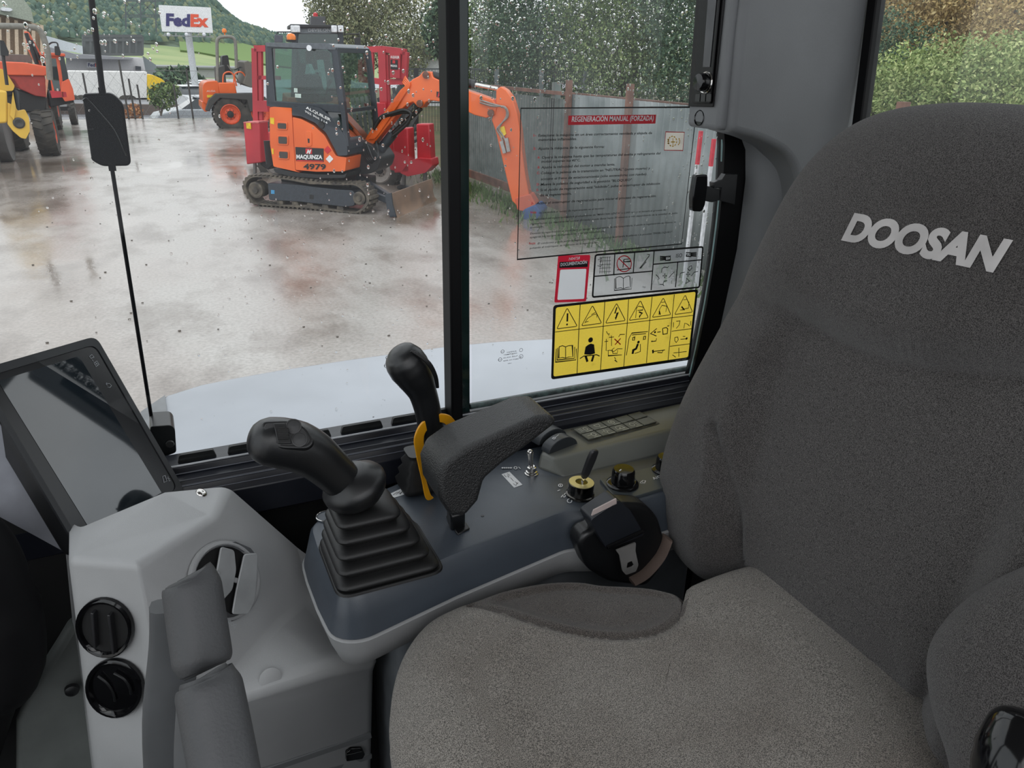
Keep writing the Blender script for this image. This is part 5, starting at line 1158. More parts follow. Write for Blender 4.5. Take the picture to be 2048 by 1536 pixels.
for k, d in enumerate((db-.07, db-.03)):
    mb.tube(crom([S(748, 256+k*3, d), S(762, 234+k*3, d), S(785, 226+k*3, d), S(808, 220+k*4, d), S(822, 228, d), S(815, 246, d), S(798, 262, d), S(785, 272+k*4, d)], 6), .026, 8)
mb.build('hoses', HOSE, boom, weld=False, smooth=60)
mb = MB()
for k in range(5): mb.tube(crom([S(722+k*3, 300-k*3, db-.1), S(730+k*4, 318, db-.13-k*.02), S(744+k*3, 330-k*5, db-.1), S(752, 306-k*6, db-.08)], 5), .018, 6)
mb.build('swing_hoses', HOSE, mx, weld=False, smooth=60)
pr(S, [(838, 172), (868, 186), (866, 192), (838, 178)] if False else [(873, 183), (888, 185), (888, 197), (873, 194)], db-.006, db).build('boom_sign', SBLK, boom)
txt(boom, S, 'M', 875, 193, 885, 195, 9, SRD, db-.008, .05, 'boom_letter', .3)
for x, y in ((840, 207), (982, 226), (732, 288), (852, 150)): MB().lathe(S(x, y, db-.02), -S.w, [(.05, 0), (.05, .02), (.001, .025)], 14).build('pivot_pin', M('pin_brown', (110, 70, 56), .5), boom)
MB().tube([S(756, 306, db+.1), S(787, 266, db+.1)], .075, 14).build('cylinder_barrel', DGR, mx); MB().tube([S(787, 266, db+.1), S(842, 216, db+.1)], .04, 12).build('cylinder_rod', HOSE, mx)
MB().tube([S(862, 150, db+.1), S(950, 169, db+.1)], .06, 14).build('arm_cylinder', BKP, mx); MB().tube([S(950, 169, db+.1), S(996, 178, db+.1)], .028, 12).build('arm_cylinder_rod', CHROME, mx)
arm = pr(S, [(992, 181), (1001, 173), (1012, 180), (1024, 196), (1034, 228), (1040, 262), (1044, 300), (1051, 352), (1062, 408), (1052, 420), (1040, 418), (1024, 402), (1012, 352), (1000, 300), (991, 262), (983, 240), (988, 222), (992, 212)], db+.02, db+.2).build('dipper_arm', ORG, mx, bevel=.012)
mb = MB()
for k in range(2): mb.tube(crom([S(960, 200+k*5, db-.03), S(985, 208+k*4, db-.04), S(1010, 216-k*2, db-.03), S(1013+k*3, 232, db-.02), S(1004, 246, db-.02), S(994+k*4, 258, db-.02), S(1000+k*5, 270, db-.01), S(1006+k*6, 284, db-.01)], 6), .014, 6)
mb.build('arm_hoses', M('hose_silver', (150, 140, 134), .4), arm, weld=False, smooth=60)
pr(S, [(996, 256), (1008, 252), (1012, 268), (1003, 276)], db-.01, db+.02).build('arm_sticker', SYE, arm)
mb = MB().bar(S(1003, 282, db), S(1010, 306, db), .05).bar(S(1013, 276, db), S(1018, 303, db), .05); mb.build('auxiliary_ports', M('port_steel', (170, 168, 166), .4, .6), arm)
pr(S, [(1030, 396), (1060, 388), (1072, 408), (1060, 426), (1034, 420)], db-.0, db+.24, r=.03).build('bucket_link', ORG2, mx, bevel=.01)
pr(S, [(1046, 420), (1070, 410), (1082, 424), (1078, 440), (1058, 446), (1044, 436)], db-.1, db+.35, r=.03).build('bucket', M('bucket_blue', (46, 84, 150), .5), mx, bevel=.01)
mb = MB(); mb.tube(crom([S(737, 222, dc+1.0), S(739, 190, dc+1.05), S(735, 150, dc+1.1), S(729, 146, dc+1.1)], 5), .012, 6); mb.build('grab_rail', HOSE, mx)
MB().box((0, 0, 0), (.12, .05, .35), Fr(S(538, 305, .2), XA, YA)).build('counterweight_block', BKP, mx)

# ---------------------------------------------------------------- red lifting platform with outriggers
L_ = Side(onZ(512, 360, 0), HD)
rl = thing('lifting_platform', 'red lifting platform with outrigger boxes and cage rails, behind the orange mini excavator', 'lift', L_(660, 350, 1).xy.to_3d())
def ob(px, d0, d1, leg, foot):
    b = pr(L_, px, d0, d1).build('outrigger_box', REDP, rl, bevel=.02)
    (x, y0, y1) = leg; MB().tube([L_(x, y0, d0+.12), L_(x, y1, d0+.12)], .035, 10).build('outrigger_leg', M('leg_steel', (120, 118, 116), .4, .6), rl)
    f = L_(x, y1, d0+.12); MB().lathe((f.x, f.y, max(0, f.z-.03)), ZA, [(.13, 0), (.13, .02), (.05, .05), (.001, .05)], 16, True).build('outrigger_foot', BKP, rl)
ob([(486, 244), (518, 243.5), (523, 325), (493, 329)], 0, .30, (510, 325, 355), 1)
pr(L_, [(487, 246), (486, 244), (518, 243), (518, 246)], -.01, .31).build('box_top_highlight', M('red_highlight_cap', (222, 120, 120), .5), rl)  # paler red strip, a highlight painted on the box top
pr(L_, [(492, 246), (501, 246), (502, 258), (493, 257)], -.02, -.005).build('yellow_label', SYE, rl)
ob([(784, 258), (815, 256), (819, 345), (788, 346)], 0, .30, (808, 345, 372), 1)
ob([(832, 248), (858, 248), (862, 325), (834, 318)], .1, .35, (850, 330, 368), 1)
pr(L_, [(819, 322), (836, 316), (862, 318), (864, 332), (850, 346), (815, 353), (800, 346)], .0, .35, r=.02).build('outrigger_beam', REDP, rl, bevel=.02)
pr(L_, [(770, 280), (790, 270), (800, 345), (780, 340)], .1, .5).build('outrigger_beam', REDP, rl, bevel=.02)
pr(L_, [(524, 310), (532, 316), (800, 335), (800, 300), (740, 262), (700, 250), (540, 262), (524, 270)], .9, 1.6).build('chassis', REDP, rl, bevel=.03)
pr(L_, [(519, 312), (535, 318), (545, 330), (535, 340), (520, 330)], .2, .9).build('outrigger_beam', BKP, rl, bevel=.02)
mb = MB(); dL = .9
def rail(pts, wd=.07):
    for a_, b_ in zip(pts[:-1], pts[1:]): mb.bar(L_(*a_, dL), L_(*b_, dL), wd, wd)
rail([(514, 245), (511, 97), (545, 97)], .11); rail([(523, 240), (521, 98)]); rail([(512, 155), (560, 156)]); rail([(545, 97), (545, 150)])
rail([(517, 212), (540, 212)], .2)
mb.build('left_cage_rail', REDP, rl, weld=False)
mb = MB(); dL = .7
rail([(722, 100), (766, 98), (812, 104), (808, 163), (770, 164), (720, 158)], .10); rail([(766, 98), (770, 215)], .14); rail([(774, 110), (776, 215)], .08); rail([(722, 100), (722, 160)], .08); rail([(800, 104), (798, 160)], .08)
rail([(730, 212), (776, 215), (778, 205)], .1); rail([(745, 100), (744, 158)], .06)
mb.build('cage', REDP, rl, weld=False)
pr(L_, [(727, 106), (745, 106), (745, 147), (728, 147)], .68, .74).build('cage_panel', REDP, rl)
pr(L_, [(779, 105), (800, 107), (799, 157), (780, 155)], .60, .66).build('sign_panel', REDP, rl); pr(L_, [(781, 119), (795, 120), (795, 139), (781, 138)], .585, .60).build('cage_sign', SBLK, rl)
txt(rl, L_, 'MAQUINZA', 781.5, 133, 794.5, 134, 4, SWH, .58, .04); txt(rl, L_, 'ALQUILER', 781, 116, 799, 117, 5, SWH, .59, .03); pr(L_, [(785, 120.5), (790, 121), (790, 127), (785, 126.5)], .578, .585).build('red_square', SRD, rl)
pr(L_, [(735, 206), (770, 206), (775, 240), (740, 246)], .6, 1.0).build('console_box', REDP, rl, bevel=.01); txt(rl, L_, 'MAQUINZA', 733, 228, 748, 228, 7, SWH, .59, .03)
wheel(rl, L_(762, 338, .55), -L_.w, .42, .25, M('rim_dirty_white', (158, 152, 146), .6), .6); wheel(rl, L_(556, 325, .75), -L_.w, .42, .25, MATS['rim_dirty_white'], .6)

# ---------------------------------------------------------------- wheeled machine facing us behind it
V_ = Side(onZ(640, 290, 0), (1, -.12, 0))
dv = thing('wheeled_excavator', 'dark cabbed machine with grey name band over its windscreen, parked behind the red platform', 'excavator', V_(640, 290, 0).xy.to_3d())
fo_ = [(582, 52), (686, 52), (688, 100), (690, 200), (582, 200), (584, 100)]; fi_ = [(597, 68), (676, 68), (677, 104), (677, 190), (594, 190), (594, 104)]
frame_plate(V_, fo_, fi_, 0, .12).build('cab_frame', DGR, dv, bevel=.02); pr(V_, fi_, .04, .05).build('windscreen', CGL, dv, smooth=0)
pr(V_, fo_, 1.3, 1.35).build('cab_back', DGR, dv); pr(V_, [(580, 48), (689, 50), (689, 56), (580, 56)], -.1, 1.4).build('cab_roof', BKP, dv, bevel=.02)
pr(V_, [(600, 54), (674, 54), (674, 67), (600, 67)], -.02, 0).build('name_band', M('band_grey', (104, 112, 118), .5), dv); txt(dv, V_, 'DEVELON', 616, 63.5, 661, 63.5, 6.5, M('name_grey', (168, 172, 176), .5), -.03, .02)
pr(V_, [(622, 33), (651, 33), (651, 51), (622, 51)], .4, .9).build('roof_box', M('box_grey', (72, 72, 76), .5), dv, bevel=.01)
MB().lathe(V_(631, 33, .6), ZA, [(.06, 0), (.06, .07), (.001, .1)], 12, True).build('roof_beacon', SRD, dv)
for x in (587, 594, 668, 681): MB().box((0, 0, 0), (.14, .12, .16), Fr(V_(x, 58, -.1), XA, YA)).build('roof_light', LAMP, dv, bevel=.02)
mb = MB(); mb.tube([V_(582, 64, -.1), V_(555, 64, -.3), V_(552, 72, -.3)], .018, 6); mb.tube([V_(688, 68, -.1), V_(718, 68, -.3), V_(721, 76, -.3)], .018, 6); mb.build('mirror_arms', HOSE, dv, weld=False)
pr(V_, [(549, 69), (566, 70), (565, 85), (549, 85)], -.35, -.28).build('mirror', M('mirror_grey', (78, 80, 92), .3), dv, bevel=.01); pr(V_, [(709, 75), (721, 75), (722, 94), (710, 95)], -.35, -.28).build('mirror', BKP, dv, bevel=.01)
mb = MB(); mb.bar(V_(610, 190, -1.2), V_(618, 130, -1.2), .12).bar(V_(618, 130, -1.2), V_(640, 185, -1.5), .1).bar(V_(650, 190, -1.2), V_(640, 120, -1.1), .12).bar(V_(616, 145, -1.2), V_(644, 140, -1.2), .06); mb.build('lift_arms', M('arm_light_grey', (170, 174, 178), .4), dv, weld=False)
pr(V_, [(575, 195), (700, 195), (705, 260), (570, 260)], -.3, 2.5).build('body', ORG2, dv, bevel=.03)
for x in (582, 692): wheel(dv, V_(x, 255, .2), -V_.w, .55, .35, RIMO, .5)

# ---------------------------------------------------------------- orange site dumper with roll bar
U_ = Side(onZ(462, 257, 0), (1, 0, 0))
du = thing('site_dumper', 'orange and charcoal site dumper with an upright roll bar, standing by the far yard edge', 'dumper', U_(462, 257, .6).xy.to_3d())
wheel(du, U_(460, 228, .2), -U_.w, .54, .42, RIMO, .58); wheel(du, U_(520, 226, .2), -U_.w, .52, .42, RIMO, .58)
wheel(du, U_(466, 226, 1.7), -U_.w, .54, .42, RIMO, .58)
pr(U_, [(405, 170), (412, 163), (436, 161), (440, 205), (418, 210), (406, 205)], .15, 1.7, r=.08).build('engine_hood', ORG, du, bevel=.04, bseg=3)
pr(U_, [(404, 203), (414, 206), (418, 222), (410, 224), (404, 215)], .2, 1.6, r=.03).build('rear_bumper', ORG, du, bevel=.02)
pr(U_, [(411, 221), (417, 200), (431, 187), (519, 187), (522, 218), (500, 224), (494, 200), (440, 196), (424, 212), (420, 223)], -.05, .5).build('mudguard', CHAR, du, bevel=.02)
pr(U_, [(494, 198), (520, 198), (522, 236), (497, 236)], .05, 1.7).build('chassis', CHAR, du, bevel=.02)
pr(U_, [(436, 165), (470, 165), (474, 188), (438, 188)], .15, 1.7).build('operator_deck', ORG, du, bevel=.03)
pr(U_, [(436, 135), (449, 130), (455, 186), (440, 186)], .2, 1.6).build('deck_side', CHAR, du, bevel=.02)
mb = MB()
for d in (.25, 1.5): mb.tube(crom([U_(436, 186, d), U_(435, 130, d), U_(434, 86, d), U_(438, 76, d), U_(448, 73.5, d), U_(462, 74, d), U_(470, 82, d), U_(472, 110, d), U_(473, 136, d)], 5), .05, 10)
mb.tube([U_(448, 74, .25), U_(448, 74, 1.5)], .045, 8); mb.build('roll_bar', PALE, du, smooth=60)
MB().lathe(U_(449, 65, .8), ZA, [(.02, -.15), (.02, -.02), (.07, 0), (.075, .06), (.05, .11), (.001, .12)], 12).build('beacon', BEAC, du)
mb = MB()
for x in (446, 468): mb.tube(crom([U_(x, 186, .2), U_(x, 155, .2), U_(x+4, 146, .2), U_(x+14, 144, .2), U_(x+22, 152, .2), U_(x+27, 172, .2)], 5), .025, 6)
mb.build('handrails', ORG, du, weld=False)
pr(U_, [(444, 112), (456, 110), (460, 135), (466, 142), (464, 150), (444, 150)], .6, 1.2, r=.04).build('operator_seat', BKP, du, bevel=.03)
MB().tube([U_(474, 150, .9), U_(478, 138, .9)], .02).lathe(U_(478, 137, .9), V((-.4, 0, 1)), [(.17, 0), (.19, .01), (.17, .02)], 18).build('steering_wheel', BKP, du)
pr(U_, [(488, 124), (496, 121), (506, 128), (516, 165), (515, 176), (500, 175), (486, 168), (492, 150)], .0, 1.9, r=.03).build('skip', M('skip_grey', (104, 100, 92), .6), du, bevel=.02)
mb = MB(); mb.tube([U_(455, 130, .4), U_(482, 170, .4)], .02, 6).tube([U_(440, 124, .9), U_(440, 150, .9)], .02, 6); mb.build('guard_tubes', PALE, du)
txt(du, U_, 'AUSA', 413, 184, 431, 184, 4, M('pale_letter', (226, 190, 176), .5), .10, .02); pr(U_, [(414, 190), (430, 190), (430, 195), (414, 195)], .11, .14).build('yellow_label', SYE, du)

# ---------------------------------------------------------------- sign on pole
Z_ = Side(onZ(388, 240, 0)+V((0, 26, 0)), (1, -.06, 0)); ZB = -1.1
sg_ = thing('pole_sign', 'large white board with a blue and orange delivery firm name on a tall pale pole', 'sign', Z_(391, 218, 0).xy.to_3d()+V((0, 0, ZB)))
bd = pr(Z_, [(317, 10), (421.5, 15), (426, 66), (324, 63)], 0, .5).build('board', M('sign_board_white', (240, 241, 242), .4), sg_, bevel=.01)
txt(bd, Z_, 'Fed', 332, 50.5, 380, 52, 24, M('sign_purple_blue', (52, 50, 110), .5), -.02, .05, 'blue_letters'); txt(bd, Z_, 'Ex', 381, 52, 417, 53, 24, M('sign_orange_red', (236, 88, 52), .5), -.02, .05, 'orange_letters')
tp_ = Z_(376, 64, .3); bt = Z_(391, 225, .3); MB().tube([tp_, V((tp_.x, tp_.y, ZB))], .21, 12).build('pole', M('pole_pale', (206, 210, 212), .4), sg_, smooth=60)
mb = MB().bar(Z_(325, 71, -.3), Z_(427, 74, -.3), .25, .05)
for x in (330, 352, 373, 397, 420): mb.bar(Z_(x, 71, -.3), Z_(x, 65, .2), .05)
mb.build('catwalk', M('catwalk_grey', (150, 152, 152), .5), sg_, weld=False)
for x in (337, 373, 408): MB().ball(Z_(x, 69, -.5), .12, 8).build('flood_lamp', LAMP, sg_)

# ---------------------------------------------------------------- left: wheeled excavator, hopper dumper, roller
def XP(px, py, x): return onX(px, py, x)
rx = onZ(110, 272, 0).x
wx_ = thing('wheeled_excavator', 'orange wheeled excavator with folded boom and big black tyres, at the left yard edge', 'excavator', (rx-1.2, 26.3, 0))
for px, gy, R in ((110, 272, .66), (141, 258, .62)):
    g_ = onZ(px, gy, 0); wheel(wx_, V((rx-.2, g_.y, R)), XA, R, .5, RIMO, .5); wheel(wx_, V((rx-2.1, g_.y, R)), XA, R, .5, RIMO, .5)
LS = Side(V((0, 25.0, 0)), (1, .12, 0))
frame_plate(LS, [(82, 108), (128, 110), (138, 180), (150, 195), (106, 196), (100, 150)], [(88, 116), (112, 117), (117, 150), (122, 186), (110, 186), (98, 140)], 0, .1).build('cab_frame', ORG2, wx_, bevel=.02)
pr(LS, [(88, 116), (112, 117), (117, 150), (122, 186), (110, 186), (98, 140)], .03, .04).build('cab_glass', CGL, wx_, smooth=0)
pr(LS, [(118, 112), (128, 113), (136, 150), (140, 176), (128, 186), (124, 150)], -.02, .0).build('cab_glass', M('dark_cab_glass', (40, 46, 48), .1), wx_, smooth=0)
pr(LS, [(80, 104), (130, 107), (131, 113), (80, 111)], -.1, 1.2).build('cab_roof', ORG2, wx_, bevel=.02)
pr(LS, [(82, 112), (128, 112), (140, 190), (100, 190)], 1.0, 1.1).build('cab_back', BKP, wx_)
pr(LS, [(124, 165), (138, 158), (146, 178), (150, 200), (130, 203), (122, 190)], -.3, .6, r=.02).build('body', ORG2, wx_, bevel=.02)
pr(LS, [(96, 185), (146, 182), (148, 205), (100, 215)], .0, 1.8).build('chassis', BKP, wx_, bevel=.03)
pr(LS, [(100, 182), (132, 184), (134, 194), (104, 196)], -.3, 0).build('step_bumper', REDP, wx_)
pr(LS, [(48, 62), (58, 64), (78, 100), (84, 132), (70, 128), (56, 100)], .5, .8).build('boom', ORG2, wx_, bevel=.02)
mb = MB(); mb.tube([LS(52, 66, .4), LS(74, 128, .4)], .05, 8).tube([LS(62, 80, .4), LS(80, 120, .4)], .04, 8); mb.build('boom_cylinders', BKP, wx_)
pr(LS, [(109, 92), (118, 92), (122, 106), (120, 112), (110, 110)], -.6, -.5, r=.02).build('mirror', BKP, wx_, bevel=.01)
mb = MB(); mb.tube(crom([LS(96, 90, -.4), LS(104, 85, -.5), LS(114, 86, -.55), LS(116, 94, -.55)], 4), .02, 6); mb.build('mirror_bracket', HOSE, wx_)
# small wheel trailer behind
tr_ = thing('trailer', 'small trailer wheel and drawbar showing just right of the left orange machine', 'trailer', onZ(157, 248, 0))
g_ = onZ(157, 249, 0); wheel(tr_, V((g_.x-.1, g_.y, .36)), XA, .36, .2, MATS['rim_dirty_white'], .6); MB().box((g_.x-.6, g_.y+.3, .5), (.9, 1.2, .12)).build('trailer_frame', BKP, tr_)
# hopper
HS = Side(V((0, 20.5, 0)), (1, .2, 0))
ho = thing('hopper_dumper', 'orange-red dumper skip with a wide pale lip, behind the yellow roller', 'dumper', HS(50, 300, .8).xy.to_3d())
pr(HS, [(-20, 122), (50, 125), (99, 134), (97, 150), (88, 152), (-20, 150)], 0, 1.6).build('skip_rim', ORG2, ho, bevel=.02)
pr(HS, [(10, 150), (90, 151), (92, 170), (94, 195), (70, 192), (40, 178), (28, 160)], .05, 1.5).build('skip_bowl', M('skip_dark_red', (168, 58, 50), .5), ho, bevel=.02)
pr(HS, [(94, 134), (99, 134), (97, 160), (93, 195), (91, 165)], -.05, 0).build('skip_edge', M('skip_worn_edge', (214, 150, 120), .6), ho)
pr(HS, [(5, 108), (58, 110), (66, 125), (2, 124)], .5, 1.5, r=.03).build('engine_cover', M('cover_brown_grey', (100, 92, 88), .6), ho, bevel=.03)
pr(HS, [(35, 180), (95, 195), (92, 225), (40, 225)], .2, 1.4).build('chassis', BKP, ho, bevel=.03)
g_ = onZ(92, 282, 0); g_ = HS(92, 262, .3); wheel(ho, V((g_.x, g_.y, .5)), XA, .5, .4, RIMO, .55)
# roller
RS = Side(V((0, 17.8, 0)), (1, .25, 0))
ro = thing('road_roller', 'yellow road roller with roll bar, cut by the left edge of the picture', 'roller', onZ(40, 330, 0)+V((-.6, 0, 0)))
g_ = onZ(62, 300, 0); wheel(ro, V((g_.x-.30, g_.y, .80)), XA, .80, .55, M('rim_yellow', (230, 190, 60), .5), .5, 14)
pr(RS, [(-40, 180), (14, 182), (15, 205), (15, 240), (14, 246), (-40, 250)], 0, .9).build('front_frame', YL, ro, bevel=.03)
pr(RS, [(15, 205), (30, 212), (36, 222), (50, 219), (58, 235), (60, 262), (52, 278), (42, 276), (26, 262), (15, 248)], .02, .10, r=.02).build('drum_fork', YL, ro, bevel=.01)
MB().lathe(RS(38, 246, .0), -RS.w, [(.10, 0), (.07, .02), (.001, .0)], 18).build('fork_socket', CHAR, ro)
dg = onZ(22, 322, 0); MB().lathe(V((dg.x-.75, dg.y, .62)), XA, [(.001, .8), (.55, .8), (.60, .82), (.62, .8), (.62, -.8), (.001, -.8)], 40).build('steel_drum', M('drum_steel', (86, 86, 86), .4, col2=(60, 58, 56), scale=3), ro, smooth=50)
pr(RS, [(-40, 135), (5, 138), (16, 150), (30, 172), (26, 182), (-40, 184)], .6, 1.6, r=.03).build('engine_hood', YL, ro, bevel=.03)
mb = MB(); mb.tube(crom([RS(-60, 52, .4), RS(0, 52, .4), RS(60, 54, .4), RS(80, 62, .4), RS(90, 85, .4), RS(96, 110, .4), RS(100, 160, .4)], 6), .055, 10); mb.build('roll_bar', PALE, ro, smooth=60)
mb = MB(); mb.tube([RS(3, 85, .3), RS(14, 170, .3)], .03, 8); pr(RS, [(0, 80), (8, 82), (18, 104), (17, 112), (2, 111)], .2, .3, mb); mb.build('left_mirror', BKP, ro)
pr(RS, [(26, 184), (32, 215), (28, 240), (20, 230)], -.02, .0).build('side_step', YL, ro)
g_ = onZ(6, 344, 0); fr_ = thing('road_roller', 'second wheel and drum edge cut off at the far left below the yellow roller', 'roller', g_)
MB().lathe(V((g_.x-.55, g_.y, .42)), XA, [(.001, .5), (.34, .5), (.42, .5), (.42, -.5), (.001, -.5)], 36).build('steel_drum', MATS['drum_steel'], fr_, smooth=50); MB().lathe(V((g_.x-.05, g_.y, .42)), XA, [(.2, 0), (.2, .03), (.001, .04)], 18).build('drum_hub', M('hub_white', (196, 192, 188), .6), fr_)

# ---------------------------------------------------------------- far buildings and vehicles beyond the yard edge
B1 = Side(V((0, 44, 0)), (1, .25, 0))
bu = thing('warehouse', 'beige column-fronted hall with a pale green gabled roof at the upper left corner', 'building', (B1(20, 230, 2).xy.to_3d()-V((0, 0, 1.1))))
pr(B1, [(-120, 14), (-20, 22), (74, 48), (84, 70), (90, 210), (-120, 210)], .3, 8).build('wall', M('beige_wall', (196, 174, 150), .7), bu)
pr(B1, [(-120, -40), (0, -14), (44, -6), (62, 18), (68, 44), (0, 28), (-120, 8)], -.5, 9).build('roof_gable', M('pale_green_metal', (158, 166, 150), .5), bu)
for k in range(7):
    x = -22+k*17; y0 = 30+k*3.2
    pr(B1, [(x, y0), (x+7, y0+1.5), (x+11, y0+150), (x+4, y0+150)], -.1, .35).build('column', M('column_beige', (214, 192, 166), .7), bu)
pr(B1, [(-10, 22), (30, 22), (30, 16), (-10, 16)] if False else [(2, 14), (22, 16), (26, 20), (20, 23), (2, 21)], -.9, -.5, r=.1).build('wall_lamp', LAMP, bu)
B2 = Side(V((0, 96, 0)), (1, .05, 0))
b2 = thing('depot', 'long pale depot with a grey canopy and a small delivery sign, behind the white trailer', 'building', B2(220, 190, 4).xy.to_3d()-V((0, 0, 1.1)))
pr(B2, [(132, 114), (286, 116), (300, 190), (132, 190)], 0, 12).build('wall', M('depot_wall', (206, 204, 204), .6), b2); pr(B2, [(76, 88), (150, 108), (268, 116), (262, 119), (140, 117), (84, 108)], -3, 6).build('canopy', M('canopy_grey', (142, 142, 146), .5), b2)
pr(B2, [(80, 68), (165, 92), (166, 108), (84, 92)], 10, 20).build('rear_hall_roof', M('rear_hall_pale', (196, 202, 206), .6), b2)
fo2 = [(164, 72), (284, 73), (284, 110), (164, 110)]; pr(B2, fo2, 12, 24).build('upper_storey', M('upper_glazing_grey', (128, 134, 134), .3), b2)
mb = MB()
for x in range(168, 286, 13): mb.bar(B2(x, 73, 11.5), B2(x, 110, 11.5), .25)
for y in (72, 80, 109): mb.bar(B2(164, y, 11.5), B2(285, y, 11.5), .3)
mb.build('glazing_bars', M('bars_dark', (84, 88, 88), .5), b2, weld=False)
pr(B2, [(174, 124), (200, 125), (200, 136), (174, 135)], -.4, -.1).build('wall_sign', SWH, b2); txt(b2, B2, 'Fed', 176, 133, 190, 133.4, 7, MATS['sign_purple_blue'], -.5, .03); txt(b2, B2, 'Ex', 190.5, 133.4, 199, 133.6, 7, MATS['sign_orange_red'], -.5, .03)
pr(B2, [(176, 140), (190, 140), (190, 143), (176, 143)], -.3, 0).build('window', BKP, b2); pr(B2, [(271, 132), (282, 133), (282, 143), (271, 142)], -.3, 0).build('window', M('window_dark', (70, 74, 80), .2), b2)
B3 = Side(V((0, 120, 0)), (1, 0, 0)); b3 = thing('industrial_unit', 'low grey industrial shed between the yellow truck and the sign pole', 'building', B3(370, 180, 4).xy.to_3d()-V((0, 0, 1.1)))
pr(B3, [(286, 112), (312, 130), (316, 175), (290, 175)], 0, 10).build('glass_wing', M('wing_grey', (150, 158, 160), .3), b3); pr(B3, [(312, 134), (520, 138), (520, 165), (312, 165)], 8, 20).build('wall', M('unit_grey', (168, 168, 170), .7), b3); pr(B3, [(310, 132), (522, 136), (522, 139), (310, 135)], 7.5, 20.5).build('roof', M('unit_roof', (136, 138, 140), .6), b3)
hs = thing('farmhouse', 'cream farmhouse with a pink tiled roof on the hillside left of the sign pole', 'house', atd(335, 94, 230)); H_ = Side(atd(335, 94, 230), (1, 0, 0))
pr(H_, [(314, 88), (353, 89), (353, 97), (314, 97)], 0, 8).build('wall', M('cream_wall', (226, 212, 190), .7), hs); MB().loft([[H_(312, 89, -1), H_(356, 90, -1), H_(356, 90, 9), H_(312, 89, 9)], [H_(318, 79, 3), H_(350, 79.5, 3), H_(350, 79.5, 5), H_(318, 79, 5)]], (True, True)).build('roof', M('pink_tile', (190, 150, 134), .8), hs)
for x in (322, 333, 344): pr(H_, [(x, 90.5), (x+3, 90.5), (x+3, 94), (x, 94)], -.3, 0).build('window', M('window_dark', (70, 74, 80), .2), hs)
T_ = Side(V((0, 66, 0)), (1, .04, 0))
tk = thing('articulated_truck', 'yellow truck cab coupled to a long white box trailer beyond the yard', 'truck', T_(220, 205, 1).xy.to_3d()-V((0, 0, 1.1)))
pr(T_, [(134, 142), (294, 144), (294, 196), (134, 200)], 0, 2.5).build('trailer_box', M('trailer_white', (232, 230, 226), .5), tk, bevel=.03)
pr(T_, [(240, 197), (294, 197), (294, 203), (240, 203)], .2, 2.3).build('trailer_chassis', BKP, tk)
pr(T_, [(294, 149), (306, 150), (322, 157), (330, 163), (333, 180), (334, 203), (295, 204)], 0, 2.5, r=.1).build('truck_cab', M('truck_yellow', (244, 200, 30), .4), tk, bevel=.06, bseg=3)
pr(T_, [(322, 164), (331, 166), (332, 176), (322, 175)], -.02, .0).build('cab_window', M('dark_cab_glass2', (50, 56, 60), .1), tk); 
for x in (150, 165, 252, 262, 316): MB().lathe(T_(x, 205, 0), -T_.w, [(.52, -.3), (.52, 0), (.3, .02), (.001, .02)], 20).build('wheel', TYR, tk)
pr(T_, [(335, 168), (333, 160), (337, 160), (338, 168)], -.4, -.2).build('mirror', BKP, tk)
wl = MB().prism([onZ(-200, 203, -.55), onZ(420, 211, -.55), onZ(560, 213, -.55), onZ(560, 213, -.55)+V((0, .6, 0)), onZ(-200, 203, -.55)+V((0, .6, 0))], (0, 0, -.7)).build('kerb_wall', M('brown_kerb', (110, 98, 92), .8), label='low brown kerb wall running along the road beyond the yard', cat='wall')
# cars
def car(label, px, py, L, col, hd, zg=-1.1, s=1, grp=None):
    g = onZ(px, py, zg); t = thing('car', label, 'car', g, math.atan2(hd[1], hd[0]), grp); f = Fr((g.x, g.y, zg), (hd[0], hd[1], 0), (-hd[1], hd[0], 0))
    sp = [(-2.1, .35), (-2.15, .8), (-1.9, .95), (-1.55, 1.0), (-.95, 1.42), (.2, 1.46), (1.0, 1.02), (1.9, .82), (2.12, .6), (2.1, .3)]
    b = MB(); P = [V((x, 0, z)) for x, z in sp]
    body = [(x, z) for x, z in sp if z < 1.1]; b.prism([f(x*s, -.85*s, z*s) for x, z in body], f.v*1.7*s).build('car_body', M('car_paint_'+col, {'white': (226, 228, 230), 'silver': (170, 174, 178), 'dark': (60, 62, 66)}[col], .25), t, bevel=.06, bseg=3)
    gl = [(-1.6, .95), (-.95, 1.42), (.2, 1.46), (1.0, .98)]
    MB().loft([[f(x*s, -.8*s, z*s) if z < 1.2 else f(x*s, -.62*s, z*s) for x, z in gl], [f(x*s, .8*s, z*s) if z < 1.2 else f(x*s, .62*s, z*s) for x, z in gl]], (True, True)).build('glasshouse', M('car_glass', (44, 50, 54), .08), t)
    MB().prism([f(-1.0*s, -.6*s, 1.43*s), f(.25*s, -.6*s, 1.47*s), f(.25*s, .6*s, 1.47*s), f(-1.0*s, .6*s, 1.43*s)], (0, 0, .03)).build('roof_panel', MATS['car_paint_'+col], t, bevel=.01)
    for x in (-1.35, 1.35):
        for y in (-.82, .82): MB().lathe(f(x*s, y*s, .32*s), f.v*(1 if y > 0 else -1), [(.32*s, -.18), (.32*s, 0), (.2*s, .02), (.001, .02)], 16).build('wheel', TYR, t)
car('silver car with a curved roof just below the far yard edge, left of the dumper', 408, 263, 4, 'silver', (-1, -.1), -1.1, 1.0)
car('white car parked beside the sign pole, nearest of the white cars', 372, 222, 4, 'white', (-.5, 1), -1.1)
car('white car behind the nearest white one, by the sign pole', 400, 212, 4, 'white', (-.4, 1), -1.1)
car('farthest small white car up the road, right of the sign pole', 404, 204, 4, 'white', (-.4, 1), -1.1)
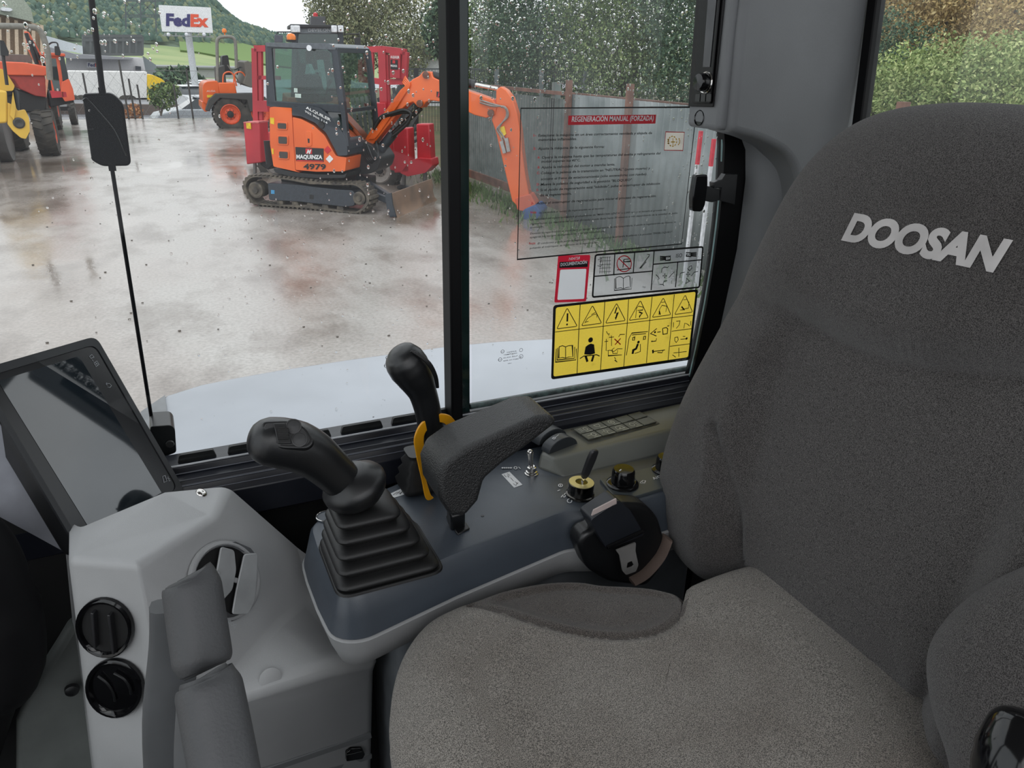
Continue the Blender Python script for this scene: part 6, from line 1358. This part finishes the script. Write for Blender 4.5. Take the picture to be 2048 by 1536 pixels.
# chain link fence
cf = thing('chain_link_fence', 'thin dark chain link fence along the far edge of the yard', 'fence', (-2, 31, 0)); mb = MB()
px_t = [(180, 148, 245), (220, 158, 240), (258, 120, 240), (271, 158, 240), (286, 170, 240), (359, 170, 240), (389, 138, 240), (140, 150, 245), (100, 150, 245)]
for x, y0, y1 in px_t:
    g = onZ(x, y1, 0); tp = onY(x-(6 if x < 300 else 2), y0, g.y); MB().tube([V((tp.x*0+g.x, 31.0, -.1)), V((g.x, 31.0, tp.z))], .035, 6).build('fence_post', M('post_dark', (66, 64, 62), .6), cf)
for k in range(26): x = -8+k*.42; mb.bar(V((x, 31.0, 0)), V((x+1.2, 31.0, 1.6)), .006).bar(V((x+1.2, 31.0, 0)), V((x, 31.0, 1.6)), .006)
for z in (.1, 1.6): mb.bar(V((-9, 31, z)), V((4, 31, z)), .012)
mb.build('wire_mesh', M('wire_grey', (130, 130, 130), .5), cf, weld=False, fixn=False)
# lattice pylon on the hill
PY = Side(atd(285, 40, 190), (1, 0, 0)); py_ = thing('lattice_mast', 'dark steel lattice gantry standing against the wooded hill left of the big sign', 'mast', PY(285, 100, 0))
mb = MB()
for x0 in (252, 282, 312):
    mb.bar(PY(x0, 50, 0), PY(x0-2, -20, 0), .25)
for x0 in (250, 280):
    mb.bar(PY(x0, 30, 0), PY(x0+30, 0, 0), .16).bar(PY(x0+30, 30, 0), PY(x0, 0, 0), .16).bar(PY(x0, 5, 0), PY(x0+30, -25, 0), .16).bar(PY(x0+30, 5, 0), PY(x0, -25, 0), .16)
for y in (30, 34, 2): mb.bar(PY(245, y, 0), PY(330, y, 0), .2)
mb.bar(PY(252, 50, 0), PY(250, 90, 0), .25).bar(PY(312, 50, 0), PY(315, 90, 0), .25); mb.build('lattice', M('mast_steel', (84, 92, 98), .6), py_, weld=False)
# long white hall behind the boom
WH = Side(atd(860, 150, 40), (1, -.3, 0)); wh = thing('white_canopy_shed', 'white sided shed with a grey barrel roof edge, left of the central window post', 'building', WH(860, 215, 1).xy.to_3d())
pr(WH, [(806, 108), (960, 112), (960, 250), (806, 250)], 0, 3).build('wall', M('shed_white', (226, 228, 230), .5), wh); MB().tube([WH(800, 97, -.2), WH(960, 104, -.2)], .33, 14).build('roof_edge', M('shed_roof_grey', (136, 136, 132), .5), wh, smooth=60)
mb = MB().bar(WH(800, 82, -.6), WH(812, 86, -.6), .4, .1).bar(WH(811, 86, -.6), WH(812, 160, -.6), .08); mb.build('lamp_post', BKP, wh)
DF = Side(atd(850, 190, 26), (1, -.3, 0)); dfn = thing('wire_gate', 'dark wire fence with a square post between the red platform and the central window post', 'fence', DF(850, 260, 0).xy.to_3d())
mb = MB()
for y in (138, 205, 300): mb.bar(DF(800, y, 0), DF(960, y, 0), .04)
for x in range(804, 960, 6): mb.bar(DF(x, 138, 0), DF(x, 300, 0), .015)
mb.build('wire_panel', M('wire_dark2', (60, 66, 68), .6), dfn, weld=False); MB().bar(DF(833, 136, 0), DF(833, 300, 0), .14).build('gate_post', BKP, dfn)
# scrap heap behind right outriggers
mb = MB()
for _ in range(60):
    p = onZ(random.uniform(838, 905), random.uniform(300, 330), 0)+V((0, 3.5, 0)); q = p+V((random.uniform(-.8, .8), random.uniform(-.4, .4), random.uniform(.1, 1.5))); mb.bar(p, q, .07)
sc2 = mb.build('scrap_heap', M('scrap_dark', (66, 66, 68), .7), kind='stuff', weld=False); sc2['label'] = 'tangled heap of dark scrap metal behind the right red outriggers'; sc2['category'] = 'scrap'
# stones and litter on the concrete
mb = MB()
for _ in range(170):
    p = onZ(random.uniform(60, 1300), random.choice((random.uniform(430, 700), random.uniform(300, 430))), 0)
    if p.x < 5.2: mb.ball(p+V((0, 0, .006)), random.uniform(.005, .012), 6, (1.3, 1, .6))
st = mb.build('gravel_bits', M('gravel_dark', (104, 98, 92), .8), kind='stuff', weld=False, fixn=False, smooth=60); st['label'] = 'scattered little stones and grit on the wet concrete yard'; st['category'] = 'gravel'
# ================================================================== DECALS ON THE SIDE WINDOW
YG = .9975
fg = Fr((0, YG, 0), (1, 0, 0), (0, 0, 1))
def G(px, py): p = onY(px, py, YG); return V((p.x, p.z))
def G5(x, y): return G(1000+x/4.8, 200+y/4.8)
def G6(x, y): return G(1080+x/5.297, 480+y/5.297)
def film(name, col, tr):
    mt = bpy.data.materials.new(name); mt.use_nodes = True; n = mt.node_tree.nodes; l = mt.node_tree.links; b = n['Principled BSDF']; out = n['Material Output']
    b.inputs['Base Color'].default_value = lin(col); b.inputs['Roughness'].default_value = .35
    nz_ = n.new('ShaderNodeTexNoise'); nz_.inputs['Scale'].default_value = 60; rp_ = n.new('ShaderNodeValToRGB'); rp_.color_ramp.elements[0].color = lin(col); rp_.color_ramp.elements[1].color = lin([c*.94 for c in col]); l.new(nz_.outputs[0], rp_.inputs[0]); l.new(rp_.outputs[0], b.inputs['Base Color'])
    t = n.new('ShaderNodeBsdfTranslucent'); l.new(rp_.outputs[0], t.inputs[0]); m_ = n.new('ShaderNodeMixShader'); m_.inputs[0].default_value = tr
    l.new(b.outputs[0], m_.inputs[1]); l.new(t.outputs[0], m_.inputs[2]); l.new(m_.outputs[0], out.inputs[0]); return mt
FILM = glass_mat('clear_decal_film', (240, 242, 242), .02, .13, (190, 194, 194), .15)
FILM2 = glass_mat('grey_decal_film', (230, 232, 232), .03, .35, (205, 207, 210), .2)
sheet = MB().add([(.478, YG, 1.925), (.779, YG, 1.925), (.779, YG, 2.138), (.478, YG, 2.138)], [(0, 1, 2, 3)]).build('instruction_sheet', FILM, fixn=False, weld=False, smooth=0, label='large clear instruction sheet with black text and a red title bar', cat='sticker')
mb = MB(); mb.ribbon([V((.478, 1.925)), V((.779, 1.925)), V((.779, 2.138)), V((.478, 2.138))], .0016, fg, .0004, True); mb.build('sheet_border', BLACK_INK, sheet, weld=False, fixn=False)
mb = MB(); a, b, c, d = G5(655, 145), G5(1497, 145), G5(1493, 232), G5(656, 234); zt_, zb_ = (a.y+b.y)/2, (c.y+d.y)/2
mb.flat([(a.x, zb_), (b.x, zb_), (b.x, zt_), (a.x, zt_)], fg, .0005); bar_ = mb.build('title_bar', RED_INK, sheet, weld=False, fixn=False)
def line(mb, s, x0, x1, y, h=.0034, bold=.012, shear=.0, c=.0006, conv=G5, z=None):
    a = conv(x0, y); b = conv(x1, y-.0); 
    vs, fs = text_geo(s, 1, bold, shear, 'LEFT', 1.0); xm = max(v[0] for v in vs); xn = min(v[0] for v in vs)
    W_ = b.x-a.x; mb.add([fg(a.x+(x-xn)/(xm-xn)*W_, a.y+yy*h/.72, c) for x, yy in vs], fs)
mb = MB(); line(mb, 'REGENERACIÓN MANUAL (FORZADA)', 685, 1470, 208, .0072, .02, .1, .0008); mb.build('title_text', WHITE_INK, bar_, weld=False, fixn=False)
L1 = [('Estacione la máquina en un área correctamente ventilada y alejada de', 365, 1455, 352), ('materiales inflamables.', 365, 735, 393), ('Ajuste la máquina de la siguiente forma:', 363, 1000, 478),
 ('Opere la máquina hasta que las temperaturas del aceite y refrigerante del', 400, 1535, 563), ('motor superen los 40°C.', 395, 770, 602), ('Ajuste la velocidad del motor a marcha lenta.', 393, 1100, 658),
 ('Coloque la palanca de la transmisión en "NEUTRAL" (punto muerto) y', 390, 1435, 712), ('accione el freno de estacionamiento (sólo excavadoras con ruedas).', 388, 1405, 770), ('Mueva la palanca de seguridad a la posición "BLOQUEO".', 388, 1265, 822),
 ('Si el modo de regeneración está "inhibido", pulse el interruptor de inhibición', 384, 1527, 875), ('de la regeneración.', 384, 683, 925), ('Active el interruptor de regeneración para iniciar el proceso de regeneración.', 347, 1490, 1003)]
L2 = [('Se encenderá el testigo de regeneración en el monitor.', 370, 1000, 1090), ('La velocidad del motor aumentará gradualmente de "MARCHA LENTA" a 2.000 rpm y se iniciará el proceso de', 290, 1580, 1155),
 ('regeneración. La regeneración manual (forzada) puede durar hasta 30 minutos o más dependiendo de la cantidad de hollín', 288, 1690, 1198), ('acumulado.', 288, 420, 1232), ('Durante la regeneración se encenderá un testigo de advertencia de alta temperatura. Cuando la regeneración se detiene, se', 287, 1675, 1290),
 ('apagarán los testigos de regeneración y de alta temperatura.', 285, 995, 1326), ('El conductor puede parar la regeneración manual (forzada) levantando la palanca a la posición "DESBLOQUEO",', 360, 1645, 1385), ('pulsando el interruptor de inhibición de la regeneración.', 283, 935, 1430)]
mb = MB()
for s, x0, x1, y in L1: line(mb, s, x0, x1, y, .0036, .018, .12)
for s, x0, x1, y in L2: line(mb, s, x0, x1, y, .0028, .010, .12)
mb.build('instruction_text', BLACK_INK, sheet, weld=False, fixn=False)
mb = MB()
for s, x0, x1, y in (('1-', 318, 345, 352), ('2-', 316, 345, 478), ('A-', 358, 382, 563), ('B-', 360, 382, 658), ('C-', 352, 380, 712), ('D-', 350, 378, 822), ('E-', 348, 372, 875), ('3-', 296, 322, 1003), ('Nota:', 290, 350, 1090), ('Nota:', 275, 340, 1388)): line(mb, s, x0, x1, y, .0036, .018, .1)
mb.build('item_numbers', RED_INK, sheet, weld=False, fixn=False)
mb = MB(); q_ = [G5(1588, 306), G5(1767, 309), G5(1752, 485), G5(1573, 481)]; mb.flat([(p.x, p.y) for p in q_], fg, .0005); ic = mb.build('lamp_symbol', film('decal_cream', (236, 228, 216), .7), sheet, weld=False, fixn=False)
mb = MB(); mb.ribbon(q_, .0010, fg, .0008, True); mb.build('symbol_border', RED_INK, ic, weld=False, fixn=False)
mb = MB(); cx, cy = 1662, 396
for k in range(10):
    a0 = 2*PI*k/10; mb.ribbon([G5(cx-10+40*math.cos(a0+t), cy+48*math.sin(a0+t)) for t in (0, .2, .4)], .0016, fg, .0009)
for k in range(4): a0 = -.8+k*.5; mb.ribbon([G5(cx+30+30*math.cos(a0+t), cy+40*math.sin(a0+t)) for t in (0, .2, .4)], .0016, fg, .0009)
for y in (-18, 0, 18): mb.ribbon([G5(cx-58, cy+y), G5(cx-40, cy+y)], .0016, fg, .0009)
mb.ribbon([G5(cx-25, cy+6), G5(cx+15, cy+6)], .0016, fg, .0009); mb.ribbon([G5(cx-5, cy-30), G5(cx-5, cy+40)], .0012, fg, .0009)
mb.build('symbol_lines', M('symbol_amber', (222, 176, 36), .5), ic, weld=False, fixn=False)
# red documentation sticker (code panel left plain)
def rp2(conv, pts, r): return [(p.x, p.y) for p in rpoly([conv(*p) for p in pts], r, 4)]
_o = rpoly([G6(*p) for p in [(192, 163), (533, 157), (488, 650), (150, 663)]], .003, 4); _i = rpoly([G6(*p) for p in [(213, 314), (490, 304), (466, 622), (182, 634)]], .002, 4)
ds = MB().loft([[fg(p.x, p.y, .0003) for p in _o], [fg(p.x, p.y, .0003) for p in _i]], (False, False)).build('documentation_sticker', film('sticker_red', (206, 40, 62), .5), weld=False, fixn=False, smooth=0, label='small red documentation sticker with a plain white square, below the instruction sheet', cat='sticker')
MB().flat(rp2(G6, [(213, 314), (490, 304), (466, 622), (182, 634)], .002), fg, .0006).build('white_square', film('square_white', (235, 236, 238), .6), ds, weld=False, fixn=False)
MB().flat([(p.x, p.y) for p in (G6(207, 232), G6(508, 222), G6(502, 284), G6(202, 296))], fg, .0006).build('black_band', BLACK_INK, ds, weld=False, fixn=False)
mb = MB(); line(mb, 'N04728', 302, 418, 214, .0045, .01, .15, .0009, G6); line(mb, 'DOCUMENTACIÓN', 215, 492, 276, .0050, .03, 0, .0009, G6); mb.build('sticker_text', WHITE_INK, ds, weld=False, fixn=False)
# grey pictogram decal
def ln(mb, lst, wd=.0009, conv=G6, c=.0009, closed=False):
    for s in lst: mb.ribbon([conv(*p) for p in s], wd, fg, c, closed)
gd = MB().flat(rp2(G6, [(585, 158), (1728, 70), (1688, 500), (552, 606)], .004), fg, .0003).build('control_pattern_decal', FILM2, weld=False, fixn=False, smooth=0, label='grey see-through decal with black outlined pictograms and ISO hand patterns, above the yellow decal', cat='sticker')
mb = MB(); mb.ribbon(rpoly([G6(585, 158), G6(1724, 72), G6(1686, 500), G6(554, 604)], .004, 4), .0030, fg, .0006, True)
ln(mb, [[(790, 142), (778, 362)], [(1000, 128), (985, 344)], [(1206, 112), (1174, 530)], [(575, 384), (1186, 328)], [(1200, 256), (1712, 208)], [(1456, 236), (1432, 498)]], .0020); mb.build('decal_grid', BLACK_INK, gd, weld=False, fixn=False)
mb = MB()
ln(mb, [[(800, 400), (835, 385), (860, 390), (880, 405), (905, 388), (935, 380), (950, 388), (955, 500), (930, 500), (905, 505), (880, 515), (855, 505), (830, 508), (800, 515), (800, 400)], [(880, 405), (880, 515)], [(788, 405), (785, 532), (965, 518), (972, 400)]], .0011)
for k in range(5): ln(mb, [[(640+k*24, 175), (630+k*24, 355)], [(625, 185+k*38), (748, 178+k*38)]], .0007)
ln(mb, [[(610, 210), (650, 190), (640, 240)], [(605, 270), (640, 280), (660, 250)]], .0009)
ln(mb, [[(885, 205), (950, 198), (955, 225), (888, 230), (885, 205), (875, 290)], [(812, 316), (962, 300)], [(1052, 300), (1155, 165), (1130, 150), (1160, 155)], [(1060, 300), (1120, 230)]], .0014)
for cx, cy in ((1322, 190), (1600, 150)):
    s = 1 if cx < 1500 else -1
    ln(mb, [[(cx-55*s, cy-20+k*11), (cx+10*s, cy-15+k*8)] for k in range(5)], .0014); ln(mb, [[(cx, cy-15), (cx+55*s, cy-20), (cx+55*s, cy+20), (cx, cy+25)]], .0016)
for cx, cy in ((1318, 378), (1565, 362)):
    for dx, dy in ((0, -18), (0, 18), (-16, 0), (16, 0), (0, 0)): p = G6(cx+dx, cy+dy); mb.disc(p.x, p.y, .0012, fg, .0009, 8)
for pts in ([(1285, 345), (1290, 300), (1315, 285), (1350, 290), (1360, 275)], [(1225, 365), (1245, 385), (1260, 410), (1245, 420)], [(1360, 400), (1385, 370), (1420, 335)], [(1265, 468), (1300, 470), (1310, 435), (1345, 430)], [(1300, 470), (1310, 485)], [(1570, 290), (1600, 270), (1605, 300), (1580, 325), (1560, 300)], [(1475, 400), (1485, 350), (1530, 340)], [(1600, 380), (1630, 340), (1670, 330)], [(1540, 460), (1550, 405), (1580, 435), (1540, 460)]): ln(mb, [pts], .0012)
line(mb, 'LH', 1338, 1378, 192, .0045, .02, 0, .0011, G6); line(mb, 'RH', 1548, 1592, 168, .0045, .02, 0, .0011, G6); line(mb, 'ISO', 1435, 1500, 186, .0068, .005, 0, .0009, G6)
mb.build('pictograms', BLACK_INK, gd, weld=False, fixn=False)
mb = MB(); mb.ribbon([G6(888+76*math.cos(2*PI*k/28), 250+84*math.sin(2*PI*k/28)) for k in range(28)], .0016, fg, .0011, True); ln(mb, [[(832, 195), (945, 305)]], .0016, c=.0011); mb.build('prohibition_ring', RED_INK, gd, weld=False, fixn=False)
# yellow warning decal
YD = film('decal_yellow', (255, 222, 84), .88)
yd = MB().flat(rp2(G6, [(140, 694), (1668, 524), (1585, 1264), (119, 1474)], .004), fg, .0002).build('warning_decal', YD, weld=False, fixn=False, smooth=0, label='large yellow warning decal with six hazard triangles in a black frame', cat='sticker')
tops = [(168, 712), (423, 683), (684, 655), (936, 628), (1185, 600), (1420, 575), (1645, 550)]; bots = [(140, 1445), (390, 1415), (638, 1380), (885, 1338), (1125, 1300), (1354, 1270), (1566, 1240)]
mids = [(158, 973), (410, 943), (668, 912), (922, 880), (1160, 850), (1396, 822), (1622, 797)]
mb = MB(); oq = rpoly([G6(138, 690), G6(1672, 520), G6(1588, 1268), G6(115, 1478)], .006, 5); iq = rpoly([G6(166, 714), G6(1647, 547), G6(1566, 1240), G6(140, 1446)], .004, 5)
mb.loft([[fg(p.x, p.y, .0007) for p in oq], [fg(p.x, p.y, .0007) for p in iq]], (False, False))
for k in range(1, 6): mb.ribbon([G6(*tops[k]), G6(*mids[k]), G6(*bots[k])], .0014, fg, .0008)
mb.ribbon([G6(*p) for p in mids], .0012, fg, .0008); mb.build('black_frame', BLACK_INK, yd, weld=False, fixn=False)
mb = MB()
tri = [(285, 718, 175, 940, 392, 912), (553, 692, 437, 908, 650, 880), (808, 668, 690, 880, 902, 852), (1060, 638, 940, 850, 1145, 823), (1303, 610, 1185, 818, 1383, 790), (1535, 580, 1422, 788, 1613, 762)]
for a, b, c, d, e, f in tri: mb.ribbon(rpoly([G6(a, b), G6(c, d), G6(e, f)], .003, 3), .0013, fg, .0009, True)
ln(mb, [[(289, 775), (286, 862)]], .0030); p = G6(284, 893); mb.disc(p.x, p.y, .0017, fg, .0009, 10)
ln(mb, [[(812, 710), (790, 775), (820, 768), (800, 830)]], .0024); mb.flat([(p.x, p.y) for p in (G6(790, 818), G6(812, 815), G6(798, 848))], fg, .0009)
ln(mb, [[(470, 880), (500, 830), (560, 790), (600, 780), (600, 820)], [(540, 790), (585, 765)], [(480, 870), (510, 860)], [(1010, 825), (1020, 720), (1040, 700), (1090, 710), (1085, 740), (1030, 745)], [(1255, 790), (1265, 730), (1290, 690), (1340, 700), (1330, 760)], [(1500, 700), (1530, 740), (1480, 740)], [(1280, 660), (1320, 655)], [(1515, 632), (1555, 628)], [(1500, 735), (1570, 720), (1575, 650)]], .0011)
ln(mb, [[(1045, 760), (1080, 775), (1055, 800), (1050, 820)], [(1260, 750), (1270, 790)], [(1495, 705), (1525, 735)]], .0024)
ln(mb, [[(200, 1130), (235, 1118), (268, 1130), (300, 1118), (340, 1115), (345, 1235), (300, 1238), (268, 1250), (235, 1243), (195, 1250), (200, 1130)], [(268, 1130), (268, 1250)], [(185, 1140), (178, 1270), (360, 1252), (365, 1130)], [(170, 1150), (162, 1292), (378, 1268), (382, 1150)]], .0014)
body = [(505, 1110), (535, 1095), (570, 1105), (580, 1200), (530, 1215), (465, 1210), (480, 1130)]; mb.flat([(p.x, p.y) for p in [G6(*b) for b in body]], fg, .0009); p = G6(533, 1057); mb.disc(p.x, p.y, .0045, fg, .0009, 14)
ln(mb, [[(480, 1225), (500, 1288)], [(565, 1222), (545, 1285)]], .0042); ln(mb, [[(420, 1255), (460, 1228), (530, 1222), (595, 1213), (628, 1228)]], .0018)
ln(mb, [[(700, 965), (715, 995), (730, 990), (722, 1010)], [(785, 1240), (800, 1262), (790, 1270), (815, 1292)], [(755, 1010), (755, 1120)], [(730, 1030), (780, 1025)], [(700, 1045), (697, 1170), (740, 1165), (780, 1180), (820, 1150), (870, 1150)], [(680, 1075), (720, 1070)], [(720, 1170), (720, 1225), (865, 1215)], [(830, 1025), (845, 1000), (895, 998)], [(785, 1140), (760, 1160), (770, 1200), (815, 1200), (820, 1165)]], .0012)
ln(mb, [[(912, 1220), (940, 1040), (970, 985), (1140, 968)], [(970, 1005), (1120, 990)], [(980, 1030), (1000, 1025), (998, 1060), (978, 1060), (980, 1030)], [(1095, 1020), (1115, 1018), (1112, 1050), (1092, 1052), (1095, 1020)], [(1060, 1100), (1060, 1180), (1000, 1200)]], .0014)
p = G6(1040, 1080); mb.disc(p.x, p.y, .0026, fg, .0009, 12); ln(mb, [[(1035, 1098), (1015, 1150), (985, 1165), (978, 1205)]], .0042)
ln(mb, [[(1235, 935), (1168, 990), (1230, 1015)], [(1240, 975), (1275, 970)], [(1295, 935), (1335, 925), (1350, 940), (1345, 990), (1300, 998), (1295, 935)], [(1175, 1075), (1225, 1068), (1232, 1040)], [(1175, 1075), (1188, 1065)], [(1345, 910), (1365, 908)], [(1195, 1180), (1320, 1163)], [(1240, 1190), (1290, 1192), (1300, 1170)]], .0016); ln(mb, [[(1192, 1162), (1195, 1198)]], .0034); p = G6(1215, 975); mb.disc(p.x, p.y, .002, fg, .0009, 10)
ln(mb, [[(1392, 965), (1600, 938)], [(1372, 1125), (1585, 1098)], [(1412, 870), (1410, 925)], [(1595, 855), (1592, 905)], [(1440, 860), (1480, 855), (1470, 900), (1440, 935)], [(1520, 935), (1530, 880), (1560, 890), (1580, 910)], [(1425, 1030), (1455, 1025), (1462, 1055), (1440, 1085), (1425, 1065), (1425, 1030)], [(1485, 1050), (1550, 1045)], [(1510, 1020), (1535, 1020)], [(1410, 1195), (1550, 1180)], [(1468, 1140), (1468, 1235)], [(1400, 1215), (1435, 1240)]], .0013); p = G6(1550, 1042); mb.disc(p.x, p.y, .0022, fg, .0009, 10)
mb.build('pictograms', BLACK_INK, yd, weld=False, fixn=False)
mb = MB(); ln(mb, [[(785, 1045), (850, 1105)], [(850, 1040), (790, 1108)]], .0020, c=.0012); mb.build('red_cross', M('cross_red', (206, 60, 30), .5), yd, weld=False, fixn=False)
mb = MB(); line(mb, '300325-00689', 1432, 1545, 1282, .0018, .0, 0, .0008, G6); mb.build('part_number', WHITE_INK, yd, weld=False, fixn=False)
# glass maker marks
gm = MB()
def ring_(mb, px, py, r, wd=.0006): p = G(px, py); mb.ribbon([V((p.x+r*math.cos(2*PI*k/18), p.y+r*math.sin(2*PI*k/18))) for k in range(18)], wd, fg, .0003, True)
def gl2(mb, s, x0, x1, y, h): line(mb, s, x0, x1, y, h, .01, 0, .0003, G)
ring_(gm, 1005, 703, .0028); ring_(gm, 1000, 719, .0030); ring_(gm, 1042, 700, .0028); ring_(gm, 1042, 713, .0034)
for a in (('CCC', 1002, 1008, 705, .0016), ('E11', 996, 1004, 721, .0020), ('YANHUA', 1013, 1033, 706, .0020), ('TEMPERED', 1007, 1034, 711, .0018), ('GLASS ASLP', 1006, 1035, 717, .0018), ('43R-017285', 1006, 1037, 723, .0018), ('2B+', 1015, 1024, 728, .0014), ('K', 1040, 1044, 716, .003)): gl2(gm, *a)
gm.build('glass_mark', BLACK_INK, weld=False, fixn=False, smooth=0, label='tiny black glass maker mark printed low on the rear pane beside the window post', cat='marking')
gm = MB(); ring_(gm, 775, 715, .0026); ring_(gm, 773, 731, .0034)
for a in (('E11', 768, 778, 733, .0024), ('CCC', 771, 779, 717, .0016)): gl2(gm, *a)
gm.build('glass_mark', BLACK_INK, weld=False, fixn=False, smooth=0, label='tiny black circled approval mark on the front pane behind the black lever', cat='marking')

# ================================================================== RAIN DROPS on the outer face of the glass
def water():
    mt = bpy.data.materials.new('rain_water'); mt.use_nodes = True; b = mt.node_tree.nodes['Principled BSDF']
    b.inputs['Base Color'].default_value = (1, 1, 1, 1); b.inputs['Roughness'].default_value = 0.0; b.inputs['IOR'].default_value = 1.33; b.inputs['Transmission Weight'].default_value = 1
    nz_ = mt.node_tree.nodes.new('ShaderNodeTexNoise'); nz_.inputs['Scale'].default_value = 300; bp = mt.node_tree.nodes.new('ShaderNodeBump'); bp.inputs['Strength'].default_value = .05
    mt.node_tree.links.new(nz_.outputs[0], bp.inputs['Height']); mt.node_tree.links.new(bp.outputs[0], b.inputs['Normal']); return mt
WAT = water(); rnd = random.Random(11)
def drops(name, lab, areas):
    mb = MB()
    for (x0, y0, x1, y1, n, r0, r1) in areas:
        for _ in range(n):
            px, py = rnd.uniform(x0, x1), rnd.uniform(y0, y1)
            p = onY(px, py, 1.0012); r = (r0+(r1-r0)*rnd.random()**2.5)
            if not (-.55 < p.x < .36 or .41 < p.x < .875): continue
            if p.z < 1.70: continue
            st = rnd.uniform(1.0, 1.7); rings = []; sk = rnd.uniform(-.4, .1)
            for i in range(4):
                a = PI/2*i/4; h = r*.62*math.sin(a); q = r*math.cos(a)
                rings.append([V((p.x+q*math.cos(2*PI*k/9)+sk*h, p.y+h, p.z+q*st*math.sin(2*PI*k/9)+h*.3)) for k in range(9)])
            rings.append([V((p.x, p.y+r*.63, p.z))]*9); mb.loft(rings, (True, False))
    o = mb.build(name, WAT, weld=False, fixn=False, smooth=80, kind='stuff'); o['label'] = lab; o['category'] = 'rain drops'
drops('rain_drops', 'clear rain drops beaded all over the outside of the rear side pane', [(943, -20, 1400, 200, 420, .0008, .0023), (943, 0, 1400, 560, 300, .0006, .0019), (1330, 200, 1440, 720, 260, .0006, .0019), (943, 560, 1400, 740, 45, .0008, .0020)])
drops('rain_drops', 'clear rain drops scattered on the outside of the front side pane', [(640, 0, 890, 380, 150, .0008, .0020), (0, 0, 330, 120, 60, .0009, .0023), (420, 380, 890, 640, 130, .0006, .0017), (60, 60, 640, 640, 60, .0006, .0016), (300, 640, 890, 840, 55, .0006, .0020)])
